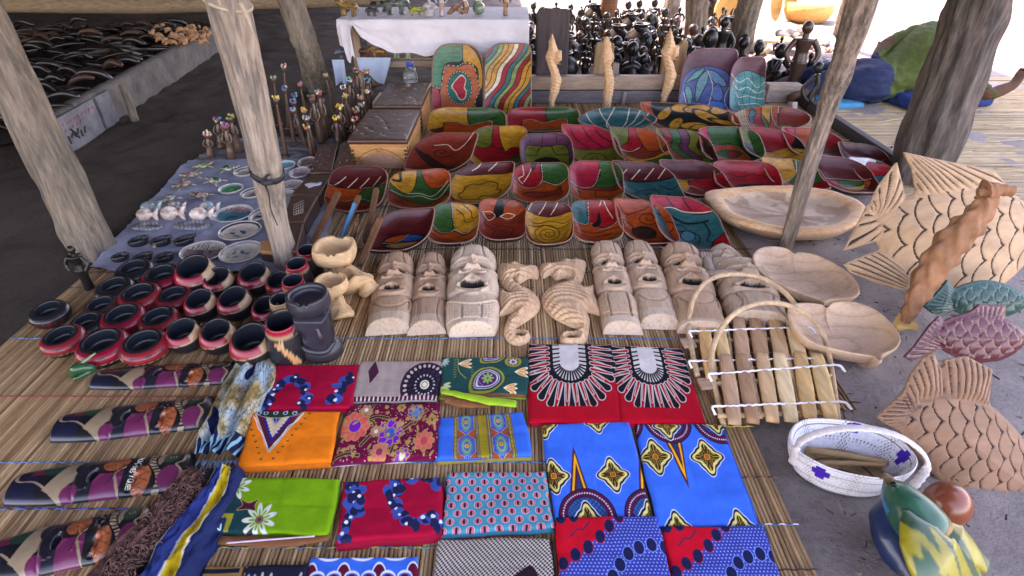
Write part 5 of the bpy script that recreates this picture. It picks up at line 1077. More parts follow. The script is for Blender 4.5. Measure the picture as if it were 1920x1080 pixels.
# ================================================================== folded cloths
def cloth_art(k):
 if k == 'camo1' or k == 'camo2':
  a = Art(260, 150, (.40, .004, .03), 1.75)
  def cam(pts, s):
   r = random.Random(s)
   for i, (x, y) in enumerate(pts):
    for c, rr, n in (('U2', .085, 2), ('N', .075, 2), ('Z', .03, 1)):
     for _ in range(n):
      cx, cy = x + r.uniform(-.09, .09), y + r.uniform(-.08, .08); q = rr * r.uniform(.85, 1.45)
      P = [(cx + q * r.uniform(.6, 1.2) * math.cos(t), cy + q * r.uniform(.5, 1.1) * math.sin(t)) for t in np.linspace(0, 6.28, 7)[:-1]]
      a.blob(P, {'U2': (.025, .075, .33), 'N': 'N', 'Z': 'Z'}[c], None)
  if k == 'camo1': cam([(.12, .75), (.18, .6), (.28, .45), (.42, .34), (.56, .34), (.68, .45), (.78, .6), (.82, .75), (.78, .9), (.1, .9), (1.55, .45), (1.48, .58), (1.42, .72), (1.38, .86), (1.6, .3)], 3)
  else: cam([(.15, .1), (.25, .22), (.2, .38), (.28, .52), (.15, .6), (.1, .75), (.12, .9), (.3, .35), (.95, .1), (.9, .25), (.88, .4), (.98, .55), (1.05, .68), (1.2, .78), (1.4, .8), (1.6, .75), (1.65, .9), (1.2, .05), (1.5, .06), (1.7, .12), (1.0, .2)], 8)
  return a.A
 if k == 'wheel':
  a = Art(300, 140, (.46, .36, .31), 2.15); X, Y = a.X, a.Y
  a.put((np.sin(X * 150) * np.sin(Y * 150) > .25) * .75, (.13, .05, .08)); V = (.07, .012, .035)
  a.poly([(.42, .03), (.56, .32), (.38, .62), (.28, .30)], V)
  a.ell(1.78, .68, .62, .60, V); a.ell(1.78, .68, .57, .55, (.012, .012, .03))
  for rr, n, w in ((.50, 26, .05), (.24, 18, .028)):
   for i in range(n):
    t = i * 2 * math.pi / n; a.ell(1.78 + rr * math.cos(t), .68 + rr * math.sin(t), w, w * .7, (.55, .45, .38), a=t)
  for i in range(18): t = i * 2 * math.pi / 18; a.ell(1.78 + .37 * math.cos(t), .68 + .37 * math.sin(t), .05, .03, V, a=t)
  a.circ(1.78, .68, .115, 'W'); a.stroke(np.abs(sd_circle(X, Y, 1.78, .68, .07)), .008, V); a.poly([(0, .93), (2.2, .93), (2.2, 1), (0, 1)], V)
  a.put((Y > .93) * (np.sin(X * 60) > .4), (.5, .4, .35)); return a.A
 if k == 'paisley':
  a = Art(320, 150, (.004, .065, .06), 2.1); gd, or_, w, pu = (.30, .27, .03), (.75, .30, .08), (.62, .60, .62), (.10, .02, .14)
  def pais(cx, cy, s):
   P = lambda r: closed([(cx + x * s * r, cy + y * s * r) for x, y in ((-1.1, .9), (-1.05, 0), (-.5, -.65), (.3, -.75), (.95, -.3), (.95, .35), (.4, .85), (-.3, .95))], 40)
   a.fill(sd_poly(a.X, a.Y, P(1.3)), gd); a.fill(sd_poly(a.X, a.Y, P(1.12)), (.004, .065, .06)); d = sd_poly(a.X, a.Y, P(.95)); a.fill(d, w); a.fill(np.abs(d + .03) - .015, pu); a.fill(sd_poly(a.X, a.Y, P(.70)), pu)
   for i in range(8): t = i * math.pi / 4; a.ell(cx + .18 * s * math.cos(t) * 1.6, cy + .18 * s * math.sin(t) * 1.6, .22 * s, .09 * s, (.25, .45, .10), a=t)
   for i in range(26): t = i * 2 * math.pi / 26; a.ell(cx + .8 * s * math.cos(t), cy + .72 * s * math.sin(t), .05 * s, .025 * s, w, a=t)
   a.circ(cx, cy, .08 * s, pu)
  pais(1.12, .62, .30); pais(1.25, -.08, .22)
  for cx, cy, sg in ((.65, .2, 1), (1.75, .9, 1), (1.85, .45, -1)):
   for t in (-.5, 0, .5): a.ell(cx - .08 * sg, cy + .12 * t, .15, .035, or_, (.9, .8, .5), .005, t * .8)
  a.ell(1.72, .16, .2, .16, gd); a.ell(1.72, .16, .13, .11, (.12, .05, .05))
  for i in range(8): t = i * math.pi / 4; a.ell(1.72 + .075 * math.cos(t), .16 + .065 * math.sin(t), .035, .02, w, a=t)
  for i in range(7): t = i * .5 - .4; a.ell(.06 + .1 * math.cos(t), .82 + .12 * math.sin(t), .09, .03, (.45, .55, .25), a=t); a.ell(.02 + .1 * math.cos(t), .12 + .1 * math.sin(t), .08, .025, (.35, .5, .4), a=t)
  a.stroke(sd_line(a.X, a.Y, spline([(.4, .05), (.42, .4), (.6, .62)], 16)), .01, gd)
  for i in range(9): y = .08 + i * .06; a.stroke(sd_seg(a.X, a.Y, (.36, y), (.30, y + .02))[0], .006, gd)
  for i in range(9): t = i / 8; a.stroke(sd_seg(a.X, a.Y, (.78, .3 + .6 * t), (.72, .3 + .6 * t))[0], .006, gd)
  return a.A
 if k == 'sunburst':
  a = Art(260, 250, (.46, .004, .014), 1.06); X, Y = a.X, a.Y; cx = .5; blk = (.008, .008, .014); cr = (.58, .52, .48)
  def U(r, ry, x=cx): return np.where(Y < .30, np.abs(X - x) - r, np.hypot((X - x) / r, (Y - .30) / ry) * r - r)
  a.fill(U(.40, .40), blk)
  for i in range(23):                              # long black fingers reaching out
   if i < 5: p, q = (cx - .30, .03 + i * .075), (cx - .52, .05 + i * .085)
   elif i > 17: j = 22 - i; p, q = (cx + .30, .03 + j * .075), (cx + .52, .05 + j * .085)
   else: t = math.pi * (1 - (i - 5) / 12); p, q = (cx + .31 * math.cos(t), .35 + .22 * math.sin(t)), (cx + .50 * math.cos(t), .36 + .50 * math.sin(t))
   d, tt = sd_seg(X, Y, p, q); d = d - (.012 + .034 * tt ** 1.5); a.fill(d, blk); a.stroke(np.abs(d), .005, cr)
  for i in range(22):                              # red fingers between
   if i < 5: p, q = (cx - .26, .07 + i * .075), (cx - .50, .09 + i * .085)
   elif i > 16: j = 21 - i; p, q = (cx + .26, .07 + j * .075), (cx + .50, .09 + j * .085)
   else: t = math.pi * (1 - (i - 4.5) / 12); p, q = (cx + .30 * math.cos(t), .34 + .23 * math.sin(t)), (cx + .42 * math.cos(t), .35 + .42 * math.sin(t))
   d, tt = sd_seg(X, Y, p, q); d = d - (.020 - .008 * tt); a.fill(d, (.46, .004, .014)); a.stroke(np.abs(d), .004, cr)
  d = U(.20, .22); a.fill(d, cr); 
  ins = U(.115, .08)
  for i in range(25):
   if i < 5: p, q = (cx - .11, .02 + i * .06), (cx - .21, .025 + i * .065)
   elif i > 19: j = 24 - i; p, q = (cx + .11, .02 + j * .06), (cx + .21, .025 + j * .065)
   else: t = math.pi * (1 - (i - 4.5) / 15); p, q = (cx + .115 * math.cos(t), .30 + .10 * math.sin(t)), (cx + .22 * math.cos(t), .31 + .24 * math.sin(t))
   a.stroke(sd_seg(X, Y, p, q)[0], .011, blk)
  a.fill(ins, (.62, .56, .54)); a.put((Y > .83) * 1., (.46, .004, .014)); return a.A
 if k == 'orange':
  a = Art(260, 160, (.95, .20, .012), 1.62); bl, wn, cr, gr = (.01, .02, .22), (.10, .012, .04), (.60, .45, .30), (.01, .05, .012)
  a.poly([(.0, -.05), (.47, .80), (.52, .80), (1.02, -.05)], cr); a.poly([(.03, -.05), (.48, .74), (1.0, -.05)], wn); a.poly([(.14, -.05), (.49, .62), (.87, -.05)], bl); a.poly([(.18, -.05), (.49, .52), (.83, -.05)], cr)
  for i in range(8): y = i * .06; a.stroke(sd_seg(a.X, a.Y, (.24 + i * .028, y + .02), (.30 + i * .025, y))[0], .008, (.75, .62, .42)); a.stroke(sd_seg(a.X, a.Y, (.76 - i * .028, y + .02), (.70 - i * .025, y))[0], .008, (.75, .62, .42))
  a.poly([(.34, .05), (.49, .32), (.64, .05)], bl); a.line([(.36, .05), (.49, .30), (.62, .05)], cr, .006, smooth=False); a.line([(.49, .1), (.49, .3)], cr, .005, smooth=False)
  a.blob([(.0, -.1), (.95, -.1), (.88, .08), (.7, .13), (.5, .16), (.3, .14), (.1, .08)], gr, cr, .004)
  for x in (.14, .27, .45, .63, .8): a.circ(x, .05, .045, 'Z'); a.circ(x, .06, .028, bl)
  for sgn, x0, x1 in ((1, 1.0, .53), (-1, -.02, .46)):
   for i in range(9): t = i / 8; x, y = x0 + (x1 - x0) * t + sgn * .07, .05 + .85 * t; a.circ(x, y, .024, 'K'); a.circ(x, y - .01, .013, (.95, .35, .03)); a.circ(x - sgn * .03, y + .03, .012, 'Y')
  a.line([(.03, .1), (.12, .2), (.2, .35), (.3, .45), (.45, .7)], 'Z', .006); a.line([(.97, .05), (.88, .2), (.75, .3), (.68, .45), (.54, .65)], 'Z', .006); return a.A
 if k == 'batik':
  a = Art(300, 180, (.16, .004, .035), 1.75); r = random.Random(4); gd, dk = (.48, .26, .08), (.035, .035, .03)
  for _ in range(420): x, y = r.uniform(0, 1.75), r.uniform(0, 1); a.circ(x, y, r.uniform(.004, .010), r.choice(['W', (.55, .2, .3), gd]))
  def stem(P): a.line(P, gd, .030); a.line(P, dk, .020)
  stem([(.50, -.05), (.42, .2), (.45, .3)]); stem([(.45, .30), (.58, .42), (.52, .6), (.4, .75)]); stem([(.45, .3), (.6, .25), (.8, .30)]); stem([(.95, .9), (1.0, .7), (1.05, .55), (1.25, .4), (1.35, .3)]); stem([(.0, .95), (.2, .88), (.4, .92)]); stem([(1.3, .4), (1.4, .25), (1.5, .15)])
  def fl(cx, cy, s, c, c2, n=8):
   for i in range(n): t = i * 6.283 / n; a.ell(cx + s * .62 * math.cos(t), cy + s * .62 * math.sin(t), s * .40, s * .30, c, gd, .007, t)
   a.circ(cx, cy, s * .42, c2, gd, .006)
  fl(.22, .42, .26, (.75, .10, .09), (.16, .01, .35), 10); fl(.88, .56, .24, (.20, .012, .42), (.04, .10, .35)); fl(1.30, .20, .15, (.03, .10, .36), (.05, .2, .5), 9); fl(1.5, .72, .18, (.75, .12, .10), (.60, .06, .08)); fl(.75, .88, .15, (.70, .14, .12), (.3, .03, .1)); fl(.36, .12, .10, (.22, .02, .35), 'W', 6)
  fl(1.15, .95, .13, (.22, .012, .42), 'W', 7); fl(1.02, .1, .08, (.5, .3, .1), dk, 6); fl(.62, .52, .1, (.45, .1, .3), 'W', 7); fl(1.62, .35, .1, (.55, .25, .2), dk, 6)
  for _ in range(34): x, y, t = r.uniform(0, 1.75), r.uniform(0, 1), r.uniform(0, 3); a.ell(x, y, .045, .016, dk, gd, .005, t)
  for _ in range(30): x, y = r.uniform(0, 1.75), r.uniform(0, 1); fl(x, y, .035, r.choice(['W', (.7, .35, .3)]), gd, 5)
  return a.A
 if k == 'bands':
  a = Art(300, 160, (.0, .13, .62), 1.9); X, Y = a.X, a.Y; gd = (.36, .26, .02)
  a.put(((X > .32) & (X < 1.60)) * 1., gd); a.put(((X > .82) & (X < 1.08)) * (np.sin(Y * 190 + np.sin(X * 60) * 1.2) > .3) * .7, (.16, .10, .01))
  for c in (.60, 1.31):
   d = np.abs(X - c) - .17; a.fill(d, (.015, .03, .38)); a.put((d < 0) * (np.sin(X * 130) * np.sin(Y * 130) > .5), (.25, .35, .7))
   for cy in (.20, .76): a.ell(c, cy, .12, .22, (.05, .22, .25)); a.ell(c, cy, .09, .17, (.2, .33, .2)); a.ell(c, cy, .06, .12, (.03, .15, .3)); a.circ(c, cy, .045, (.75, .35, .03)); a.circ(c, cy, .02, (.5, .05, .02))
   for s in (-1, 1):
    for cy in (.48, 1.02): a.poly([(c + s * .20, cy - .13), (c + s * .20, cy + .13), (c + s * .02, cy)], (.32, .06, .03), gd, .006)
   for s in (-.20, .20, .26, -.26): a.put((np.abs(X - c - s) < .008) * 1., (.02, .04, .12))
  for x in (.32, .345, 1.575, 1.60, .83, 1.07): a.put((np.abs(X - x) < .006) * 1., (.03, .05, .12))
  a.put(((np.abs(X - .39) < .03) | (np.abs(X - 1.53) < .03)) * (np.sin(Y * 60) > 0) * .5, (.12, .12, .02)); return a.A
 if k in ('blueL', 'blueR'):
  a = Art(230, 240, (.0, .145, .70), .96); X, Y = a.X, a.Y
  def star(cx, cy, s):
   t = np.arctan2(Y - cy, X - cx); r = np.hypot(X - cx, (Y - cy) * .92); k8 = s * (1 + .22 * np.cos(4 * t) + .07 * np.cos(8 * t + .5)); d = r - k8
   a.fill(d - .030, 'Z'); a.fill(d - .022, (.02, .015, .03)); a.fill(d, (.75, .66, .22)); a.fill(d + .026, (.05, .022, .012))
   a.put(a.cov(d + .03) * (np.abs(np.sin(t * 10)) < .22) * (r > s * .3), (.80, .50, .04)); a.circ(cx, cy, s * .26, (.80, .35, .03)); a.circ(cx, cy, s * .19, (.30, .03, .02)); a.circ(cx, cy, s * .10, (.7, .2, .05)); a.circ(cx, cy, s * .05, (.3, .03, .02))
  def arch(cx, cy, r, sg):
   d = np.hypot(X - cx, (Y - cy) * 1.0) - r; half = (Y - cy) * sg > -.01
   a.put(a.cov(d - .012) * half, (.01, .01, .02)); a.put(a.cov(d) * half, (.10, .008, .05)); a.put(a.cov(np.abs(d + .035) - .006) * half * (np.sin(np.arctan2(Y - cy, X - cx) * 60) > -.2), (.7, .6, .7))
   a.put(a.cov(d + .07) * half, (.01, .012, .03)); a.put(a.cov(d + .078) * half, (.01, .09, .26)); a.put(a.cov(d + .078) * half * ((np.abs(np.sin((X + Y) * 62)) < .3) | (np.abs(np.sin((X - Y) * 62)) < .3)), (.006, .02, .10))
  def spike(x0, x1, yb, xt, yt):
   a.poly([(x0 - .022, yb), (xt, yt - .09 * np.sign(yb - yt)), (x1 + .022, yb)], (.09, .012, .03)); a.poly([(x0, yb), (xt, yt), (x1, yb)], (.95, .42, .02)); xc = (x0 + x1) / 2
   a.poly([(x0 + .022, yb), (xt, yt + .10 * np.sign(yb - yt)), (x1 - .022, yb)], (.09, .012, .03)); a.poly([(x0 + .045, yb), (xt + .0, yt + .20 * np.sign(yb - yt)), (x1 - .045, yb)], (.008, .04, .16))
  if k == 'blueL':
   spike(.20, .37, .82, .30, .36); spike(.90, 1.07, .82, 1.0, .36); star(.05, .60, .115); star(.66, .60, .115); star(.02, .02, .10); star(.60, .0, .09); arch(.33, 1.02, .28, -1); arch(.96, 1.02, .26, -1); star(.33, 1.03, .11); star(.96, 1.03, .11)
  else:
   spike(.30, .44, .20, .40, .60); star(.14, .37, .12); star(.68, .37, .12); arch(.36, -.03, .25, 1); arch(.90, -.03, .25, 1); arch(-.17, -.03, .25, 1); star(.34, .03, .10); star(.88, .0, .08); star(.20, 1.02, .09); star(.80, 1.03, .10)
  return a.A
 if k in ('dotsL', 'dotsR'):
  a = Art(260, 200, (.02, .05, .33), 1.3); X, Y = a.X, a.Y; u, v = X * 22, Y * 22; q = np.hypot((u + (np.floor(v) % 2) * .5) % 1 - .5, v % 1 - .5)
  a.put(np.clip((.24 - q) * 8, 0, 1), (.45, .5, .75)); a.put(np.clip((.10 - q) * 8, 0, 1), (.02, .05, .33))
  P = [(-.1, -.1), (.72, -.1), (.68, .08), (.55, .26), (.36, .44), (.2, .6), (-.1, .76)]; a.blob(P, (.62, .006, .02), None)
  for x, y in ((.06, .02), (.22, .0), (.80, .02), (.66, .15), (.53, .30), (.37, .44), (.21, .54), (.06, .66)): a.ell(x, y, .068, .10, (.5, .01, .03)); a.ell(x, y, .060, .09, (.008, .012, .06))
  a.line([(.16, .30), (.25, .2), (.33, .19), (.42, .08)], (.03, .02, .06), .010)
  for x, y in ((.50, .98), (.62, .83), (.72, .68), (.84, .54), (.98, .46), (1.14, .42), (1.3, .45)): a.ell(x, y, .072, .10, (.12, .25, .75)); a.ell(x, y, .062, .09, (.008, .012, .06))
  a.ell(1.22, .98, .08, .09, (.5, .01, .05)); a.ell(1.06, 1.0, .07, .09, (.5, .01, .05)); a.ell(1.22, .99, .07, .08, (.008, .012, .06)); a.ell(1.06, 1.01, .06, .08, (.008, .012, .06)); return a.A
 if k == 'green':
  a = Art(300, 160, (.13, .33, .008), 2.05); a.blob([(-.1, -.2), (.12, .0), (.35, .4), (.62, .6), (.66, 1.2), (-.2, 1.2)], (.002, .045, .05), None)
  def fl(cx, cy, s):
   for i in range(9): t = i * 6.283 / 9 + .3; a.ell(cx + s * .62 * math.cos(t), cy + s * .62 * math.sin(t), s * .42, s * .17, (.55, .30, .12), None, 0, t); a.ell(cx + s * .62 * math.cos(t), cy + s * .62 * math.sin(t), s * .39, s * .145, (.60, .72, .60), None, 0, t); a.ell(cx + s * .42 * math.cos(t), cy + s * .42 * math.sin(t), s * .22, s * .07, (.16, .40, .03), None, 0, t)
   a.circ(cx, cy, s * .26, (.6, .4, .2)); a.circ(cx, cy, s * .235, (.10, .012, .012)); a.circ(cx, cy, s * .12, (.02, .06, .02))
   for i in range(12): t = i * .5236; a.stroke(sd_seg(a.X, a.Y, (cx + s * .13 * math.cos(t), cy + s * .13 * math.sin(t)), (cx + s * .2 * math.cos(t), cy + s * .2 * math.sin(t)))[0], .005, (.5, .25, .15))
  fl(.18, .18, .27); fl(.78, .78, .30); a.blob([(.34, .42), (.5, .48), (.66, .42), (.62, .52), (.66, .62), (.5, .6), (.33, .62), (.40, .52)], (.07, .012, .03), (.5, .25, .1), .006, 60)
  a.poly([(.08, .68), (.3, .68), (.28, .98), (.2, .98), (.2, .76), (.08, .76)], (.30, .27, .03)); a.line([(-.0, .95), (.08, .78), (.14, .95), (.04, .9)], 'Z', .012); return a.A
 if k == 'ovals':
  a = Art(300, 150, (.0, .26, .36), 1.95); X, Y = a.X, a.Y; u, v = X / .245, Y / .13; row = np.floor(v); cx = (u + (row % 2) * .5) % 1 - .5; cy = v % 1 - .5; q = np.hypot(cx * 1.45, cy * 1.0) * .24
  a.put(np.clip((.135 - q) / .01, 0, 1) * np.clip((q - .125) / .01, 0, 1), (.12, .15, .35)); a.put(np.clip((.112 - q) / .01, 0, 1), (.75, .42, .50)); a.put(np.clip((.097 - q) / .008, 0, 1), (.45, .07, .10)); a.put(np.clip((.09 - q) / .01, 0, 1) * (np.sin(cx * 75) > .1) * .7, (.85, .35, .35)); a.put(np.clip((.05 - np.hypot(cx * 3.2, cy * .85) * .16) / .01, 0, 1), (.015, .01, .04)); return a.A
 if k == 'bw':
  a = Art(320, 150, (.55, .47, .40), 1.9); X, Y = a.X, a.Y; a.put(np.clip(.5 + 1.6 * np.sin(X * 92 + Y * 24) * np.sin(Y * 92 + X * 12), 0, 1), (.015, .012, .03)); a.blob([(1.0, 1.1), (1.15, .8), (1.35, .62), (1.55, .5), (1.66, .72), (1.74, 1.1)], (.022, .008, .016), None); return a.A
 if k == 'bluecirc':
  a = Art(260, 60, (.0, .13, .62), 4.4); z, m = 'Z', (.13, .006, .03)
  for x in (.15, 1.45, 2.85, 4.2): a.circ(x, .42, .30, z); a.circ(x, .42, .26, m)
  for x in (.45, 1.1, 1.8, 2.45, 3.2, 3.85): a.ell(x, .42, .30, .13, z); a.ell(x, .42, .25, .08, (.0, .13, .62)); a.ell(x, .42, .14, .06, m)
  for x in (.8, 2.15, 3.5): a.ell(x, -.1, .62, .2, z); a.ell(x, -.1, .6, .15, (.0, .2, .75))
  a.ell(3.8, 1.0, .3, .25, (.8, .4, .1)); return a.A
 if k == 'darkband':
  a = Art(260, 60, (.010, .012, .03), 4.4); X, Y = a.X, a.Y; a.put((X < 1.9) * (np.sin(Y * 40) > .2) * 1., (.30, .17, .05)); a.put(((X > 1.6) & (X < 1.75)) * 1., (.3, .17, .05)); a.put(((X > 1.75) & (X < 1.85)) * 1., (.02, .02, .03))
  for x in (2.05, 2.3): a.ell(x, .5, .12, .3, (.25, .35, .65)); a.ell(x, .5, .06, .15, 'N')
  a.line([(2.6, .2), (2.8, .6), (2.95, .2), (3.1, .6), (3.3, .3), (3.5, .7), (3.7, .3), (3.9, .6), (4.2, .2)], (.45, .4, .35), .05); return a.A
 if k == 'scarf':
  a = Art(300, 300, (.46, .40, .26), 1.0); X, Y = a.X, a.Y
  n = np.array([mnoise.fractal(Vector((x * 5, y * 5, 1)), 1, 2, 4) for x, y in zip(X.ravel()[::9], Y.ravel()[::9])]); n = np.repeat(n, 9)[:X.size].reshape(X.shape)
  a.put(np.clip(n * 2.2 + .2, 0, 1), (.36, .50, .58)); a.put(np.clip(-n * 2.4 - .1, 0, 1), (.28, .19, .07)); r = random.Random(2); pts = np.array([(r.random(), r.random()) for _ in range(500)])
  d1 = np.full(X.shape, 9.); d2 = np.full(X.shape, 9.)
  for x, y in pts: q = np.hypot(X - x, Y - y); m = q < d1; d2 = np.where(m, d1, np.minimum(d2, q)); d1 = np.where(m, q, d1)
  a.put(np.clip(1 - (d2 - d1) / .007, 0, 1) * .85, (.05, .05, .05)); a.blob([(.35, -.05), (.55, -.05), (.50, .15), (.58, .32), (.50, .34), (.42, .2), (.30, .1)], 'N', None); a.line([(.58, .05), (.68, .1), (.6, .18)], 'N', .025); a.blob([(.75, .62), (.9, .55), (.85, .7), (.6, .85), (.5, .9), (.55, .8)], 'N', None); a.line([(.45, .95), (.75, .75)], 'N', .02)
  a.blob([(-.1, .86), (.3, .84), (.6, .9), (1.1, .85), (1.1, 1.1), (-.1, 1.1)], (.008, .012, .04), None)
  for i in range(10): a.line([(i * .1, .86), (i * .1 + r.uniform(-.05, .08), 1.02)], (.15, .38, .48), .018)
  return a.A
ARTC = {}
def cmat(k):
 if k not in ARTC: ARTC[k] = printed(cloth_art(k), 'print_' + k, .92, .14, True, 0, .12)
 return ARTC[k]
def plainc(c): return surf(c, .88, .25, .15, 60, bmp=.4, bdist=.001, sheen=.15)
def sheet(quad, z, mat, name, root, org, nu=44, nv=34, th=.006, amp=.0022, seed=0, uvm=None, curl=0.0):
 """cloth slab between four ground corners TL TR BR BL with rounded folded edges"""
 A, B, C, D_ = [np.array(q, dtype=float) for q in quad]; V = []; UV = []
 for j in range(nv + 1):
  for i in range(nu + 1):
   u, v = i / nu, j / nv; p = (A * (1 - u) + B * u) * (1 - v) + (D_ * (1 - u) + C * u) * v
   e = min(u, 1 - u) * nu / 1.3; f = min(v, 1 - v) * nv / 1.3; k = min(1, e) ** .5 * min(1, f) ** .5
   n = mnoise.fractal(Vector((p[0] * 9 + seed, p[1] * 9, 0)), 1, 2, 3); wr = mnoise.noise(Vector((p[0] * 3 + seed * 3, p[1] * 22, 5)))
   ed = mnoise.noise(Vector((p[0] * 11, p[1] * 11, seed))) * .006 * (1 if min(u, 1 - u, v, 1 - v) < .001 else 0)
   V.append((p[0] - org[0] + ed, p[1] - org[1] + ed, z - org[2] + th * (k - 1) + amp * (1.6 * n + wr * 1.2) - .0016 * math.exp(-((u - .5 + .01 * math.sin(v * 3 + seed)) / .012) ** 2) - .0013 * math.exp(-((v - .52 + .01 * math.sin(u * 4)) / .016) ** 2) + .004 * max(0, mnoise.noise(Vector((seed * 1.7, u * 2, v * 2))) ) * (min(1, 6 * abs(u - .5)) * min(1, 6 * abs(v - .5))) + curl * max(0, v - .9) * 10 * .0)); UV.append((u, 1 - v))
 n1 = len(V); F = [f[::-1] for f in gridF(nu + 1, nv + 1)]
 rim = [i for i in range(nu + 1)] + [nu + (nu + 1) * j for j in range(1, nv + 1)] + [nv * (nu + 1) + i for i in range(nu - 1, -1, -1)] + [(nu + 1) * j for j in range(nv - 1, 0, -1)]
 for i in rim: V.append((V[i][0], V[i][1], V[i][2] - th * .9)); UV.append(UV[i])
 m = len(rim); F += [(rim[k], rim[(k + 1) % m], n1 + (k + 1) % m, n1 + k) for k in range(m)]
 return mk(name, (np.array(V), F), mat, root, uv=UV)
def cloth(quad, art, label, under=((.10, .05, .05),), z=.020, layers=2, seed=1, group='folded printed cloths laid out on the mat', step=.0052):
 q = [G(px, py, z + layers * step) for px, py in quad]; c = sum(q) / 4; root = empty('folded_cloth', (c[0], c[1], z), 0, label, 'cloth', group); org = np.array([c[0], c[1], z])
 r = random.Random(seed)
 for i in range(layers):
  dx, dy = r.uniform(-.008, .008), r.uniform(-.012, .001); col = under[i % len(under)]
  sheet([p + np.array([dx, dy, 0]) for p in q], z + (i + 1) * step - .001, plainc(col) if not isinstance(col, str) else cmat(col), 'lower_fold', root, org, 24, 18, step * .95, .0012, seed + i)
 sheet(q, z + (layers + 1) * step, cmat(art), 'printed_top', root, org, seed=seed, th=step * .95)
 return root, q
CR = (.36, .004, .025)
cloth([(516, 686), (673, 684), (659, 767), (489, 768)], 'camo1', 'crimson folded cloth with a blue camouflage ring, top left of the cloths', (CR,), seed=2)
cloth([(675, 678), (829, 676), (821, 748), (659, 752)], 'wheel', 'beige folded cloth with a maroon diamond and spoked wheel', ((.07, .012, .035), (.4, .32, .28)), seed=3)
rt, q = cloth([(828, 672), (992, 670), (991, 738), (826, 738)], 'paisley', 'dark teal folded cloth with a white and violet paisley', ((.30, .45, .03), (.25, .10, .04)), seed=4)
def roll(root, pts, r, mat, name, fl=.45):
 P = [G(px, py, z) - np.array(root.location) for px, py, z in pts]; mk(name, tube(P, r, 12, 24, nz=.3, flat=fl), mat, root)
roll(rt, [(829, 733, .045), (870, 742, .048), (920, 752, .044), (968, 757, .034)], [.010, .012, .017, .015], surf((.24, .44, .012), .85, var=.1), 'green_fold')
roll(rt, [(836, 748, .028), (870, 756, .03), (920, 760, .028)], [.016, .02, .012], plainc((.25, .09, .035)), 'brown_fold')
cloth([(990, 645), (1150, 646), (1166, 792), (993, 793)], 'sunburst', 'red and black cloth with white centred sunburst, left one of the pair', (CR, CR), seed=5, layers=2)
cloth([(1143, 650), (1280, 654), (1322, 794), (1164, 793)], 'sunburst', 'red and black cloth with white centred sunburst beside the xylophones', (CR, CR), seed=6, layers=2, step=.0055)
cloth([(474, 772), (637, 772), (621, 866), (445, 876)], 'orange', 'bright orange cloth with a large blue and cream V pattern', ((.8, .17, .01),), seed=7)
cloth([(655, 760), (826, 756), (820, 858), (625, 868)], 'batik', 'magenta batik cloth crowded with violet and coral flowers', ((.6, .55, .6), (.16, .01, .05)), seed=8)
rt, q = cloth([(824, 783), (980, 773), (998, 853), (819, 862)], 'bands', 'blue cloth with two ochre bands of eye motifs', ((.36, .26, .05), (.0, .12, .5)), seed=9)
cloth([(1015, 796), (1180, 790), (1222, 969), (1040, 973)], 'blueL', 'long blue cloth with upright orange spikes, left one of the blue pair', ((.0, .09, .4), (.3, .26, .06)), seed=10, z=.019)
cloth([(1190, 795), (1353, 797), (1421, 986), (1231, 988)], 'blueR', 'long blue cloth with hanging spike and maroon arcs, right of the blue pair', ((.10, .01, .05), (.0, .09, .4)), seed=11, z=.019, step=.0055)
cloth([(1043, 971), (1231, 968), (1268, 1110), (1048, 1110)], 'dotsL', 'red and blue dotted cloth at the bottom edge, left one of the pair', ((.4, .01, .02), (.3, .01, .02)), seed=12, z=.024, step=.0055)
cloth([(1240, 988), (1430, 985), (1478, 1125), (1268, 1125)], 'dotsR', 'red and blue dotted cloth at the bottom edge, right one of the pair', ((.02, .03, .12),), seed=13, z=.023)
rt, q = cloth([(432, 898), (637, 898), (617, 1004), (397, 1001)], 'green', 'lime green folded cloth with two pale daisy flowers', ((.25, .09, .035), (.13, .3, .02)), seed=14, step=.0065)
roll(rt, [(412, 1012, .03), (500, 1016, .03), (560, 1014, .03), (618, 1006, .03)], [.012, .016, .014, .010], plainc((.20, .075, .03)), 'brown_fold')
roll(rt, [(425, 1018, .043), (500, 1012, .046), (590, 1005, .044)], .0022, plainc((.5, .4, .5)), 'piping', 1)
cloth([(645, 903), (829, 895), (831, 1000), (630, 1019)], 'camo2', 'crimson folded cloth with blue camouflage stripes beside the green one', (CR,), seed=15, step=.0055)
cloth([(840, 886), (1022, 884), (1040, 990), (829, 1002)], 'ovals', 'turquoise cloth with rows of pink oval eyes', ((.30, .07, .10), (.0, .2, .3)), seed=16)
cloth([(822, 1012), (1030, 1010), (1044, 1120), (805, 1120)], 'bw', 'grey speckled black and white cloth with a dark leaf shape, bottom edge', ((.02, .015, .03),), seed=17)
cloth([(582, 1046), (783, 1044), (790, 1140), (560, 1145)], 'bluecirc', 'blue cloth with maroon discs and chain line at the bottom edge', ((.4, .1, .03), (.0, .1, .4)), seed=18)
cloth([(382, 1062), (578, 1062), (560, 1160), (350, 1160)], 'darkband', 'dark cloth with ochre stripes at the bottom edge', ((.02, .02, .04),), seed=19)

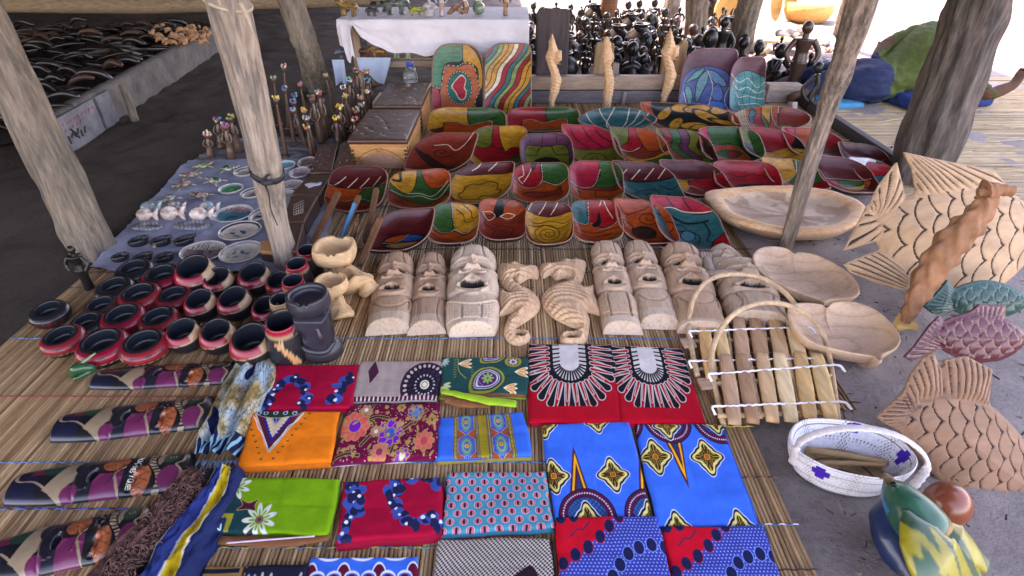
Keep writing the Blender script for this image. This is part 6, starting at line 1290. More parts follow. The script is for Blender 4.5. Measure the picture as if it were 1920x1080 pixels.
# ------------------------------------------------------------------ scarves
def draped(path, w, mat, label, name, amp=.02, folds=3, n=90, m=40, seed=0, hz=.03, uvt=True, cat='scarf', colf=None, group=None):
 """crumpled length of cloth along a ground path"""
 P = np.array([G(px, py, .02) for px, py in path]); P = spline(P, n); ww = np.interp(np.linspace(0, 1, n), np.linspace(0, 1, len(w)), w); T = np.gradient(P, axis=0); T /= np.linalg.norm(T, axis=1)[:, None]; Nn = np.stack([T[:, 1], -T[:, 0], 0 * T[:, 0]], 1)
 org = np.array([P[n // 2][0], P[n // 2][1], .017]); V = []; UV = []; C = []
 for i in range(n):
  for j in range(m):
   s = j / (m - 1) * 2 - 1; t = i / (n - 1)
   f = math.sin(s * folds * math.pi + 1.3 * math.sin(t * 5 + seed)) * .5 + mnoise.noise(Vector((s * 3.5 + seed, t * 5, 0))) + .4 * mnoise.noise(Vector((s * 9 + seed, t * 16, 2)))
   env = math.sqrt(max(0, 1 - abs(s) ** 3)); side = 1 + .10 * mnoise.noise(Vector((t * 7, seed, 1 if s > 0 else 5))); q = P[i] + Nn[i] * s * ww[i] * .5 * side
   V.append((q[0] - org[0], q[1] - org[1], max(.001, (hz + amp * f) * env + .002))); UV.append((j / (m - 1), 1 - t)); C.append(colf(s, t) if colf else (1, 1, 1))
 o = mk(name, (np.array(V), gridF(m, n)), mat, None, uv=UV, col=C if colf else None, loc=org); tag(o, label, cat, group); return o
draped([(495, 668), (478, 700), (452, 760), (425, 810), (403, 862)], [.13, .17, .175, .16, .13], cmat('scarf'), 'crumpled pale marbled scarf with dark blue blotches lying over the painted masks', 'scarf', amp=.018, seed=3, hz=.032)
fr = []
for i in range(26):
 a = G(372 + i * 3, 862 + (i % 3), .03); fr.append(tube([a, a + [rng.uniform(-.01, .01), -.02, -.006], a + [rng.uniform(-.02, .02), -.045, -.012]], .0016, 5, 6))
V, F = join(*fr); og = np.array(bpy.data.objects['scarf'].location); o = mk('fringe', (V - og, F), surf((.15, .22, .3), .9), bpy.data.objects['scarf']); tag(o, kind='stuff')
def wrapcol(s, t):
 s = -s
 w = .05 * math.sin(t * 8)
 if s < -.52: return (.010, .010, .014)
 if s < -.47: return (.42, .36, .30)
 if s < -.02 + w: return (.004, .02, .13)
 if s < .02 + w: return (.4, .42, .4)
 if s < .36 + w: return (.55, .36, .01)
 if s < .40 + w: return (.5, .5, .45)
 return (.002, .012, .07)
draped([(425, 888), (408, 930), (375, 985), (335, 1040), (300, 1100)], [.10, .15, .165, .17, .18], surf(None, .85, .3, .12, 40, bmp=.4, bdist=.001, sheen=.2), 'black, blue and yellow striped wrap lying beside the green cloth', 'striped_wrap', amp=.016, folds=2.5, seed=8, hz=.035, colf=wrapcol, m=64)
draped([(378, 893), (345, 930), (310, 985), (262, 1040), (215, 1100)], [.06, .11, .15, .16, .17], surf((.11, .048, .04), .95, .1, .5, 50, bmp=.9, bdist=.006, fine=90), 'brown frizzy crocheted scarf between the painted masks and the striped wrap', 'crochet_scarf', amp=.020, folds=4, seed=12, hz=.030)
fr = []; cs = bpy.data.objects['crochet_scarf']; og = np.array(cs.location); r_ = random.Random(9)
for i in range(700):
 t = r_.random(); px = 372 - 168 * t + r_.uniform(-26, 16); py = 893 + 200 * t + r_.uniform(-14, 14); a = G(px, py, .05 + r_.uniform(-.015, .01)); s = .008; q = r_.uniform(0, 6.3)
 fr.append(tube([a + np.array([s * math.cos(q + k * 1.5) + k * r_.uniform(-.002, .004), s * math.sin(q + k * 1.5) - k * .003, .006 * math.sin(k * 2.1)]) for k in range(6)], .0011, 5, 18))
V, F = join(*fr); o = mk('yarn_curls', (V - og, F), surf((.15, .07, .055), .95, var=.4), cs); tag(o, kind='stuff')

# ================================================================== bamboo xylophones
BAMB = rawwood((.58, .38, .17), sc=12, st=(7, 1, 3), streak=.28); CANE = rawwood((.66, .44, .26), sc=20, st=(3, 3, 3), streak=.35); STRW = surf((.82, .80, .82), .8, .3, .2, 200)
def xylo(keys, hoop, cords, sticks, label, z0, pads):
 c = G(keys[len(keys) // 2][0][0], keys[0][0][1] + 50, z0); root = empty('bamboo_xylophone', (c[0], c[1], .017), 0, label, 'xylophone', 'bamboo xylophones with cane hoops'); o = np.array([c[0], c[1], .017])
 tones = [(.78, .44, .18), (.80, .50, .22), (.58, .33, .19), (.48, .25, .13), (.74, .44, .22), (.85, .60, .33)]
 for i, (a, b, w) in enumerate(keys):
  A, B = G(*a, z0), G(*b, z0); d = B - A; L = np.linalg.norm(d); d /= L; s = np.array([d[1], -d[0], 0]) * -1; V = []; n = 14; r = random.Random(i + int(a[0])); W = w * pxm((a[0] + b[0]) / 2, (a[1] + b[1]) / 2)
  for j in range(n + 1):
   t = j / n; ww = W * (.72 + .28 * math.sin(math.pi * min(1, max(0, t * .9 + .05)))) * .5 * (1 + .04 * mnoise.noise(Vector((t * 4, i, 0))))
   for k, (x, h) in enumerate(((-1, 0), (-.97, .0105), (-.5, .0118), (0, .013), (.5, .0118), (.97, .0105), (1, 0))):
    V.append(A + d * L * t + s * x * ww + np.array([0, 0, h - .004 + .001 * mnoise.noise(Vector((t * 6, x * 2, i)))]) - o)
  m = 7; F = gridF(m, n + 1); F = F + [tuple(range(m))[::-1], tuple(n * m + k for k in range(m))] + [(j * m + m - 1, j * m, (j + 1) * m, (j + 1) * m + m - 1) for j in range(n)]
  mk('key', (np.array(V), F), rawwood(tones[(i + (z0 > .045) * 2) % 6], sc=9, st=(7, 1, 3), streak=.3, var=.25), root)
 P = [G(x, y, z) - o for x, y, z in hoop]; mk('hoop', tube(P, .0095, 10, 60, nz=.12), CANE, root)
 for a, b, r in sticks: mk('stick', tube([G(*a, z0 - .012) - o, G(*b, z0 - .012) - o], r, 8, 12, nz=.25, seed=a[0]), CANE, root)
 for (x0, y0, x1, y1) in cords:
  P = []
  for i in range(61): t = i / 60; p = G(x0 + (x1 - x0) * t, y0 + (y1 - y0) * t, z0 + .009 + .003 * math.cos(t * 2 * math.pi * len(keys)) ) - o; P.append(p + [0, .0015 * math.sin(i * 1.7), 0])
  mk('cord', tube(P, [.0038, .0028, .0042, .003, .004, .0028, .0042, .003, .0038], 6, 90, nz=.5), STRW, root)
  mk('knot', tube([P[-1], P[-1] + np.array([.018, -.012, .004]), P[-1] + np.array([.03, -.03, -.006])], .004, 6, 10, nz=.4), STRW, root); mk('knot', tube([P[0], P[0] + np.array([-.018, -.008, .006]), P[0] + np.array([-.012, -.03, -.006])], .004, 6, 10, nz=.4), STRW, root)
 for x, y, w in pads:
  mk('gourd_plate', xf(cbox(w * .0018, .05, .012, .004), G(x, y, .03) - o, .1), rawwood((.50, .30, .2)), root)
xylo([((1316, 594), (1335, 712), 24), ((1344, 594), (1365, 712), 24), ((1384, 593), (1398, 712), 26), ((1413, 593), (1436, 712), 27), ((1450, 591), (1474, 712), 27), ((1482, 594), (1508, 712), 27)],
     [(1308, 706, .03), (1298, 660, .035), (1292, 612, .05), (1300, 560, .09), (1330, 525, .12), (1376, 514, .135), (1430, 522, .13), (1475, 552, .10), (1503, 592, .055), (1515, 625, .035), (1521, 664, .03)],
     [(1300, 621, 1508, 613), (1300, 677, 1512, 672)], [((1362, 598), (1376, 700), .006), ((1430, 596), (1444, 700), .006), ((1300, 640), (1516, 634), .007), ((1306, 692), (1516, 690), .007)],
     'rear bamboo xylophone with darker keys, its hoop crossing the carved masks', .040, [(1290, 646, 26), (1330, 643, 14)])
xylo([((1360, 667), (1378, 796), 27), ((1389, 666), (1412, 793), 27), ((1428, 664), (1449, 791), 27), ((1460, 664), (1484, 791), 28), ((1499, 662), (1519, 786), 28), ((1530, 665), (1558, 786), 30)],
     [(1356, 796, .03), (1344, 740, .035), (1335, 700, .045), (1336, 655, .07), (1355, 612, .11), (1385, 583, .135), (1430, 568, .145), (1480, 573, .14), (1525, 600, .11), (1548, 640, .07), (1560, 700, .04), (1571, 787, .03)],
     [(1337, 701, 1562, 684), (1344, 762, 1572, 753)], [((1404, 668), (1426, 783), .008), ((1478, 667), (1502, 780), .008), ((1338, 720), (1562, 705), .008), ((1346, 780), (1568, 772), .008)],
     'front bamboo xylophone with paler keys, lying on the edge of the mats', .052, [(1325, 722, 30), (1356, 722, 16)])

# ================================================================== woven basket
def basket():
 pts = [(1482, 825), (1488, 802), (1507, 789), (1540, 786), (1590, 790), (1638, 801), (1680, 821), (1708, 846), (1718, 866), (1710, 883), (1690, 893), (1655, 897), (1610, 892), (1562, 880), (1522, 862), (1495, 844)]
 zt = .105; c = G(1600, 858, zt); o_ = closed([(G(x, y, zt) - c)[:2] for x, y in pts], 150); root = empty('woven_basket', (c[0], c[1], .0), 0, 'white woven basket with handle and small violet crosses, on the sand', 'basket')
 V = []; C = []; n = 150; prof = [(0, .012), (.35, .012), (.55, .014), (.68, .022), (.76, .040), (.84, .062), (.91, .085), (.965, .100), (.985, .106), (1.0, .108), (1.015, .105), (1.02, .096), (1.0, .080), (.96, .060), (.90, .038), (.82, .018), (.72, .004), (0, .002)]
 P = [(a[0] * (1 - t) + b[0] * t, a[1] * (1 - t) + b[1] * t, i + t) for i, (a, b) in enumerate(zip(prof[:-1], prof[1:])) for t in np.linspace(0, 1, 7)[:-1]]
 S = 0; last = None
 N_ = 360; o_ = closed([(G(x, y, zt) - c)[:2] for x, y in pts], N_)
 for pi_, (r, z, i) in enumerate(P):
  if last: S += math.hypot((r - last[0]) * .16, z - last[1])
  last = (r, z)
  for k, q in enumerate(o_):
   row = S / .0075; ph = (k / N_ * 92 + (math.floor(row) % 2) * .5) % 1; st = (abs(math.sin(math.pi * row)) ** .5) * (math.sin(math.pi * ph) ** .4 if 0 < ph < 1 else 0)
   b = .0042 * st * (-1 if i > 9 else 1) ; rr = r - b * (2.2 if z > .014 else 0); V.append((q[0] * rr, q[1] * rr, z + (b if z <= .02 else 0)))
   hole = st < .32; straw = i < 3.4; col = (.42, .26, .12) if straw else (.64, .63, .66); col = (.06, .045, .04) if hole and i < 8.4 else ((.30, .24, .22) if hole else col)
   C.append(col)
 for u0, i0, i1 in ((.30, 5.2, 8), (.335, 4.8, 7.6), (.83, 10, 14), (.12, 4, 7)):
  pass
 V = np.array(V); C = np.array(C); I = np.repeat([p[2] for p in P], N_); K = np.tile(np.arange(N_) / N_, len(P))
 for cx, i_, s in ((.27, 7.0, 1), (.44, 6.2, 1.2), (.84, 12.2, 1.2), (.64, 6.6, 1)):
  m = ((np.abs(K - cx) < .011 * s) & (np.abs(I - i_) < 1.3)) | ((np.abs(K - cx) < .022 * s) & (np.abs(I - i_) < .55)); C[m] = (.05, .01, .30)
 mk('basket_bowl', (V, gridF(N_, len(P), wrap=True)), surf(None, .75, .3, .18, 120, bmp=.4, bdist=.001), root, col=C)
 org = np.array([c[0], c[1], 0]); H = [(1485, 868, .10), (1500, 828, .19), (1560, 806, .225), (1630, 804, .235), (1690, 820, .22), (1732, 852, .18), (1736, 880, .14), (1712, 912, .10)]
 Pp = spline([G(*h) - org for h in H], 90); T = np.gradient(Pp, axis=0); V = []
 for j, p in enumerate(Pp):
  t = T[j] / np.linalg.norm(T[j]); s = np.cross(t, [0, 0, 1]); s /= np.linalg.norm(s); u = np.cross(s, t)
  for k in range(14): a = 2 * math.pi * k / 14; w = .011 * (1 + .12 * math.sin(j * 1.6 + k)); V.append(p + s * math.cos(a) * w + u * math.sin(a) * .005)
 mk('handle', (np.array(V), gridF(14, 90, wrap=True)), surf((.56, .50, .48), .7, .3, .25, 150, bmp=.6, bdist=.002), root)
 for x0, y0, x1, y1, w in ((1512, 843, 1664, 868, .010), (1535, 868, 1660, 872, .007)):
  a, b = G(x0, y0, .045), G(x1, y1, .045); o = mk('basket_stick', tube([a, (a + b) / 2 + [0, 0, .003], b], w, 8, 14, nz=.15), rawwood((.46, .28, .13)), None); tag(o, ('thicker' if w > .008 else 'thinner') + ' wooden stick lying inside the woven basket', 'stick')
basket()

# ================================================================== carved fish and birds at the right
def scales_col(base, line):
 def f(u, v, s, w=.06, thr=0):
  row = np.floor(v / s); x = (u / s + (row % 2) * .5) % 1 - .5; y = v / s - row; d = np.abs(np.hypot(x * 1.05, y * .95) - .62); return d < w
 return f
def lin_col(X, base): return np.tile(np.array(base), X.shape + (1,)).reshape(X.shape + (3,)).copy()
def scale_mask(X, Y, s, w=.085):
 """overlapping round scales, open towards +x; returns groove strength and dome height"""
 g = np.zeros_like(X); hgt = np.zeros_like(X); best = np.full_like(X, 9.)
 c = np.floor(X / (s * .5)); 
 for k in (1, 0):
  col = c - k; cx = col * s * .5; yy = Y / s - (col % 2) * .5; r = np.round(yy); cy = (r + (col % 2) * .5) * s
  d = np.hypot(X - cx - 0, Y - cy) / s; inside = (d < .62) & (best > 8); g = np.where(inside, np.clip(1 - (.62 - d) / w, 0, 1), g); hgt = np.where(inside, .62 - d, hgt); best = np.where(inside, d, best)
 return g, hgt
FISHM = surf(None, .68, .3, .18, 14, (1, 4, 1), .35, .002, 50, streak=.2)
def fan(X, Y, f, c, n=11):
 a0 = math.atan2(f[0][1] - c[1], f[0][0] - c[0]); w = lambda a: (a - a0 + math.pi) % (2 * math.pi) - math.pi
 v = [w(math.atan2(y - c[1], x - c[0])) for x, y in f]; return np.sin(math.pi * n * (w(np.arctan2(Y - c[1], X - c[0])) - min(v)) / (max(v) - min(v) + 1e-6))
def carved_fish(origin, u_, v_, size, poly_body, fins, base, line, label, name='carved_fish', s=.11, thick=.10, body_fn=None, cat='fish', mat=None, rev=1, nx=130, painted=None):
 """flat-sided solid fish in the plane spanned by u_ and v_, given in metres"""
 bodyP = closed(poly_body, 60)
 def sdf(X, Y):
  d = sd_poly(X, Y, bodyP)
  for f, _ in fins: d = smin(d, sd_poly(X, Y, f), .012)
  return d
 def hf(D, X, Y):
  db = -sd_poly(X, Y, bodyP); h = np.sqrt(np.clip(db, 0, .35) * 1.0) * thick * 1.2; g, hh = scale_mask(X * rev, Y, s); h = np.where(db > .012, h + (-.007 * g + hh * .010), h)
  fh = np.clip(np.sqrt(np.clip(D, 0, .05) / .05), .1, 1) * thick * .22
  for f, c in fins: fh = fh - .10 * thick * ridge(fan(X, Y, f, c), .35) * (sd_poly(X, Y, f) < 0)
  return np.clip(np.where(db > 0, np.maximum(h, fh), fh), .004, 1)
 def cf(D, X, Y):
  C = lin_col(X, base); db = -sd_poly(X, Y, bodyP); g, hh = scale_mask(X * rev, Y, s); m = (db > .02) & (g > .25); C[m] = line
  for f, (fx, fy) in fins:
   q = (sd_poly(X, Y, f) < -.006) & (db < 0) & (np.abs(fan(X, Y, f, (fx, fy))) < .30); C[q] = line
  if painted: painted(C, X, Y, db)
  return C
 xs = [p[0] for p in list(poly_body) + [q for f, _ in fins for q in f]]; ys = [p[1] for p in list(poly_body) + [q for f, _ in fins for q in f]]
 VF, C = inflate(sdf, min(xs) - .03, max(xs) + .03, min(ys) - .03, max(ys) + .03, nx, hf, both=True, colf=cf)
 u_, v_ = np.array(u_, float), np.array(v_, float); u_ /= np.linalg.norm(u_); v_ -= u_ * u_.dot(v_); v_ /= np.linalg.norm(v_); w_ = np.cross(u_, v_)
 V = VF[0] * size; V = V[:, :1] * u_ + V[:, 1:2] * v_ + V[:, 2:3] * w_
 root = empty(name, (origin[0], origin[1], 0), 0, label, cat); mk('body', (V + np.array([0, 0, origin[2]]), VF[1]), mat or FISHM, root, col=C); return root
# big pale carp: screen frame at its depth
def scr(px, py, D, k=1.0):                  # axes of a plane facing roughly the camera, leaning back
 return PD(px, py, D), np.array([1, .0, 0]), np.array([0, .45, .89])
D0 = 2.25; m1 = D0 / FPX
def S(pts, cx, cy, m): return [((x - cx) * m, -(y - cy) * m) for x, y in pts]
o, u, v = scr(1760, 430, D0)
body = S([(1640, 418), (1655, 388), (1700, 366), (1760, 350), (1830, 345), (1900, 370), (1940, 420), (1935, 480), (1880, 540), (1800, 560), (1740, 555), (1690, 520), (1650, 465)], 1760, 430, m1)
fins = [(S([(1655, 424), (1622, 388), (1583, 470), (1600, 466), (1650, 450), (1690, 440), (1690, 405)], 1760, 430, m1), S([(1668, 405)], 1760, 430, m1)[0]), (S([(1622, 392), (1640, 350), (1671, 306), (1684, 345), (1695, 385), (1690, 420), (1660, 420)], 1760, 430, m1), S([(1640, 418)], 1760, 430, m1)[0]),
  (S([(1682, 288), (1720, 296), (1770, 306), (1850, 320), (1880, 350), (1800, 385), (1735, 385), (1712, 366), (1700, 318)], 1760, 430, m1), S([(1650, 250)], 1760, 430, m1)[0]),
  (S([(1586, 496), (1620, 480), (1655, 468), (1700, 470), (1730, 530), (1704, 545), (1650, 532), (1600, 512)], 1760, 430, m1), S([(1760, 560)], 1760, 430, m1)[0])]
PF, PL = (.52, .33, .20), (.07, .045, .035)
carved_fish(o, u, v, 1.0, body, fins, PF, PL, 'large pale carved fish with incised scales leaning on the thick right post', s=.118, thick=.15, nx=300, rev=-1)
o, u, v = scr(1740, 780, 1.62); m2 = 1.62 / FPX
body = S([(1668, 782), (1695, 762), (1725, 742), (1765, 732), (1830, 745), (1890, 790), (1940, 850), (1965, 905), (1950, 940), (1900, 955), (1830, 940), (1765, 900), (1718, 850), (1690, 810)], 1740, 780, m2)
fins = [(S([(1738, 658), (1756, 690), (1768, 735), (1745, 752), (1720, 745), (1730, 780), (1700, 800), (1686, 745), (1700, 700), (1722, 668)], 1740, 780, m2), S([(1762, 900)], 1740, 780, m2)[0]),
  (S([(1643, 782), (1665, 758), (1690, 735), (1715, 755), (1712, 775), (1700, 800), (1690, 808), (1660, 795)], 1740, 780, m2), S([(1800, 760)], 1740, 780, m2)[0]),
  (S([(1760, 672), (1800, 665), (1850, 690), (1850, 760), (1790, 765), (1755, 745)], 1740, 780, m2), S([(1790, 900)], 1740, 780, m2)[0])]
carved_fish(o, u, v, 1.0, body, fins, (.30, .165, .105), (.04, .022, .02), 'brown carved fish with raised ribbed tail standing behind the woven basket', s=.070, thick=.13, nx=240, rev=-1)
# orange carved seahorse tail beside the big fish
def curl_tail():
 D = 1.95; P = [PD(x, y, D + d) for x, y, d in ((1842, 352, .0), (1850, 378, .0), (1826, 412, -.01), (1788, 452, .0), (1752, 500, .02), (1722, 552, .04), (1702, 592, .05), (1698, 606, .05))]; org = np.array([P[-1][0], P[-1][1], 0]); root = empty('carved_seahorse', org, 0, 'dark orange brown carved seahorse standing in front of the big pale fish', 'seahorse')
 V, F = tube(P, [.020, .040, .046, .056, .050, .038, .024, .014], 64, 150, ridge=.02, nz=.1, seed=5, flat=.7); ii = np.arange(len(V)) // 64; kk = np.arange(len(V)) % 64; ii = np.minimum(ii, 149)
 cl = V[:150 * 64].reshape(150, 64, 3).mean(1); rg = .5 + .5 * np.sin(ii * .42 + np.sin(kk * .295) * 1.6); V = V + (V - cl[ii]) * (.30 * rg * (.6 + .4 * np.sin(kk * .6 + ii * .21)))[:, None]
 mk('ridged_body', (V - org, F), rawwood((.30, .13, .06), sc=14, st=(2, 2, 2), streak=.35), root)
 V, F = tube([PD(1846, 360, 1.95), PD(1874, 356, 1.94), PD(1898, 358, 1.94)], [.040, .020, .018], 16, 20, nz=.2); mk('snout', (V - org, F), rawwood((.30, .13, .06), sc=14), root)
 f = [PD(x, y, 2.0) for x, y in ((1694, 592), (1682, 612), (1686, 621), (1702, 617), (1720, 620), (1723, 612), (1710, 594))]; b = [p + np.array([0, .025, -.006]) for p in f]; n = 7
 V = np.array(f + b); F = [tuple(range(n))[::-1], tuple(n + k for k in range(n))] + [(k, (k + 1) % n, n + (k + 1) % n, n + k) for k in range(n)]; mk('tail_tip', (V - org, F), rawwood((.55, .33, .12), sc=14), root, smooth=False)
curl_tail()
GLOSS = surf(None, .35, .5, .25, 25, (1, 3, 1), .4, .002, coat=.2)
D3 = 1.86; o, u, v = scr(1800, 620, D3); m3 = D3 / FPX
carved_fish(o, u, v, 1.0, S([(1745, 628), (1775, 598), (1830, 585), (1890, 600), (1925, 635), (1890, 672), (1830, 680), (1775, 660)], 1800, 620, m3), [(S([(1698, 670), (1715, 650), (1742, 608), (1758, 592), (1775, 615), (1790, 640), (1770, 650), (1735, 668), (1712, 678)], 1800, 620, m3), S([(1800, 660)], 1800, 620, m3)[0]), (S([(1800, 600), (1830, 570), (1880, 572), (1880, 610), (1830, 612)], 1800, 620, m3), S([(1840, 680)], 1800, 620, m3)[0])],
   (.10, .014, .022), (.30, .18, .14), 'glossy dark red carved fish between the pale and the brown fish', s=.05, thick=.06, nx=150, rev=-1, mat=GLOSS)
D4 = 2.06; o, u, v = scr(1820, 555, D4); m4 = D4 / FPX
carved_fish(o, u, v, 1.0, S([(1770, 560), (1800, 535), (1850, 525), (1900, 540), (1930, 565), (1895, 592), (1840, 600), (1795, 585)], 1820, 555, m4), [(S([(1732, 574), (1750, 555), (1766, 535), (1772, 524), (1790, 545), (1800, 565), (1790, 580), (1770, 592), (1750, 588)], 1820, 555, m4), S([(1820, 575)], 1820, 555, m4)[0])],
   (.004, .060, .045), (.0, .015, .012), 'dark green carved fish behind the red one at the right', s=.05, thick=.06, nx=130, rev=-1, mat=GLOSS)
# parrots, lower right
def bird(P, rr, cols, label, name, wings=(), seed=0, m=None):
 org = np.array([P[0][0], P[0][1], 0]); root = empty(name, org, 0, label, 'bird'); V, F = tube(P, rr, 72, 120, nz=.05, seed=seed); n = len(V); t = np.repeat(np.linspace(0, 1, 120), 72); a = np.tile(np.arange(72) / 72, 120); C = np.zeros((n, 3))
 for i in range(n): C[i] = cols(t[i], a[i], V[i])
 mk('body', (V - org, F), surf(None, .35, .5, .3, 18, coat=.25, bmp=.4), root, col=C)
 for w in wings:
  V, F = tube(w[0], w[1], 64, 140, nz=.05, flat=w[3] if len(w) > 3 else .35, seed=3); C = np.array([w[2](p) for p in V]); mk('wing', (V - org, F), surf(None, .35, .5, .3, 18, coat=.25, bmp=.4), root, col=C)
 if 'green' in label:
  V, F = lathe([(.007 * math.sin(t), -.007 * math.cos(t)) for t in np.linspace(0, math.pi, 8)], 12); mk('eye', (V + PD(1676, 908, 1.362) - org, F), surf((.01, .01, .01), .2, bmp=0), root)
  V, F = tube([PD(1668, 900, 1.40), PD(1658, 893, 1.40), PD(1650, 897, 1.395)], [.012, .008, .002], 12, 14); mk('beak', (V - org, F), surf((.25, .16, .07), .4), root)
 return root
def gcol(t, a, p):
 n = mnoise.noise(Vector((p[0] * 30, p[1] * 30, p[2] * 30)))
 if t < .05: return (.02, .12, .10)
 if abs(a - .60) < .10 and .10 < t < .40: return (.01, .16, .33)
 if abs(a - .78) < .12 and t < .45 and n > -.1: return (.10, .22, .05)
 if t > .62: return (.30, .15, .05)
 return (.008, .09, .05)
def ycol(p):
 n = mnoise.noise(Vector(((p[0] * .86 + p[1] * .3) * 42, (p[1] * .8 - p[0] * .5) * 7, p[2] * 5))); k = min(1, max(0, (n + .12) * 14)); return np.array((.010, .06, .02)) * (1 - k) + np.array((.26, .21, .012)) * k
def bcol(p): return (.010, .025, .075) if mnoise.noise(Vector(p * 9)) > -.2 else (.02, .06, .16)
bird([PD(1662, 898, 1.42), PD(1676, 918, 1.40), PD(1700, 950, 1.36), PD(1728, 985, 1.34), PD(1765, 1030, 1.36), PD(1800, 1080, 1.40)], [.008, .032, .050, .056, .050, .03], gcol, 'carved green parrot with blue cheek and yellow wings at the lower right', 'carved_parrot',
     [([PD(1698, 958, 1.31), PD(1722, 1000, 1.28), PD(1752, 1050, 1.26), PD(1800, 1110, 1.28), PD(1850, 1170, 1.3)], [.010, .050, .072, .075, .04], ycol), ([PD(1745, 965, 1.34), PD(1790, 1010, 1.30), PD(1850, 1060, 1.3)], [.015, .045, .02], ycol)], 2)
bird([PD(1668, 932, 1.50), PD(1658, 965, 1.47), PD(1668, 1010, 1.44), PD(1692, 1060, 1.42), PD(1720, 1120, 1.4)], [.012, .032, .038, .034, .02], lambda t, a, p: bcol(p), 'dark blue carved bird standing behind the green parrot', 'carved_parrot')
def gourd(px, py, D, r, col, label, name='polished_ball', fl=1.15):
 c = PD(px, py, D); prof = [(r * math.sin(t), -r * fl * math.cos(t)) for t in np.linspace(0, math.pi, 26)]; V, F = lathe(prof, 40); o = mk(name, (V, F), surf(col, .28, .5, .25, 12, coat=.3, bmp=.15), loc=(c[0], c[1], c[2])); tag(o, label, 'ball')
gourd(1775, 946, 1.5, .055, (.26, .065, .03), 'round polished red brown gourd behind the green parrot')
for i, (px, py, c) in enumerate(((1850, 800, (.2, .12, .08)),)): pass

# ================================================================== stone animals, plates on the blue grey sheet
def ground_sheet(quad, z, mat, label, name, cat, amp=.006, nu=60, nv=60, seed=1, loc=None):
 A, B, C, D_ = [G(px, py, z) for px, py in quad]; c = (A + B + C + D_) / 4; V = []
 for j in range(nv + 1):
  for i in range(nu + 1):
   u, v = i / nu, j / nv; p = (A * (1 - u) + B * u) * (1 - v) + (D_ * (1 - u) + C * u) * v; e = mnoise.noise(Vector((p[0] * 9, p[1] * 9, seed))) * .012 * (1 if min(u, v, 1 - u, 1 - v) < .001 else 0)
   r_ = abs(mnoise.noise(Vector((p[0] * 3 + p[1] * 2, p[1] * 7, seed)))); h = amp * (mnoise.fractal(Vector((p[0] * 5, p[1] * 5, seed)), 1, 2, 3) + 1.4 * math.exp(-(r_ / .06) ** 2)); V.append((p[0] - c[0] + e, p[1] - c[1] + e, z + h))
 n1 = len(V); V += [(x, y, z_ - .003) for x, y, z_ in V]; F = [f[::-1] for f in gridF(nu + 1, nv + 1)] + gridF(nu + 1, nv + 1, n1)
 o = mk(name, (np.array(V), F), mat, loc=(c[0], c[1], 0)); tag(o, label, cat); return o
ZS = .030
ground_sheet([(352, 300), (640, 296), (605, 512), (166, 503)], ZS, surf((.34, .36, .46), .9, .25, .22, 7, bmp=.35, bdist=.002, fine=120, streak=.25, sheen=.1), 'blue grey cloth sheet spread under stone animals and oval plates', 'ground_sheet', 'sheet')
ground_sheet([(428, 262), (650, 255), (665, 330), (352, 305)], .012, surf((.20, .19, .21), .9, .2, .3, 8, bmp=.5, bdist=.003, streak=.3), 'grey plastic sheet under the beaded figurines', 'ground_sheet', 'sheet', seed=4, amp=.010)
STONE = surf(None, .22, .5, .5, 26, bmp=.25, bdist=.001, coat=.4)
def shellcol(p, base, alt, s=60): n = mnoise.noise(Vector(p * s)); return np.array(base) if n > .05 else np.array(alt)
def turtle_tree(base, alt, spot, key):
 r = empty('stone_turtle', (0, 0, 0)); prof = [(0, .0), (.7, 0), (1, .12), (.95, .3), (.75, .5), (.4, .66), (0, .72)]; P = [(a[0] * (1 - t) + b[0] * t, a[1] * (1 - t) + b[1] * t) for a, b in zip(prof[:-1], prof[1:]) for t in (0, .5)] + [prof[-1]]
 V, F = lathe(P, 30, 1.0, .78); V = V * .034 + [0, 0, .006]; C = np.array([spot if (p[2] > .022 and mnoise.noise(Vector(p * 50 + key)) > .0) else shellcol(p, base, alt) for p in V]); mk('shell', (V, F), STONE, r, col=C)
 for sx, sy in ((1, 1), (1, -1), (-1, 1), (-1, -1)):
  V, F = tube([(sx * .020, sy * .018, .012), (sx * .034, sy * .030, .008), (sx * .044, sy * .036, .003)], [.008, .007, .004], 8, 8, flat=.6); mk('leg', (V, F), STONE, r, col=np.array([shellcol(p, base, alt) for p in V]))
 V, F = tube([(.028, 0, .012), (.044, .0, .018), (.056, 0, .018)], [.008, .009, .005], 10, 10); mk('head', (V, F), STONE, r, col=np.array([shellcol(p, alt, base) for p in V])); return remember(r)
tl_ = [turtle_tree((.16, .13, .07), (.32, .27, .18), np.array((.05, .20, .08)), 1), turtle_tree((.20, .19, .15), (.40, .36, .30), np.array((.02, .10, .05)), 4), turtle_tree((.14, .09, .07), (.34, .28, .22), np.array((.30, .06, .07)), 7)]
TU = [(381, 312, 0, 40, 'green speckled stone turtle at the far left corner of the sheet'), (430, 317, 1, 20, 'grey stone turtle right of the green one in the far row'), (362, 329, 2, 200, 'reddish stone turtle, second row from the back'), (404, 340, 1, 160, 'pale stone turtle with green spot on its shell'),
      (346, 347, 2, 230, 'dark stone turtle near the left edge of the sheet'), (379, 368, 2, 170, 'stone turtle with red spot beside the green plate'), (318, 374, 1, 250, 'brown violet stone turtle just behind the stone fish')]
for i, (x, y, k, a, lb) in enumerate(TU):
 o = copy_tree(tl_[k]); o.name = 'stone_turtle'; o.location = tuple(G(x, y + 3, ZS + .004)); o.rotation_euler = (0, 0, R(a)); o.scale = (1.15,) * 3; tag(o, lb, 'turtle', 'polished stone turtles on the sheet')
def kill(o):
 for c in [x for x in bpy.data.objects if x.parent is o]: kill(c)
 bpy.data.objects.remove(o)
for t in tl_: kill(t)
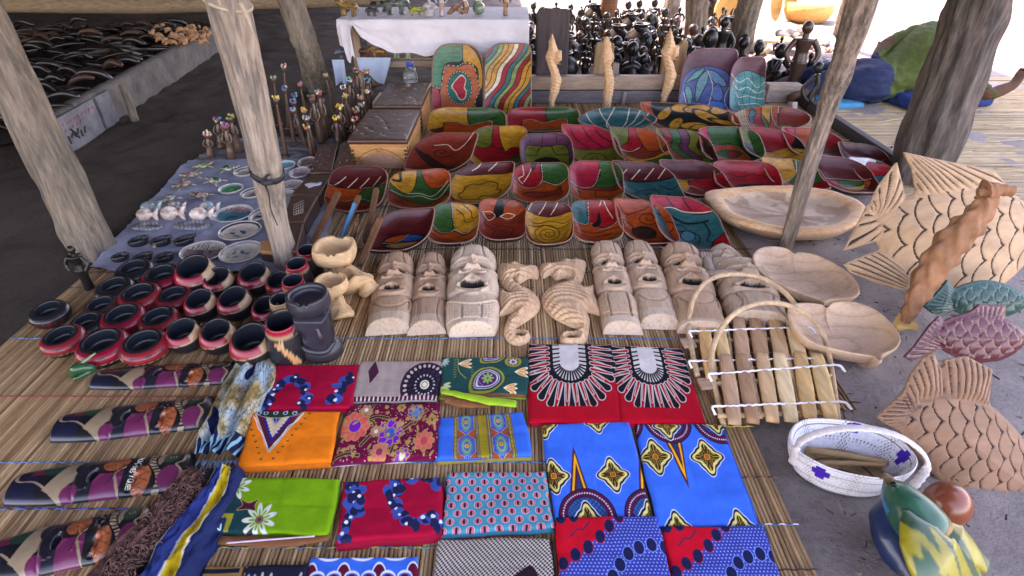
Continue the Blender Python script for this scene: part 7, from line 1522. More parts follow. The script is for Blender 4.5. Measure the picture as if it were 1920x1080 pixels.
def stone_fish(x, y, w, a, base, alt, label, sc=1.0):
 body = [(-.5, .02), (-.42, .16), (-.22, .25), (.02, .22), (.18, .10), (.30, .22), (.44, .26), (.40, .02), (.46, -.20), (.30, -.14), (.16, -.05), (0, -.18), (-.24, -.22), (-.42, -.12)]; Q = closed(body, 60); L = w * pxm(x, y, ZS) * sc
 VF, C = inflate(lambda X, Y: sd_poly(X, Y, Q), -.55, .5, -.3, .3, 56, lambda D, X, Y: np.clip(np.sqrt(np.clip(D, 0, .2)) * .30 - .02 * ridge(np.hypot(X + .5, Y) - .24, .012), .01, 1), both=True)
 V = VF[0] * L; V = np.stack([V[:, 0], V[:, 2] * .9, V[:, 1] * 1.15 + .20 * L], 1); c = G(x, y + 8, ZS + .003); C = np.array([shellcol(p, base, alt, 45) for p in V])
 root = empty('stone_fish', c, R(a), label, 'fish', 'polished stone fish on the sheet'); o = mk('body', (V, VF[1]), STONE, root, col=C); o.rotation_euler = (R(-32), 0, 0)
wh, pk, bl, gy = (.62, .54, .48), (.52, .36, .30), (.22, .34, .38), (.22, .23, .24)
for a in ((284, 391, 44, -5, gy, bl, 'grey blue stone fish at the back left of the stone fish'), (333, 388, 38, -10, gy, wh, 'small grey stone fish behind the pale pair'), (394, 391, 44, -8, bl, wh, 'grey stone fish with blue tail behind the pale one'),
          (277, 405, 46, -3, wh, pk, 'pinkish stone fish, front left of the group'), (325, 403, 50, 0, wh, pk, 'pale stone fish with black crack in the middle of the group'), (380, 405, 50, 0, pk, wh, 'pale pink stone fish at the right of the front row')): stone_fish(*a)
PLM = surf(None, .28, .5, .3, 24, bmp=.2, bdist=.001, coat=.35)
def plate(x, y, w, h, rot, fn, label, k=0):
 c = G(x, y, ZS + .012); mm = depth(c) / FPX; a = w * mm / 2; b = h * mm / math.sin(math.atan2(CAM_H, c[1])) / 2; n = 64; prof = [(0, -.0), (.3, 0), (.55, .001), (.72, .003), (.84, .008), (.93, .014), (.98, .018), (1.0, .017), (1.0, .014), (.9, .006), (.7, -.004), (0, -.005)]
 P = [(p[0] * (1 - t) + q[0] * t, p[1] * (1 - t) + q[1] * t, i) for i, (p, q) in enumerate(zip(prof[:-1], prof[1:])) for t in np.linspace(0, 1, 5)[:-1]]; V = []; C = []
 for r, z, i in P:
  for j in range(n): t = 2 * math.pi * j / n; X, Y = r * math.cos(t), r * math.sin(t); V.append((X * a, Y * b, z)); C.append(fn(X, Y, r) if i < 7 else (.45, .40, .36))
 root = empty('oval_plate', (c[0], c[1], ZS + .010), R(rot), label, 'plate', 'oval painted stone plates on the sheet'); mk('plate_body', (np.array(V), gridF(n, len(P), wrap=True)), PLM, root, col=C)
def pf(base, ring, fig, top=None, seed=0):
 def f(X, Y, r):
  if r > .93: return (.55, .50, .46)
  if .84 < r <= .93: return ring
  if top is not None and Y > .38 + .2 * X: return (.02, .02, .03) if math.sin(X * 42) > .1 else top
  n = mnoise.noise(Vector((X * 3.2 + seed, Y * 4, 0)))
  if abs(X + .1) < .42 and abs(Y) < .42 and n > .12: return fig
  return tuple(np.array(base) * (1 + .25 * n))
 return f
crm, blu, dk = (.50, .44, .36), (.03, .14, .18), (.025, .03, .04)
for a in ((434, 357, 44, 19, -12, pf((.02, .22, .10), (.35, .3, .3), (.05, .4, .12), seed=1), 'small oval plate with bright green shell middle'), (461, 325, 40, 18, -10, pf((.42, .36, .30), (.05, .06, .07), (.10, .2, .25), seed=2), 'oval plate half hidden by the pale post, near the sheet top'),
          (474, 365, 40, 20, -10, pf((.45, .38, .32), (.05, .05, .06), dk, seed=3), 'oval plate with dark spot left of the pale post'), (534, 313, 40, 17, -10, pf((.06, .34, .42), (.45, .42, .4), (.03, .25, .35), seed=4), 'turquoise oval plate just right of the pale post'),
          (576, 307, 34, 19, 0, pf((.20, .15, .14), (.30, .25, .22), (.09, .07, .07), seed=5), 'dark brown oval plate beside the small carved boxes'), (563, 327, 38, 19, 0, pf((.38, .30, .32), (.3, .25, .25), dk, seed=6), 'oval plate with purple sheen near the small carved boxes'),
          (548, 350, 38, 18, -15, pf((.42, .35, .36), (.25, .2, .2), (.1, .08, .09), seed=7), 'oval plate between the pale post and the brown boxes'), (540, 368, 24, 14, -15, pf((.40, .36, .36), (.3, .3, .3), (.1, .1, .12), seed=8), 'small plate peeking from under the post by the boxes'),
          (439, 404, 70, 33, -14, pf((.015, .17, .21), (.35, .33, .32), (.01, .07, .09), (.42, .26, .26), 9), 'teal oval plate with a pink checked band'), (490, 404, 36, 28, -10, pf((.42, .36, .34), (.06, .06, .07), dk, seed=10), 'oval plate half behind the pale post beside the teal one'),
          (451, 436, 76, 37, -12, pf(crm, (.03, .04, .05), (.03, .09, .13), seed=11), 'cream oval plate painted with dark blue figures'), (382, 475, 84, 40, -8, pf((.20, .14, .15), (.35, .3, .28), (.06, .05, .06), crm, 12), 'brown oval plate with a white grid band along its top'),
          (453, 476, 76, 43, -10, pf((.52, .47, .40), (.30, .28, .27), (.05, .16, .20), seed=13), 'cream oval plate with blue green elephant, nearest the post foot')): plate(*a)
def tray(x, y, w, h, a, label):
 c = G(x, y, ZS + .004); m = pxm(x, y, ZS); L = w * m; H = h * m / .5; root = empty('stone_tray', c, R(a), label, 'tray', 'small carved stone trays'); 
 VF, C = inflate(lambda X, Y: sd_ell(X, Y, 0, 0, L / 2, H / 2), -L / 2 - .004, L / 2 + .004, -H / 2 - .004, H / 2 + .004, 60, lambda D, X, Y: np.clip(np.sqrt(np.clip(D, 0, .01) / .01) * .014 - .012 * (sd_ell(X, Y, L * .12, 0, L * .26, H * .28) < 0), .003, 1), colf=lambda D, X, Y: np.where((np.sin(X * 300) * np.sin(Y * 200) > .2)[..., None], np.array((.40, .30, .24)), np.array((.14, .18, .24))))
 mk('tray_body', VF, STONE, root, col=C)
tray(277, 425, 60, 16, -5, 'narrow pinkish stone tray left of the bluish one'); tray(360, 423, 74, 18, -5, 'narrow bluish stone tray below the stone fish')
def curl_dish(x, y, w, label, style):
 c = G(x, y + 6, ZS + .003); s = w * pxm(x, y, ZS) / 2; root = empty('black_animal_dish', c, R(rng.uniform(-12, 12)), label, 'dish', 'black carved elephant dishes on the sheet'); m = surf((.014, .014, .02), .42, .4, .3, 30, bmp=.4, bdist=.001, coat=.1)
 prof = [(0, 0), (.55, 0), (.72, .08), (.78, .3), (.76, .52), (.70, .56), (.62, .5), (.58, .2), (0, .12)]; P = [(a[0] * (1 - t) + b[0] * t, a[1] * (1 - t) + b[1] * t) for a, b in zip(prof[:-1], prof[1:]) for t in (0, .5)] + [prof[-1]]
 V, F = lathe(P, 32, 1.1, .95); V = V * s; V[:, 2] *= 1 + .35 * V[:, 0] / s; mk('dish', (V, F), m, root)
 V, F = tube([(.6 * s, 0, .5 * s), (.85 * s, 0, .75 * s), (1.08 * s, .0, .82 * s), (1.12 * s, 0, 1.02 * s)], [.2 * s, .22 * s, .12 * s, .06 * s], 10, 14); mk('trunk', (V, F), m, root)
 V, F = tube([(.7 * s, -.3 * s, .62 * s), (.85 * s, -.42 * s, .6 * s), (.8 * s, -.46 * s, .4 * s)], [.1 * s, .13 * s, .06 * s], 8, 8, flat=.5); mk('ear', (V, F), m, root)
 if style: mk('pale_foot', tube([(-.1 * s, -.75 * s, .02), (-.1 * s, -.85 * s, .005)], .16 * s, 8, 4), surf((.3, .2, .12), .6), root)
for a in ((261, 452, 42, 'black elephant shaped dish, back row left', 0), (303, 452, 42, 'black elephant shaped dish with a tan foot, back row middle', 1), (347, 451, 42, 'black elephant shaped dish, back row right', 0), (227, 481, 38, 'tall black dish at the near left corner of the sheet', 0), (269, 482, 40, 'black elephant shaped dish, front row middle', 0), (309, 482, 40, 'black elephant shaped dish with bluish glint, front row right', 0)): curl_dish(*a)

# ================================================================== carved chests and brown boxes
CHW = rawwood((.56, .25, .09), sc=10, st=(1, 1, 8), streak=.3, var=.3); DKW = surf((.075, .032, .020), .38, .5, .35, 12, (1, 5, 1), .5, .003, 40, coat=.2, streak=.3); SHINE = surf((.30, .26, .26), .35, .5, .3, 60)
def carved_lid(quad, z, th, root, org, mat, waves=True, seed=0, nicks_=True):
 A, B, C, D_ = [np.array(q) for q in quad]; nu, nv = 70, 60; V = []; COLs = []
 for j in range(nv + 1):
  for i in range(nu + 1):
   u, v = i / nu, j / nv; p = (A * (1 - u) + B * u) * (1 - v) + (D_ * (1 - u) + C * u) * v; e = min(u, 1 - u, v, 1 - v); k = min(1, e / .03) ** .5
   n = mnoise.noise(Vector((u * 3 + seed, v * 9, 0))); w = math.sin(v * 34 + 5 * math.sin(u * 5 + seed) + n * 4) * (.5 + .5 * math.sin(u * 16 + v * 5 + n * 6)); q = max(0, w - .35) * (e > .03)
   V.append(np.append(p[:2] - org[:2], z - org[2] - .004 * (1 - k) - (.0045 * q if waves else 0) + .0012 * n)); s = mnoise.noise(Vector((u * 14 + seed, v * 40, 3)))
   COLs.append((.40, .30, .27) if (waves and nicks_ and q > .25 and s > .12) else (np.array((.075, .034, .022)) * (1 - .3 * q)))
 n1 = len(V); F = [f[::-1] for f in gridF(nu + 1, nv + 1)]; rim = [i for i in range(nu + 1)] + [nu + (nu + 1) * j for j in range(1, nv + 1)] + [nv * (nu + 1) + i for i in range(nu - 1, -1, -1)] + [(nu + 1) * j for j in range(nv - 1, 0, -1)]
 for i in rim: V.append(V[i] - np.array([0, 0, th]))
 COLs += [COLs[i] for i in rim]; m = len(rim); F += [(rim[k], rim[(k + 1) % m], n1 + (k + 1) % m, n1 + k) for k in range(m)]; F.append(tuple(n1 + k for k in range(m)))
 mk('carved_lid', (np.array(V), F), mat, root, col=COLs)
LIDM = surf(None, .42, .5, .3, 20, (1, 3, 1), .5, .002, 50, coat=.15)
def chest(x0, x1, yfront, ydepth, ztop, label, front=True, seed=0):
 w = x1 - x0; root = empty('carved_chest', (x0 + w / 2, yfront + ydepth / 2, .012), 0, label, 'chest', 'carved wooden chests'); org = np.array([x0 + w / 2, yfront + ydepth / 2, .012]); H = ztop - .012
 mk('chest_body', xf(cbox(w * .95, ydepth * .95, H - .05, .004), (0, 0, 0)), CHW, root)
 mk('lid_rim', xf(cbox(w * .97, ydepth * .97, .026, .003), (0, 0, H - .048)), CHW, root)
 carved_lid([(x0, yfront + ydepth, 0), (x1, yfront + ydepth, 0), (x1, yfront, 0), (x0, yfront, 0)], ztop, .024, root, org, LIDM, seed=seed)
 yf = -ydepth * .475
 for i in range(5):                                   # dovetails at both front corners
  for s in (-1, 1):
   z = .015 + i * (H - .07) / 5; mk('dovetail', xf(cbox(.020, .006, (H - .07) / 9, .001), (s * (w * .475 - .008), yf - .001, z)), DKW, root); mk('dovetail', xf(cbox(.006, .020, (H - .07) / 9, .001), (s * (w * .475 + .001), yf + .012, z + (H - .07) / 9)), DKW, root)
 R_ = w * .30; cz = .0; V = []; n = 50; m = 24                                     # carved fan on the front
 for j in range(m + 1):
  for i in range(n + 1):
   a = math.pi * i / n; r = j / m; x = math.cos(a) * R_ * 1.25 * r; z = math.sin(a) * R_ * .86 * r; hz = .010 * math.sqrt(max(0, 1 - r ** 3)) + .0022 * math.sin(x * 520) * math.sin(z * 520); V.append((x, yf - max(.0005, hz), .008 + z))
 mk('carved_mound', (np.array(V), gridF(n + 1, m + 1)), surf((.34, .17, .11), .75, .3, .3, 60, bmp=.5, bdist=.002), root)
 mk('knob', tube([(0, yf + .002, H - .066), (0, yf - .014, H - .066)], .012, 14, 3), CHW, root)
 for s in (-1, 1): mk('carved_line', tube([(s * .012, yf - .001, H - .06), (s * w * .25, yf - .001, H * .52), (s * w * .42, yf - .001, H * .22)], .0016, 5, 14), DKW, root)
a = G(660, 318, .012); b = G(766, 320, .012); Yf = a[1]
zt = PY(700, 262, Yf)[2]; Yb = G(700, 204, zt)[1]
chest(PY(658, 290, Yf)[0] - .01, PY(766, 290, Yf)[0], Yf, Yb - Yf, zt, 'large orange brown carved chest with dark wavy lid, in front of the other', seed=1)
Yf2 = Yb + .03; zt2 = PY(740, 197, Yf2)[2]; Yb2 = G(740, 155, zt2)[1]
chest(PY(700, 200, Yf2)[0], PY(790, 200, Yf2)[0], Yf2, Yb2 - Yf2, zt2, 'carved chest with dark lid behind the larger one, water bottle beyond it', seed=5)
def lidbox(quad, z, h, label, waves, seed, group='dark brown boxes beside the pale post', extra=None, mat=None):
 q = [G(x, y, z) for x, y in quad]; c = sum(q) / 4; org = np.array([c[0], c[1], .02]); root = empty('brown_box', org, 0, label, 'box', group); sh = .97
 b = [np.array([c[0] + (p[0] - c[0]) * sh, c[1] + (p[1] - c[1]) * sh, .02]) - org for p in q]; t = [p + np.array([0, 0, z - .016 - .02]) for p in b]; mk('box_body', hexa([b[3], b[2], b[1], b[0]], [t[3], t[2], t[1], t[0]]), DKW, root, smooth=False)
 carved_lid(q, z, .014, root, org, LIDM if waves else (mat or surf(None, .5, .4, .2, 12, bmp=.4, bdist=.001)), waves, seed); return root, org, q
lidbox([(597, 271), (634, 268), (622, 322), (580, 322)], .10, .1, 'small dark box with carved wavy lid, left of the pair by the chest', True, 11)
lidbox([(640, 266), (664, 266), (660, 320), (622, 322)], .10, .1, 'small dark box with carved wavy lid, touching the large chest', True, 15)
rt, org, q = lidbox([(577, 330), (624, 326), (598, 364), (546, 364)], .11, .1, 'flat brown box with a white heart shaped patch on its lid', False, 3)
c = G(584, 347, .112); hp = closed([(c[0] + x * .075, c[1] + y * .09) for x, y in ((-.5, .1), (-.1, .35), (.25, .3), (.55, .45), (.6, .1), (.2, -.1), (-.05, -.35), (-.2, -.2))], 40); V = np.array([(x - org[0], y - org[1], .1128 - org[2]) for x, y in hp]); Vb = V - [0, 0, .003]; mk('white_patch', (np.vstack([V, Vb]), [tuple(range(40))] + [(k, 40 + k, 40 + (k + 1) % 40, (k + 1) % 40) for k in range(40)]), surf((.5, .5, .58), .6), rt, smooth=False)
rt, org, q = lidbox([(546, 366), (597, 366), (570, 415), (528, 415)], .112, .1, 'flat brown box inlaid with a small pale grid', False, 6)
gp = [G(x, y, .1135) - org for x, y in ((568, 376), (568, 398), (551, 403), (551, 384))]
for i in range(5):
 t = i / 4; mk('inlay_line', tube([gp[0] * (1 - t) + gp[3] * t, gp[1] * (1 - t) + gp[2] * t], .0013, 5), surf((.36, .30, .25), .7), rt); mk('inlay_line', tube([gp[0] * (1 - t) + gp[1] * t, gp[3] * (1 - t) + gp[2] * t], .0013, 5), surf((.36, .30, .25), .7), rt)
lidbox([(530, 418), (569, 418), (556, 470), (515, 470)], .112, .1, 'flat brown box partly hidden behind the pale post foot', False, 8)
lidbox([(488, 452), (512, 449), (514, 472), (487, 470)], .085, .06, 'small orange brown box end peeking out left of the pale post', False, 9, mat=CHW)
# rails of folding book stands
RAIL = surf((.20, .085, .045), .5, .4, .3, 18, (4, 4, 1), .4, .002, coat=.1, streak=.3); STUD = surf((.6, .58, .55), .3, .6, .1, 40, metal=.3)
def rails(lst, label, group='folding wooden racks'):
 base = G(*lst[0][0], .02); org = np.array([base[0], base[1], 0]); root = empty('folding_rack', org, 0, label, 'rack', group)
 for a, b, w, studs, mt in lst:
  A, B = G(*a, .03) - org, G(*b, .15) - org; d = B - A; L = np.linalg.norm(d); d /= L; s = np.array([1, 0, 0]) * w; n = np.cross(s, d); n = n / np.linalg.norm(n) * .012
  V, F = hexa([A - s - n, A + s - n, A + s + n, A - s + n], [B - s - n, B + s - n, B + s + n, B - s + n]); mk('rail', (V, F), mt, root, smooth=False)
  for k in range(studs):
   t = (k + .5) / studs; p = A + d * L * t - n * 1.02; mk('stud', tube([p, p - n * .25], .003, 6), STUD, root)
rails([((581, 468), (634, 362), .012, 6, RAIL), ((641, 445), (673, 368), .010, 3, RAIL)], 'studded brown rack rail leaning just right of the dark boxes')
rails([((641, 446), (665, 382), .006, 0, surf((.04, .22, .42), .35, .5, .2, coat=.3)), ((656, 450), (668, 420), .008, 2, RAIL), ((664, 446), (670, 412), .008, 0, RAIL)], 'rack with a bright blue strip in the middle of the rails')
rails([((686, 455), (706, 355), .012, 5, RAIL), ((675, 497), (713, 410), .012, 6, RAIL)], 'studded rack rail crossing in front of the plain maroon bowl')

# ================================================================== beaded figurines
FIGW = surf((.095, .045, .03), .35, .5, .4, 16, (3, 3, .7), .3, .002, coat=.3, streak=.3); BEAD = surf(None, .3, .5, .3, 60, bmp=0, coat=.3)
def figurine(hx, hy, bx, by, col, fat, label, i):
 b = G(bx, by, .012); top = PY(hx, hy, b[1]); H = top[2] - .012; lean = top[0] - b[0]; root = empty('beaded_figurine', b, 0, label, 'figurine', 'tall slim wooden figurines with beaded heads'); r = random.Random(i)
 w = .020 if fat else .0105
 if not fat: mk('plinth', xf(cbox(.05, .045, .014, .003), (0, 0, 0), r.uniform(-.4, .4)), FIGW, root)
 P = [(0, 0, .01), (lean * .3, 0, H * .3), (lean * .6, 0, H * .6), (lean * .9, 0, H * .88)]; mk('robe', tube(P, [w * 1.4, w * 1.25, w, w * .8, w * .35], 10, 18, nz=.12, seed=i), FIGW, root)
 hd = .016 if not fat else .020; V, F = lathe([(hd * math.sin(t), -hd * 1.25 * math.cos(t)) for t in np.linspace(0, math.pi, 9)], 12); mk('head', (V + [lean * .95, -.002, H * .93], F), FIGW, root)
 bm = []; C = []
 for k in range(16):
  t = r.uniform(0, 6.28); q = .7 + .4 * r.random(); s = hd * r.uniform(.30, .5); cc = np.array(PAL[col] if isinstance(col, str) else col) if r.random() < .62 else np.array(r.choice([(.6, .5, .1), (.7, .65, .6), (.05, .15, .5), (.5, .05, .05), (.1, .4, .2)]))
  V, F = lathe([(s * math.sin(a), -s * math.cos(a)) for a in np.linspace(0, math.pi, 5)], 6); bm.append((V + [lean + math.cos(t) * hd * q, math.sin(t) * hd * q, H * .96 + r.uniform(-.3, 1.0) * hd], F)); C.append(np.tile(cc, (len(V), 1)))
 V, F = join(*bm); o = mk('bead_headdress', (V, F), BEAD, root, col=np.vstack(C)); 
 if fat or r.random() < .4:
  A = lean * .7; mk('arm', tube([(A + w * .8, -.004, H * .78), (A + w * 1.5, -.016, H * .6), (A + w * .4, -w * 1.5, H * .5)], w * .28, 7, 10), FIGW, root); mk('arm', tube([(A - w * .8, -.004, H * .78), (A - w * 1.5, -.014, H * .6), (A - w * .3, -w * 1.5, H * .52)], w * .28, 7, 10), FIGW, root)
FG = [(388, 250, 397, 297, (.7, .35, .28), 1, 'pink'), (407, 222, 416, 279, (.03, .14, .45), 1, 'bright blue'), (421, 233, 436, 300, (.35, .05, .12), 1, 'crimson and yellow'), (431, 218, 449, 287, (.20, .24, .06), 1, 'olive green'), (493, 156, 515, 256, (.6, .5, .45), 0, 'white and red'), (485, 134, 504, 240, (.25, .28, .12), 0, 'green and white'),
      (512, 143, 524, 235, (.3, .2, .22), 0, 'dull violet'), (516, 180, 537, 294, (.6, .45, .15), 0, 'cream and orange'), (531, 119, 542, 242, (.5, .3, .35), 0, 'pale pink'), (532, 161, 553, 271, (.01, .08, .35), 0, 'deep blue'), (551, 176, 560, 250, (.02, .14, .5), 0, 'sky blue'), (549, 188, 566, 262, (.12, .14, .4), 0, 'blue and white'), (548, 203, 574, 276, (.22, .20, .5), 0, 'lilac'), (562, 155, 578, 236, (.55, .14, .12), 0, 'coral red'),
      (569, 204, 590, 284, (.65, .30, .04), 0, 'orange'), (573, 219, 594, 290, (.30, .32, .55), 0, 'pale violet'), (574, 236, 587, 298, (.65, .12, .05), 0, 'red orange'), (584, 180, 604, 270, (.14, .07, .05), 1, 'plain brown'), (597, 170, 612, 262, (.25, .12, .1), 1, 'brown and purple'), (610, 139, 627, 212, (.35, .35, .15), 0, 'yellow green'), (602, 186, 622, 256, (.2, .04, .06), 0, 'dark red'), (636, 199, 645, 264, (.7, .35, .03), 1, 'golden orange'), (629, 220, 637, 270, (.65, .4, .05), 1, 'yellow'),
      (643, 161, 654, 238, (.6, .55, .6), 0, 'white'), (647, 178, 658, 248, (.55, .4, .12), 0, 'mustard'), (654, 148, 661, 222, (.1, .35, .4), 1, 'turquoise'), (668, 130, 676, 205, (.2, .1, .06), 1, 'plain dark'), (687, 132, 690, 205, (.35, .18, .08), 1, 'wooden capped'), (689, 150, 694, 215, (.02, .22, .35), 1, 'teal'), (688, 170, 695, 225, (.5, .42, .2), 0, 'pale yellow'), (676, 181, 682, 235, (.4, .2, .15), 1, 'salmon'), (678, 196, 684, 246, (.3, .17, .13), 1, 'dusty pink'), (665, 224, 668, 268, (.65, .12, .08), 1, 'scarlet'), (667, 206, 672, 255, (.3, .15, .08), 1, 'bronze')]
for i, (hx, hy, bx, by, c, f, nm) in enumerate(FG): figurine(hx, hy, bx, by, c, f, ('stout' if f else 'slender') + ' dark wood figurine with ' + nm + ' bead headdress left of the chests', i)

# ================================================================== white draped table with stone sculptures
def draped_table():
 Yf = 4.82; zt = PY(800, 36, Yf)[2]; xl = PY(640, 40, Yf)[0]; xr = PY(985, 30, Yf)[0]; Yb = Yf + .62
 root = empty('display_table', ((xl + xr) / 2, Yf + .3, 0), 0, 'rough wooden table with a lower shelf behind the chests', 'table'); org = np.array([(xl + xr) / 2, Yf + .3, 0])
 mk('tabletop', xf(cbox(xr - xl - .06, .60, .03, .004), (0, 0, zt - .05)), PLAINWOOD, root)
 for x in (xl + .075, xr - .08):
  for y in (Yf + .04, Yb - .05): mk('leg', tube([(x - org[0], y - org[1], 0), (x - org[0], y - org[1], zt - .05)], .036, 8, 8, nz=.15), surf((.34, .24, .17), .8, .2, .3, 12, (5, 5, 1), .5, .004), root)
 zs = PY(800, 112, Yf)[2]; mk('shelf', xf(cbox(xr - xl - .1, .5, .025, .003), (0, .02, zs - .025)), PLAINWOOD, root); mk('rail', xf(cbox(xr - xl - .1, .035, .05, .003), (0, -.27, zs - .06)), PLAINWOOD, root)
 CL = surf((.62, .59, .64), .88, .25, .12, 5, bmp=.3, bdist=.002, fine=90, streak=.12, sheen=.1); nx, ny = 110, 60; V = []
 low = lambda u: np.interp(u, [0, .04, .08, .12, .25, .45, .6, .8, .96, 1], [.18, .20, .03, .13, .22, .25, .245, .27, .29, .20])
 for j in range(ny + 1):
  for i in range(nx + 1):
   u = i / nx; x = xl - .03 + (xr - xl + .06) * u; t = j / ny
   if t < .5: y = Yb - (Yb - Yf + .02) * t * 2; z = zt + .004 * mnoise.fractal(Vector((x * 4, y * 5, 0)), 1, 2, 3) + .002
   else:
    s = (t - .5) * 2; L = low(u) * (1 + .1 * mnoise.noise(Vector((u * 12, 0, 0)))); n = mnoise.fractal(Vector((u * 7, s * 2.5, 3)), 1, 2, 3) * .022 + .014 * math.sin(s * 5 + u * 6); y = Yf - .02 - .018 * s - n * s ** .5 - (.01 * math.sin(min(1, s * 6) * 1.57)); z = zt - L * s + .002
   V.append((x - org[0], y - org[1], z))
 n1 = len(V); V += [(a, b + .004, c - .003) for a, b, c in V]; o = mk('tablecloth', (np.array(V), gridF(nx + 1, ny + 1) + [f[::-1] for f in gridF(nx + 1, ny + 1, n1)]), CL, None, loc=org); tag(o, 'white cloth hanging unevenly over the front of the sculpture table', 'tablecloth')
 BC = surf((.30, .38, .52), .88, .25, .15, 8, bmp=.3, bdist=.003, fine=60, sheen=.1)
 for px0, px1, pt, pb, pts, lb in ((622, 652, 112, 160, [(0, 0), (1, 0), (1, 1.0), (.6, .95), (-.1, .85)], 'blue white cloth end hanging left of the table leg'), (668, 738, 108, 155, [(0, 0), (1, 0), (.96, .3), (.8, .95), (.6, 1), (.35, .6), (.1, .35)], 'pale blue cloth hanging from the table shelf')):
  a, b = PY(px0, pt, Yf - .06), PY(px1, pb, Yf - .06); V = []; n, m = 26, 20
  for j in range(m + 1):
   for i in range(n + 1):
    u, s = i / n, j / m; bt = np.interp(u, [0, .25, .5, .75, 1], [1, .95, .85, .9, 1] if px0 < 650 else [.45, .65, 1, 1.05, .25]); V.append((a[0] + (b[0] - a[0]) * (u * (1 - .1 * s) + .05 * s), Yf - .06 - .018 * math.sin(u * 9 + s) * s, a[2] + (b[2] - a[2]) * s * bt))
  V = np.array(V); n1 = len(V); o = mk('cloth_drape', (np.vstack([V, V + [0, .004, 0]]) - [a[0], Yf, 0], gridF(n + 1, m + 1) + [f[::-1] for f in gridF(n + 1, m + 1, n1)]), BC, loc=(a[0], Yf, 0)); tag(o, lb, 'cloth')
 a = PY(640, 46, Yf - .05); V = []; n, m = 14, 24
 for j in range(m + 1):
  for i in range(n + 1): u, s = i / n, j / m; V.append((a[0] - .02 + .085 * u * (1 - .3 * s) + .03 * s, Yf - .065 - .012 * math.sin(u * 7 + s * 3), a[2] - s * (.25 + .03 * math.sin(u * 6))))
 V = np.array(V); o = mk('cloth_corner', (np.vstack([V, V + [0, .004, 0]]) - org, gridF(n + 1, m + 1) + [f[::-1] for f in gridF(n + 1, m + 1, len(V))]), CL, bpy.data.objects['tablecloth']);
 og = bpy.data.objects['tablecloth'].location; return Yf, zt, zs
YT, ZT, ZSH = draped_table()
QUAD = dict(body=([(-.42, .52), (-.15, .56), (.15, .55), (.38, .50)], [.17, .20, .19, .17]), legs=[(-.38, .30, -.40), (-.26, .30, -.22), (.30, .30, .26), (.40, .32, .42)])
def quadruped(x, y, z, L, flip, c1, c2, label, kind='lion', name='stone_animal', cat='sculpture', group='polished stone animals around the draped table', mat=None):
 head = {'lion': ([(.42, .60), (.58, .72), (.68, .68)], [.16, .19, .09]), 'hippo': ([(.40, .52), (.60, .52), (.76, .44)], [.18, .16, .12]), 'rhino': ([(.40, .52), (.60, .55), (.78, .42), (.82, .56)], [.17, .15, .08, .01]), 'elephant': ([(.38, .60), (.56, .70), (.72, .55), (.74, .25)], [.18, .18, .09, .05]), 'gazelle': ([(.36, .6), (.46, .85), (.58, .92)], [.10, .07, .06])}[kind]
 lw = .055 if kind in ('gazelle',) else .085; by = .6 if kind == 'gazelle' else .52; bs = .62 if kind == 'gazelle' else 1
 def sdf(X, Y):
  d = sd_chain(X, Y, [(a, b + by - .52) for a, b in QUAD['body'][0]], [r * bs for r in QUAD['body'][1]], .02); d = smin(d, sd_chain(X, Y, *head), .04)
  for a, b, c in QUAD['legs']: d = smin(d, sd_chain(X, Y, [(a, by - .1), (a * .98, .25), (c, .05), (c + .04, .03)], [lw * 1.3, lw, lw * .8, lw * .8]), .03)
  d = np.minimum(d, sd_chain(X, Y, [(-.55, .55), (-.64, .40), (-.62, .25)], [.03, .022, .03])); return d
 VF, _ = inflate(sdf, -.75, .95, -.05, 1.05, 74, lambda D, X, Y: np.clip(np.sqrt(np.clip(D, 0, .16) * 1.0) * .52, .012, 1), both=True)
 V = VF[0] * L / 1.5; V = np.stack([V[:, 0] * flip, V[:, 2], V[:, 1]], 1); F = VF[1] if flip > 0 else [f[::-1] for f in VF[1]]; C = np.array([shellcol(p, c1, c2, 28) for p in V]); root = empty(name, (x, y, z), rng.uniform(-.3, .3), label, cat, group); mk('body', (V, F), mat or STONE, root, col=C)
def onT(px, Y=None, z=None): Y = Y or YT + .12; p = PY(px, 30, Y); return p[0], Y, z if z is not None else ZT + .006
brz, brz2, gn, gn2, bk, bk2 = (.28, .16, .04), (.16, .09, .03), (.10, .15, .09), (.20, .26, .16), (.03, .03, .04), (.07, .06, .06)
x, y, z = onT(655); quadruped(x, y, z, .20, -1, brz, brz2, 'golden brown stone lion at the left end of the white table', 'lion')
x, y, z = onT(697); quadruped(x, y, z, .12, 1, bk, bk2, 'small black stone animal right of the golden lion', 'hippo')
x, y, z = onT(742, YT + .2); quadruped(x, y, z, .22, 1, (.05, .07, .06), (.10, .12, .10), 'dark green stone elephant on the white table', 'elephant')
x, y, z = onT(715, YT + .35); quadruped(x, y, z, .16, -1, gn, bk, 'green black stone rhino at the back of the white table', 'rhino')
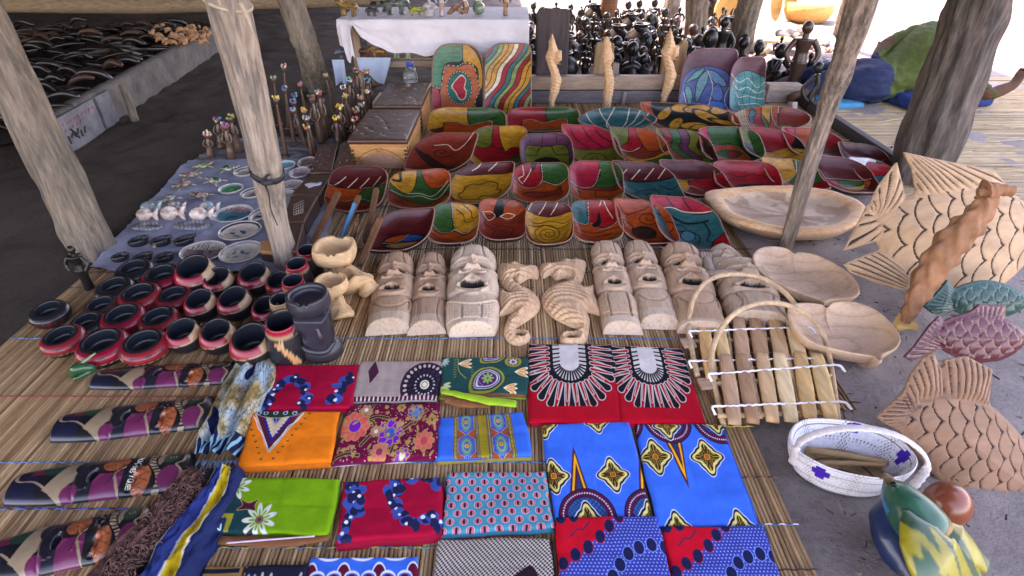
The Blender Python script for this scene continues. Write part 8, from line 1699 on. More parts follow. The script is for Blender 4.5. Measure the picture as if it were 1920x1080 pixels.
def blobfig(x, y, z, H, c1, c2, label, kind, mat=None, name='stone_figure', group='small stone figures on the white table', cat='sculpture', rz=0.0):
 root = empty(name, (x, y, z), rz, label, cat, group); m = mat or STONE; H0 = H
 def add(nm, P, r, **k): V, F = tube([(a * H, b * H, c * H) for a, b, c in P], [q * H for q in (r if hasattr(r, '__len__') else [r, r])], k.get('seg', 12), k.get('n', 18)); mk(nm, (V, F), m, root, col=np.array([shellcol(p, c1, c2, 30) for p in V]) if m is STONE else None)
 def head(c, r): V, F = lathe([(r * H * math.sin(t), -r * 1.2 * H * math.cos(t)) for t in np.linspace(0, math.pi, 12)], 16); V = V + np.array(c) * H; mk('head', (V, F), m, root, col=np.array([shellcol(p, c1, c2, 30) for p in V]) if m is STONE else None)
 if kind == 'bust': add('shoulders', [(-.26, 0, .22), (-.16, 0, .34), (0, 0, .38), (.16, 0, .34), (.26, 0, .22)], [.09, .12, .15, .12, .09]); add('chest', [(0, 0, 0), (0, 0, .2), (0, 0, .4)], [.22, .21, .12]); add('neck', [(0, 0, .38), (0, 0, .66)], [.09, .07]); head((0, -.02, .80), .15); add('hair', [(0, .06, .80), (0, .08, .92), (0, .04, .97)], [.13, .12, .03]); add('nose', [(0, -.15, .84), (0, -.19, .77)], [.02, .035])
 elif kind == 'thinker': add('torso', [(0, .02, .05), (0, .06, .35), (0, 0, .62)], [.2, .16, .14]); head((0, -.06, .82), .15); add('leg', [(-.1, .02, .1), (-.18, -.32, .36), (-.16, -.34, .04)], [.11, .09, .06]); add('leg', [(.1, .02, .1), (.18, -.32, .36), (.16, -.34, .04)], [.11, .09, .06]); add('arm', [(-.2, 0, .58), (-.26, -.2, .4), (-.06, -.18, .62)], [.07, .06, .05]); add('arm', [(.2, 0, .58), (.26, -.2, .4), (.06, -.3, .34)], [.07, .06, .05])
 elif kind == 'stand': add('legs', [(0, 0, 0), (0, 0, .25), (0, 0, .48)], [.10, .085, .12]); add('torso', [(0, 0, .45), (0, 0, .6), (0, 0, .78)], [.11, .085, .13]); add('neck', [(0, 0, .76), (0, 0, .88)], [.045, .04]); head((0, 0, .92), .075); add('arm', [(-.12, 0, .76), (-.22, -.03, .60), (-.16, -.08, .46)], [.045, .04, .03]); add('arm', [(.12, 0, .76), (.22, -.03, .60), (.16, -.08, .46)], [.045, .04, .03])
 elif kind == 'ring': add('body', [(-.06, 0, .0), (-.10, 0, .28), (-.05, 0, .5), (-.10, 0, .72)], [.12, .08, .06, .05]); head((-.12, 0, .84), .10); add('body', [(.10, 0, .0), (.18, 0, .26), (.10, 0, .5), (.16, 0, .74)], [.10, .07, .05, .05]); head((.16, 0, .84), .095); add('arms', [(-.08, 0, .66), (-.3, -.02, .42), (-.1, -.05, .16), (.2, -.05, .16), (.36, -.02, .42), (.14, 0, .66)], [.035, .04, .045, .045, .04, .035], n=40)
 elif kind == 'reclining': add('torso', [(.42, 0, .12), (.48, 0, .40), (.40, 0, .66)], [.14, .15, .12]); head((.36, -.02, .88), .12); add('leg', [(.36, 0, .14), (-.02, -.04, .40), (-.42, -.05, .08)], [.13, .11, .06]); add('leg', [(.34, .05, .12), (.0, .06, .30), (-.34, .06, .07)], [.12, .10, .06]); add('arm', [(.32, -.10, .6), (.12, -.14, .34), (.2, -.15, .1)], [.06, .05, .04])
 elif kind == 'pot': V, F = lathe([(0, 0), (.25 * H, 0), (.42 * H, .15 * H), (.5 * H, .4 * H), (.42 * H, .7 * H), (.22 * H, .85 * H), (.2 * H, .95 * H), (.27 * H, H), (.22 * H, H), (.15 * H, .8 * H), (0, .5 * H)], 28); mk('vase_body', (V, F), m, root, col=np.array([shellcol(p, c1, c2, 30) for p in V]) if m is STONE else None)
 elif kind == 'hand': add('foot', [(0, 0, 0), (0, 0, .12), (0, 0, .2)], [.22, .14, .10]); add('stem', [(0, 0, .15), (.04, 0, .45), (-.02, 0, .7)], [.08, .07, .12]); [add('finger', [(q * .1, 0, .65), (q * .16, -.03, .85), (q * .12, -.02, 1.0)], [.045, .04, .03]) for q in (-1, -.3, .4, 1.1)]
 return root
x, y, z = onT(780); quadruped(x, y, z, .13, 1, (.30, .30, .03), (.16, .18, .03), 'olive yellow stone animal in the middle of the white table', 'hippo')
x, y, z = onT(806); blobfig(x, y, z, .19, (.35, .33, .34), (.2, .2, .22), 'pale grey stone bust beside the yellow animal', 'bust')
x, y, z = onT(829); blobfig(x, y, z, .20, (.40, .24, .14), (.26, .26, .3), 'tan and grey standing stone figure', 'stand')
x, y, z = onT(856, YT + .13); blobfig(x, y, z, .16, (.22, .10, .05), (.14, .06, .03), 'glossy brown reclining stone figure with raised knees', 'reclining')
x, y, z = onT(898, YT + .22); blobfig(x, y, z, .10, (.16, .24, .16), (.10, .16, .10), 'small green stone bowl shaped vase on the white table', 'pot', cat='vase', name='stone_vase')
x, y, z = onT(948, YT + .15); blobfig(x, y, z, .2, (.30, .16, .06), (.12, .06, .03), 'golden brown standing figure at the right end of the table', 'stand')
for px, kd_, lb, k in ((672, 'lion', 'dark red stone lion under the white tablecloth', ((.07, .03, .025), (.12, .05, .03))), (702, 'lion', 'small orange brown stone animal on the table shelf', ((.28, .12, .03), (.15, .07, .03))), (748, 'rhino', 'light green mottled stone rhino on the table shelf', ((.16, .24, .16), (.28, .32, .22)))):
 x, y, z = onT(px, YT + .03, ZSH + .004); quadruped(x, y, z, .15 if px < 740 else .23, -1 if px > 690 else 1, *k, lb, kd_)
x, y, z = onT(635, YT + .03, ZSH + .004); quadruped(x, y, z, .14, -1, (.06, .07, .12), (.14, .15, .2), 'dark blue grey stone animal at the left end of the shelf', 'hippo')
x, y, z = onT(815, YT + .1, ZSH + .004); quadruped(x, y, z, .22, 1, (.10, .10, .12), (.18, .18, .2), 'grey stone hippo lying far back on the shelf', 'hippo')
def bottle(px, top, bot, D, label):
 c = PD(px, bot, D); H = (bot - top) * D / FPX * 1.05; z0 = c[2] - .04; root = empty('water_bottle', (c[0], c[1], z0), 0, label, 'bottle'); Hh = H + .04
 m, t, bs = base_mat('clear_plastic'); bs.inputs['Transmission Weight'].default_value = .9; bs.inputs['Roughness'].default_value = .06; bs.inputs['IOR'].default_value = 1.33; bs.inputs['Base Color'].default_value = (.8, .88, .95, 1)
 r = 13 * D / FPX; P = [(0, 0), (r, 0), (r * 1.02, .01), (r, Hh * .3), (r * .96, Hh * .32), (r, Hh * .34), (r, Hh * .55), (r * .8, Hh * .7), (r * .45, Hh * .84), (r * .42, Hh * .88), (0, Hh * .88)]; mk('bottle_body', lathe(P, 28), m, root)
 mk('cap', lathe([(0, Hh * .86), (r * .5, Hh * .86), (r * .5, Hh * .99), (r * .44, Hh), (0, Hh)], 24), surf((.0, .05, .45), .4, .5, .1, bmp=0), root)
bottle(771, 120, 152, 4.50, 'clear plastic water bottle with blue cap behind the chests'); 
# ================================================================== grey trough, planks and blocks
def trough():
 Y = G(1140, 203, .0)[1] + .12; x0, x1 = PY(985, 180, Y)[0], PY(1292, 180, Y)[0]; zt = PY(1140, 143, Y)[2]; zm = PY(1140, 167, Y)[2]; root = empty('wooden_trough', ((x0 + x1) / 2, Y + .15, 0), 0, 'long grey wooden trough behind the upper row of bowls', 'trough'); w = x1 - x0
 mk('side_board', xf(cbox(w, .03, zm - .02, .004), (0, -.15, .01)), GREYWOOD, root); mk('top_board', xf(cbox(w, .09, zt - zm, .006), (0, -.13, zm)), rawwood((.34, .24, .18), st=(1, 5, 5)), root); mk('back_board', xf(cbox(w, .03, zm, .004), (0, .19, .01)), GREYWOOD, root)
 mk('batten', xf(cbox(.028, .02, zm - .02, .003), (PY(1168, 180, Y)[0] - (x0 + x1) / 2, -.178, .005), ry=.10), rawwood((.26, .21, .2)), root); mk('inner_board', xf(cbox(w, .30, .02, .003), (0, .02, .02)), GREYWOOD, root)
 Y2 = Y + .02; a, b = PY(1436, 180, Y2), PY(1498, 180, Y2); r2 = empty('wooden_block', ((a[0] + b[0]) / 2, Y2 + .1, 0), 0, 'pale wooden trough end right of the turquoise bowl', 'trough'); ww = b[0] - a[0]; z2 = PY(1460, 157, Y2)[2]; mk('board', xf(cbox(ww, .03, z2 * .62, .004), (0, -.1, .01)), rawwood((.30, .24, .21)), r2); mk('top_board', xf(cbox(ww, .1, z2 * .33, .005), (0, -.07, z2 * .64)), rawwood((.38, .29, .24)), r2)
 o = mk('wooden_stub', xf(cbox(.05, .05, .12, .006), tuple(G(1484, 222, 0.0)), .3, rx=-.25), rawwood((.34, .27, .24))); tag(o, 'short square wooden stub beside the pale trough end', 'block')
 return Y
YTR = trough()
def plankup(px0, px1, top, bot, Y, col, label, th=.03, name='upright_plank', cat='plank', tilt=-.08, notch=False):
 a, b = PY(px0, bot, Y), PY(px1, bot, Y); zt = PY(px0, top, Y)[2]; w = b[0] - a[0]; z0 = max(0, a[2] - .15); H = zt - z0
 def sdf(X, Z): d = sd_poly(X, Z, [(-w / 2, 0), (w / 2, 0), (w / 2, H * .95), (w * .42, H * .99), (-w * .40, H), (-w / 2, H * .93)]); return d if not notch else np.maximum(d, -sd_ell(X, Z, 0, H * 1.02, w * .22, H * .12))
 VF, _ = inflate(sdf, -w / 2 - .005, w / 2 + .005, -.005, H + .005, 30, lambda D, X, Y_: np.clip(np.sqrt(np.clip(D, 0, .006) / .006) * th / 2, .001, 1), both=True)
 V = VF[0]; root = empty(name, ((a[0] + b[0]) / 2, Y, z0), 0, label, cat); o = mk('board', (np.stack([V[:, 0], -V[:, 2], V[:, 1]], 1), [f for f in VF[1]]), surf(col, .8, .25, .4, 8, (4, 4, .6), .6, .004, 40, streak=.35), root); o.rotation_euler = (tilt, 0, 0)
plankup(1003, 1064, 16, 143, YTR + .12, (.075, .055, .058), 'tall dark weathered plank standing in the grey trough')
plankup(1112, 1148, 80, 143, YTR + .10, (.30, .19, .11), 'short pale cracked board in the middle of the trough')
plankup(1146, 1160, 118, 143, YTR + .09, (.26, .20, .18), 'small grey wedge beside the pale cracked board')
plankup(1236, 1282, 75, 146, YTR + .10, (.34, .21, .11), 'notched pale wooden block near the right end of the trough', th=.05, notch=True)
# dark plank bordering the bowls at the right
a, b = G(1500, 205, .02), G(1690, 318, .02); xP = 2.28
V, F = cbox(.05, 2.15, .085, .004); o = mk('edge_plank', xf((V, F), (G(1672, 320, .0)[0] + .02, G(1672, 320, 0)[1] + .95, .0)), surf((.055, .045, .045), .7, .3, .3, 10, (5, .6, 5), .5, .003)); tag(o, 'long dark plank bordering the painted bowls on the right', 'plank')
# ================================================================== dark ebony carvings
EB = surf((.009, .007, .007), .38, .4, .4, 24, bmp=.3, bdist=.001, coat=.08); EBR = surf((.045, .022, .014), .42, .4, .4, 24, bmp=.3, bdist=.001, coat=.25)
PROT = {}
for k in ('bust', 'thinker', 'stand', 'ring', 'pot', 'hand'):
 for q, mm in (('', EB), ('_', EBR)): PROT[k + q] = remember(blobfig(0, 0, 0, 1.0, None, None, None, k, mm, 'ebony_carving', None, 'carving'))
TH = dict(bust='bust', thinker='crouching figure', stand='standing figure', ring='embracing couple', pot='round vase', hand='hand carving')
def ebony(px, py_base, H, k, label=None, rz=None, zb=.0, group='dark ebony carvings crowded behind the trough', s=1.0):
 b = G(px, py_base, zb); o = copy_tree(PROT[k + ('_' if rng.random() < .22 else '')]); o.name = 'ebony_carving'; o.location = tuple(b); h = H * depth(b + [0, 0, .1]) / FPX / .95 * s; o.scale = (h, h, h); o.rotation_euler = (0, 0, rng.uniform(-.5, .5) if rz is None else rz)
 zone = ('front' if py_base > 128 else 'middle' if py_base > 88 else 'back') + ' of the crowd ' + ('beside the dark plank' if px < 1075 else 'near the first trunk' if px > 1235 else 'left of the round pot' if px < 1150 else 'right of the round pot')
 o['label'] = label or 'black ebony ' + TH[k] + ' at the ' + zone; o['category'] = 'carving'; o['group'] = group if label else 'ebony %ss, %s' % (TH[k], zone)
r_ = random.Random(21); rows = [(152, 62, 13), (138, 55, 15), (122, 52, 16), (106, 50, 17), (90, 48, 17), (75, 44, 18), (60, 40, 18), (45, 36, 18)]
for py, H, n in rows:
 for i in range(n):
  px = 985 + (i + .5) * (385 if py > 100 else 400) / n + r_.uniform(-6, 6)
  if py > 130 and px > 1290: continue
  if 1275 < px < 1325 and py < 100: continue
  ebony(px, py + r_.uniform(-4, 4), H * r_.uniform(.75, 1.15), r_.choice(['bust', 'thinker', 'stand', 'stand', 'ring', 'pot', 'hand', 'stand']))
EX = [(1340, 146, 100, 'stand', 'tall black ebony standing figure right of the wide trunk post'), (1318, 150, 88, 'bust', 'black ebony bust beside the trunk foot'), (1384, 135, 62, 'bust', 'black ebony bust in front of the bark post, left one of two'), (1412, 142, 60, 'bust', 'black ebony bust with rounded hair, right one of two'),
      (1482, 178, 122, 'stand', 'tall ebony warrior figure standing right of the turquoise bowl'), (1446, 160, 72, 'thinker', 'ebony crouching figure left of the tall warrior'), (1524, 208, 88, 'ring', 'ebony embracing couple with looped arms beside the slanting pole'), (1505, 165, 60, 'stand', 'small ebony figure with raised arms behind the tall warrior'),
      (1360, 120, 58, 'stand', 'dark figure seated on the sand side of the trunk post'), (1300, 128, 58, 'thinker', 'ebony crouching figure before the wide trunk'), (1455, 120, 46, 'stand', 'slim ebony figure at the edge of the sunlit sand')]
for px, py, H, k, lb in EX: ebony(px, py, H, k, lb, group='dark ebony carvings standing apart at the right')
for k in PROT.values(): kill(k)
o = blobfig(*G(1181, 76, 0), .30, None, None, 'large glossy black round pot among the ebony carvings', 'pot', EB, 'black_pot', None, 'pot')
for px, py, w in ((1200, 70, .05), (1158, 45, .045)): o = mk('yellow_cup', lathe([(0, 0), (w * .7, 0), (w, .05), (w * .9, .06), (0, .03)], 20), surf((.55, .50, .01), .5), loc=tuple(G(px, py, .08))); tag(o, ('larger' if px > 1180 else 'smaller') + ' bright yellow cup among the black carvings', 'cup')
p = G(1138, 62, 0); V, F = lathe([(0, 0), (.07, 0), (.075, .03), (.04, .07), (.05, .14), (.10, .22), (.11, .5), (.10, .52), (.08, .3), (0, .25)], 24); o = mk('wooden_mortar', (V, F), rawwood((.22, .10, .05)), loc=tuple(p)); tag(o, 'reddish wooden mortar with pestle among the dark carvings', 'mortar'); mk('pestle', tube([(0, 0, .4), (.03, 0, .85)], [.035, .03], 10, 4), rawwood((.22, .10, .05)), o)
# ================================================================== sunlit things beyond the posts
OC = rawwood((.62, .33, .10), sc=6, streak=.15)
def longbowl(px, py, H, W_, rz, label, D=.05, mat=OC, zz=0.0):
 c = G(px, py, 0); V, F, uv, mi, dep = bowl_mesh(OV, W_ / 2, H / 2, D, nt_=44); root = empty('wooden_tray', (c[0], c[1], zz), rz, label, 'tray', 'honey coloured trays and bowls on the sunlit sand'); me = mesh(V, F, 'tray_body', True); me.materials.append(mat); link('tray_body', me, None, root, (0, 0, H / 2 * math.sin(R(72))), (R(72), 0, 0))
longbowl(1448, 37, .62, .17, .05, 'tall honey coloured tray propped upright, left one of two', .05); longbowl(1474, 36, .60, .17, -.05, 'tall honey coloured tray propped upright, right one of two', .05)
c = G(1515, 22, .12); o = mk('wooden_bowl', lathe([(0, -.16), (.16, -.15), (.28, -.08), (.33, .02), (.31, .10), (.28, .11), (0, .11)], 36), OC, loc=tuple(c)); tag(o, 'big round honey coloured wooden bowl lying on the sunlit sand', 'bowl')
c = G(1372, 26, .14); o = mk('wooden_bowl', xf(lathe([(0, -.05), (.20, -.02), (.27, .08), (.27, .14), (.25, .15), (.22, .10), (.1, .0), (0, -.01)], 36), rx=1.2), OC, loc=tuple(c)); tag(o, 'golden wooden bowl standing on edge behind the bark post', 'bowl')
c = G(1352, 31, .06); o = mk('orange_cloth', xf(cbox(.75, .4, .05, .02), (0, 0, 0), .2), surf((.60, .24, .08), .9, bmp=.6, bdist=.02), loc=(c[0], c[1], 0)); tag(o, 'orange cloth heap on the sunlit sand left of the bark post', 'cloth')
r_ = random.Random(4); SHM = [surf(c, .5, .4, .4, 40) for c in ((.40, .34, .32), (.26, .21, .20), (.12, .14, .18), (.34, .22, .15))]
pro = [mesh(*tube([(0, 0, 0), (.02, 0, .012), (.05, 0, .008)], [.006, .022, .004], 8, 8, nz=.3, seed=i), 'shell') for i in range(4)]
for i, me in enumerate(pro): me.materials.append(SHM[i])
for i in range(130):
 px, py = r_.uniform(1505, 1592), r_.uniform(85, 122)
 o = bpy.data.objects.new('seashell', pro[i % 4]); COL.objects.link(o); o.location = tuple(G(px, py, r_.uniform(.01, .06))); o.rotation_euler = (r_.uniform(-.5, .5), r_.uniform(-.5, .5), r_.uniform(0, 6.3)); o.scale = (1.6,) * 3; tag(o, 'small pale shell in the heap beside the slanting pole', 'shell', 'shells heaped beside the slanting pole')
for i, (x0, y0, x1, y1, c) in enumerate(((1460, 62, 1482, 74, (.05, .05, .055)), (1478, 60, 1500, 72, (.12, .09, .08)), (1492, 78, 1516, 92, (.22, .15, .12)), (1506, 62, 1524, 80, (.16, .10, .07)), (1516, 72, 1532, 84, (.36, .20, .10)), (1536, 66, 1552, 84, (.3, .3, .36)), (1548, 66, 1568, 88, (.34, .36, .42)), (1574, 66, 1590, 78, (.08, .14, .22)), (1500, 58, 1512, 68, (.04, .03, .03)))):
 a, b = G(x0, y0, .05), G(x1, y1, .05); o = mk('carved_roll', tube([a, (a + b) / 2, b], [.045, .052, .045], 12, 12, nz=.2), surf(c, .6, .3, .4, 20, bmp=.4, bdist=.003)); tag(o, ['black', 'dark grey', 'brown', 'dark brown', 'orange brown', 'grey blue', 'pale blue', 'deep blue', 'small black'][i] + ' carved piece lying on the sand beyond the ebony figures', 'carving', 'cylindrical carvings beyond the ebony figures')
c = G(1450, 78, .10); o = mk('yellow_board', xf(cbox(.42, .26, .03, .004), (0, 0, 0), -.1), surf((.50, .38, .14), .7), loc=tuple(c)); tag(o, 'flat yellow wooden board lying on carvings near the bark post', 'board')
c = G(1425, 112, .04); o = mk('wooden_block', xf(cbox(.16, .3, .04, .006), (0, 0, .03), -.5, ry=-.5), rawwood((.40, .22, .10)), loc=tuple(c)); tag(o, 'tilted orange brown board beside the white shell lump', 'board')
c = G(1418, 84, .07); V, F = lathe([(.11 * math.sin(t), -.11 * math.cos(t)) for t in np.linspace(0, math.pi, 16)], 24); V = V * (1 + .08 * vn(V, 25)[:, None]); o = mk('coral_lump', (V, F), surf((.5, .46, .42), .9, bmp=1, bdist=.01), loc=tuple(c)); tag(o, 'rough white coral ball next to the bark post', 'coral')
c = G(1468, 88, .03); o = mk('violet_cloth', cbox(.22, .12, .04, .015), surf((.35, .10, .45), .9), loc=tuple(c)); tag(o, 'small violet cloth under the yellow board', 'cloth')
c = G(1545, 190, .0); V, F = xf(cbox(.34, .5, .05, .02), (0, 0, 0), .3); o = mk('turquoise_bundle', (V * [1, 1, 1] + np.stack([0 * V[:, 0], 0 * V[:, 0], .02 * vn(V, 8)], 1), F), surf((.0, .26, .48), .7, bmp=.8, bdist=.02), loc=tuple(c)); tag(o, 'crumpled turquoise plastic bag behind the slanting pole', 'bag')
c = G(1545, 120, .0); V, F = lathe([(0, 0), (.20, 0), (.22, .05), (.12, .09), (0, .10)], 30, 1.2, .8); o = mk('bead_heap', (V * (1 + .1 * vn(V, 40)[:, None]), F), surf((.30, .20, .20), .6, var=.8, scale=60, bmp=1, bdist=.01), loc=tuple(c)); tag(o, 'heap of coloured beads behind the reclining man', 'beads')

# ================================================================== the man lying on the straw mat
def person():
 # joints: (name, px, py, depth, radius_x, radius_y)
 J = {}
 def j(n, px, py, D, r): J[n] = (PD(px, py, D), r)
 j('pelvis', 1632, 162, 4.75, (.165, .15)); j('waist', 1672, 142, 4.72, (.15, .13)); j('chest', 1722, 114, 4.66, (.175, .15)); j('upper', 1762, 88, 4.60, (.165, .14)); j('neck', 1800, 52, 4.58, (.065, .065)); j('skull', 1812, 30, 4.56, (.09, .10)); j('crown', 1820, 8, 4.55, (.075, .085))
 j('shL', 1728, 66, 4.72, (.085, .08)); j('elL', 1660, 88, 4.78, (.062, .06)); j('wrL', 1640, 112, 4.68, (.04, .038)); j('haL', 1660, 122, 4.62, (.035, .02))
 j('shR', 1800, 120, 4.50, (.09, .085)); j('elR', 1850, 180, 4.42, (.06, .055)); j('wrR', 1900, 160, 4.40, (.038, .035)); j('haR', 1915, 140, 4.38, (.035, .02))
 j('hipL', 1605, 148, 4.80, (.135, .13)); j('knL', 1535, 138, 5.0, (.085, .085)); j('anL', 1480, 150, 5.1, (.05, .05)); j('toL', 1455, 158, 5.0, (.04, .03))
 j('hipR', 1610, 178, 4.68, (.135, .13)); j('knR', 1530, 172, 4.85, (.09, .085)); j('anR', 1500, 190, 4.75, (.05, .05)); j('toR', 1478, 196, 4.66, (.04, .03))
 E = [('pelvis', 'waist'), ('waist', 'chest'), ('chest', 'upper'), ('upper', 'neck'), ('neck', 'skull'), ('skull', 'crown'), ('upper', 'shL'), ('shL', 'elL'), ('elL', 'wrL'), ('wrL', 'haL'), ('upper', 'shR'), ('shR', 'elR'), ('elR', 'wrR'), ('wrR', 'haR'), ('pelvis', 'hipL'), ('hipL', 'knL'), ('knL', 'anL'), ('anL', 'toL'), ('pelvis', 'hipR'), ('hipR', 'knR'), ('knR', 'anR'), ('anR', 'toR')]
 for q_, k_ in (('pelvis', 1.2), ('waist', 1.35), ('chest', 1.38), ('upper', 1.25), ('hipL', 1.12), ('hipR', 1.12), ('knL', 1.25), ('knR', 1.25), ('shL', 1.45), ('elL', 1.2), ('shR', 1.2)): J[q_] = (J[q_][0], (J[q_][1][0] * k_, J[q_][1][1] * k_))
 names = list(J); idx = {n: i for i, n in enumerate(names)}; V = [J[n][0] for n in names]; Rr = [J[n][1] for n in names]; ed = [(idx[a], idx[b]) for a, b in E]
 for hand, wr, el in (('haL', 'wrL', 'elL'), ('haR', 'wrR', 'elR')):           # five fingers on each hand
  h = J[hand][0]; d = h - J[wr][0]; d /= np.linalg.norm(d); s = np.cross(d, [0, 0, 1]); s /= np.linalg.norm(s)
  for k, (off, L) in enumerate(((-.030, .05), (-.010, .075), (.010, .08), (.028, .07), (.042, .052))):
   base = len(V); p0 = h + s * off + d * .02; V += [p0, p0 + d * L * .55 + [0, 0, -.006], p0 + d * L + [0, 0, -.02]]; Rr += [(.011, .011), (.0095, .0095), (.008, .008)]; ed += [(idx[hand], base), (base, base + 1), (base + 1, base + 2)]
 zmin = .03; V = [np.array([p[0], p[1], max(p[2], zmin + r[0] * .8)]) for p, r in zip(V, Rr)]
 root_loc = (V[0][0], V[0][1], 0); V = [p - np.array(root_loc) for p in V]
 me = bpy.data.meshes.new('body'); me.from_pydata([tuple(p) for p in V], ed, []); me.update(); o = bpy.data.objects.new('body', me); COL.objects.link(o)
 m = o.modifiers.new('skin', 'SKIN'); 
 for i, v in enumerate(me.skin_vertices[0].data): v.radius = Rr[i]; v.use_root = (i == 0)
 s = o.modifiers.new('sub', 'SUBSURF'); s.levels = 4; s.render_levels = 4
 bpy.context.view_layer.update(); dg = bpy.context.evaluated_depsgraph_get(); me2 = bpy.data.meshes.new_from_object(o.evaluated_get(dg)); bpy.data.objects.remove(o)
 n = len(me2.vertices); co = np.empty(n * 3); me2.vertices.foreach_get('co', co); co = co.reshape(-1, 3)
 jn = {k: np.array(V[idx[k]]) for k in names}; sh, jean, skin = np.array((.060, .085, .022)), np.array((.016, .028, .075)), np.array((.10, .05, .032))
 C = np.zeros((n, 4)); C[:, 3] = 1
 segs = [(idx[a], idx[b]) for a, b in E]
 for i, p in enumerate(co):
  best, bi = 9, None
  for a, b in segs:
   A, B = np.array(V[a]), np.array(V[b]); t = np.clip((p - A).dot(B - A) / (B - A).dot(B - A), 0, 1); d = np.linalg.norm(p - A - (B - A) * t) - (Rr[a][0] * (1 - t) + Rr[b][0] * t)
   if d < best: best, bi, bt = d, (names[a], names[b]), t
  a, b = bi; w = jn['waist'] - jn['pelvis']; tt = (p - jn['pelvis']).dot(w) / w.dot(w)
  if a in ('neck', 'skull') or (a == 'upper' and b == 'neck' and bt > .55): c = skin
  elif a.startswith('wr') or (a.startswith('el') and bt > .15) or (a.startswith('sh') and bt > .82) or a.startswith('ha'): c = skin
  elif a.startswith('an') or (a.startswith('kn') and bt > .93): c = skin
  elif a.startswith('hip') or a.startswith('kn') or (a == 'pelvis' and tt < .12): c = jean
  else: c = sh
  C[i, :3] = c
  k = .034 if c is sh else (.018 if c is jean else .0)
  if k:
   k *= 1.2
   q = mnoise.noise(Vector((p[0] * 5 + p[2] * 9, p[1] * 4, p[2] * 12))); q2 = mnoise.noise(Vector((p[0] * 16, p[1] * 10, p[2] * 20 + 4))); q3 = abs(mnoise.noise(Vector((p[0] * 7 + p[2] * 5, p[1] * 5, p[2] * 16 - p[0] * 6)))); q4 = abs(mnoise.noise(Vector((p[0] * 22, p[1] * 12 + p[2] * 9, p[2] * 26)))); co[i] += (p - np.array(V[0])) / (np.linalg.norm(p - np.array(V[0])) + .1) * k * (q + 1.9 * (q3 - .25) + .8 * (q4 - .2))
 me2.vertices.foreach_set('co', co.ravel()); at = me2.color_attributes.new('Col', 'FLOAT_COLOR', 'POINT'); at.data.foreach_set('color', C.astype(np.float32).ravel()); me2.polygons.foreach_set('use_smooth', [True] * len(me2.polygons)); me2.update()
 me2.materials.clear(); me2.materials.append(surf(None, .85, .25, .25, 30, bmp=.4, bdist=.003, fine=140, sheen=.1))
 root = empty('person', root_loc, 0, 'man in green shirt and blue jeans lying on his side with his back turned', 'person'); link('body', me2, None, root)
 h = jn['skull'] * .5 + jn['crown'] * .5; V_, F_ = lathe([(.105 * math.sin(t), -.125 * math.cos(t)) for t in np.linspace(.9, math.pi, 16)], 24); V_ = V_ * (1 + .03 * vn(V_, 60)[:, None]); mk('hair', (V_ + h + [0, -.01, .0], F_), surf((.012, .010, .009), .95, bmp=1, bdist=.004, fine=200), root)
 f = h + np.array([.04, .10, -.02]); mk('nose', tube([f + [0, -.02, .03], f + [.01, .02, 0], f + [0, 0, -.015]], [.010, .016, .012], 8, 8), surf((.10, .05, .032), .7), root)
 for s in (-1, 1): mk('ear', tube([h + [s * .098, 0, .02], h + [s * .108, -.01, 0], h + [s * .098, 0, -.03]], [.012, .016, .010], 8, 8), surf((.10, .05, .032), .7), root)
 wv = jn['waist'] - jn['pelvis']; wv /= np.linalg.norm(wv)
 return root
person()
# blue patterned cloth under him, big carved mask on the right post
c = G(1735, 196, .02); o = mk('checked_cloth', xf(cbox(.75, .5, .10, .04), (0, 0, 0), .25), surf((.010, .035, .16), .85, .3, .8, 24, bmp=.6, bdist=.01), loc=(c[0] + .1, c[1] + .12, .01)); tag(o, 'dark blue patterned cloth bundle under the lying man', 'cloth')
# wire and rag at the right post
a = G(1700, 255, .01); o = mk('cable', tube([PD(1755, 175, 3.5), G(1735, 205, .02), G(1712, 232, .012), G(1690, 258, .012), G(1672, 276, .012)], .006, 6, 40, nz=.2), surf((.05, .045, .05), .6)); tag(o, 'thin dark cable lying on the straw mat by the right post', 'cable')
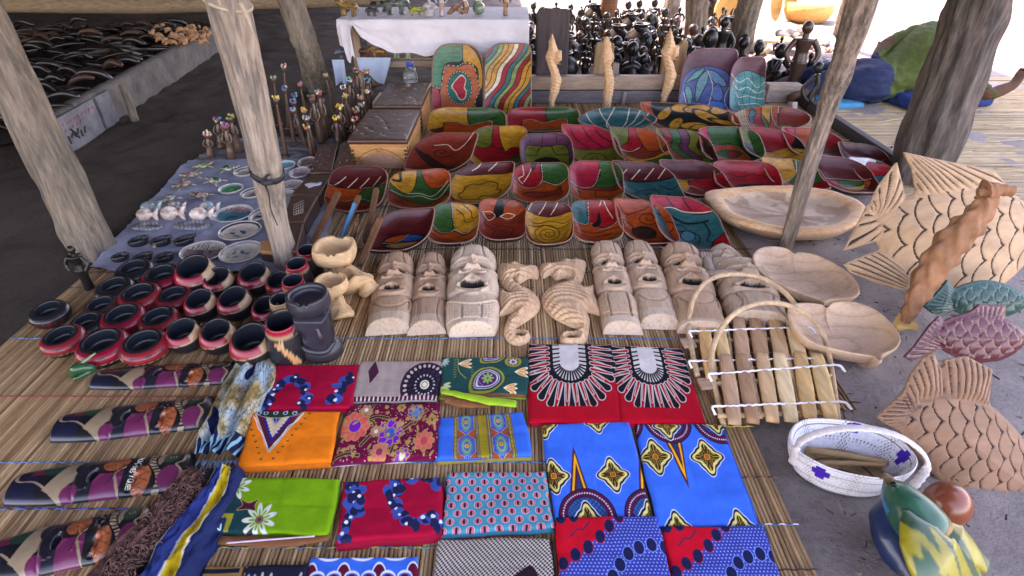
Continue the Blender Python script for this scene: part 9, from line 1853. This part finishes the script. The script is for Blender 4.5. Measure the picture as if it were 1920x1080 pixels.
# ================================================================== dark stall at the left: rows of carved pieces
def dark_stall():
 r = random.Random(33); KD = surf((.016, .010, .009), .35, .5, .5, 18, bmp=.4, bdist=.002, coat=.2); KB_ = surf((.05, .022, .014), .5, .4, .4, 18, bmp=.4, bdist=.002); pr = []
 def boat(): V, F, uv, mi, dep = bowl_mesh((1.7,) * 4, .16, .055, .03, nt_=28); return V, F
 def horn(): return tube([(-.10, 0, .0), (-.05, 0, .035), (.03, 0, .045), (.09, 0, .015), (.10, 0, .0)], [.006, .018, .024, .018, .006], 8, 16)
 def slab(): return tube([(-.15, 0, .0), (-.05, 0, .02), (.06, 0, .02), (.15, 0, .0)], [.012, .028, .026, .010], 8, 12, flat=.5)
 for f in (boat, horn, slab):
  for m in (KD, KB_): me = mesh(*f(), 'carving'); me.materials.append(m); pr.append((me, f.__name__))
 lb = dict(boat='dark boat shaped bowl in the crowded stall behind the kerb', horn='dark curved horn like carving in the crowded stall behind the kerb', slab='dark flat carving in the crowded stall behind the kerb')
 L = np.linalg.norm(KB - KA)
 for j in range(9):
  for i in range(26):
   t = (i + r.uniform(.1, .9)) / 26 * L * 1.02; w = .20 + j * .27 + r.uniform(-.08, .08); p = KA + kd * t + kn * w
   me, nm = pr[(r.randrange(3)) * 2 + (1 if r.random() < .12 else 0)]; o = bpy.data.objects.new('dark_carving', me); COL.objects.link(o); o.location = (p[0], p[1], .22 + r.uniform(-.01, .03)); s = r.uniform(.8, 1.3); o.scale = (s, s, s); o.rotation_euler = (r.uniform(-.4, .4), r.uniform(-.3, .3), r.uniform(-.5, .6)); zz = ('next to' if j < 3 else 'one row behind' if j < 6 else 'far behind') + ' the kerb, ' + ('left' if i < 9 else 'middle' if i < 18 else 'far end'); tag(o, lb[nm].replace('in the crowded stall behind the kerb', zz), 'carving', 'dark %s pieces on the left stall, %s' % ({'boat': 'bowl', 'horn': 'horn', 'slab': 'flat'}[nm], zz))
 tm = surf((.40, .19, .09), .6); me = mesh(*tube([(-.04, 0, 0), (0, 0, .03), (.04, 0, 0)], [.01, .025, .008], 8, 8, nz=.3), 'carving'); me.materials.append(tm)
 for i in range(60):
  o = bpy.data.objects.new('orange_carving', me); COL.objects.link(o); o.location = tuple(G(r.uniform(285, 395), r.uniform(52, 84), .25)); o.rotation_euler = (0, 0, r.uniform(0, 6)); s = r.uniform(.6, 1.2); o.scale = (s, s, s); tag(o, 'small orange wooden piece in the heap near the kerb end', 'carving', 'orange wooden pieces heaped on the left stall')
dark_stall()
p = G(168, 540, .017); o = blobfig(p[0], p[1], .017, .20, None, None, 'black carved figure at the left edge beside the pots', 'stand', EB, 'ebony_carving', None, 'carving')
p = G(140, 712, .017); o = mk('green_carving', tube([(0, 0, .02), (.03, 0, .05), (.06, .02, .03), (.02, -.02, .02)], [.012, .018, .012, .006], 14, 24), surf((.004, .07, .025), .3, .5, .2, coat=.3), loc=tuple(p)); tag(o, 'glossy green carved bird at the left edge above the masks', 'carving'); mk('beak', tube([(.02, 0, .05), (.07, .05, .075)], [.006, .003], 6, 6), surf((.2, .3, .15), .5), o)

def litter():
 r = random.Random(77); parts = []; cols = []
 for i in range(1700):
  x, y = (r.uniform(.8, 3.2), r.uniform(.5, 3.2)) if i < 1150 else (r.uniform(-3.2, -1.2), r.uniform(2.3, 6.5))
  if x < 1.17 and y > G(960, 766, 0)[1] - .02 or x < .78: continue
  a = r.uniform(0, 3.14); L = r.uniform(.003, .014) * (2.0 if r.random() < .06 else 1); w = r.uniform(.0012, .0035); d = np.array([math.cos(a), math.sin(a), 0]); s_ = np.array([-d[1], d[0], 0]); p = np.array([x, y, .004 + r.uniform(0, .010)])
  V, F = hexa([p - d * L - s_ * w, p + d * L - s_ * w * .5, p + d * L + s_ * w * .6, p - d * L + s_ * w], [q + [0, 0, w * .9] for q in (p - d * L * .9 - s_ * w * .6, p + d * L * .8, p + d * L * .8 + s_ * w * .3, p - d * L * .8 + s_ * w * .6)])
  parts.append((V, F)); c = np.array(r.choice([(.03, .02, .015), (.06, .04, .03), (.35, .24, .14), (.10, .06, .04), (.02, .02, .02)])); cols.append(np.tile(c, (8, 1)))
 o = mk('wood_chips', join(*parts), surf(None, .9, .2, .2, 60, bmp=0), None, smooth=False, col=np.vstack(cols)); tag(o, 'small wood chips and leaf bits scattered over the sand', 'litter', kind='stuff')
litter()
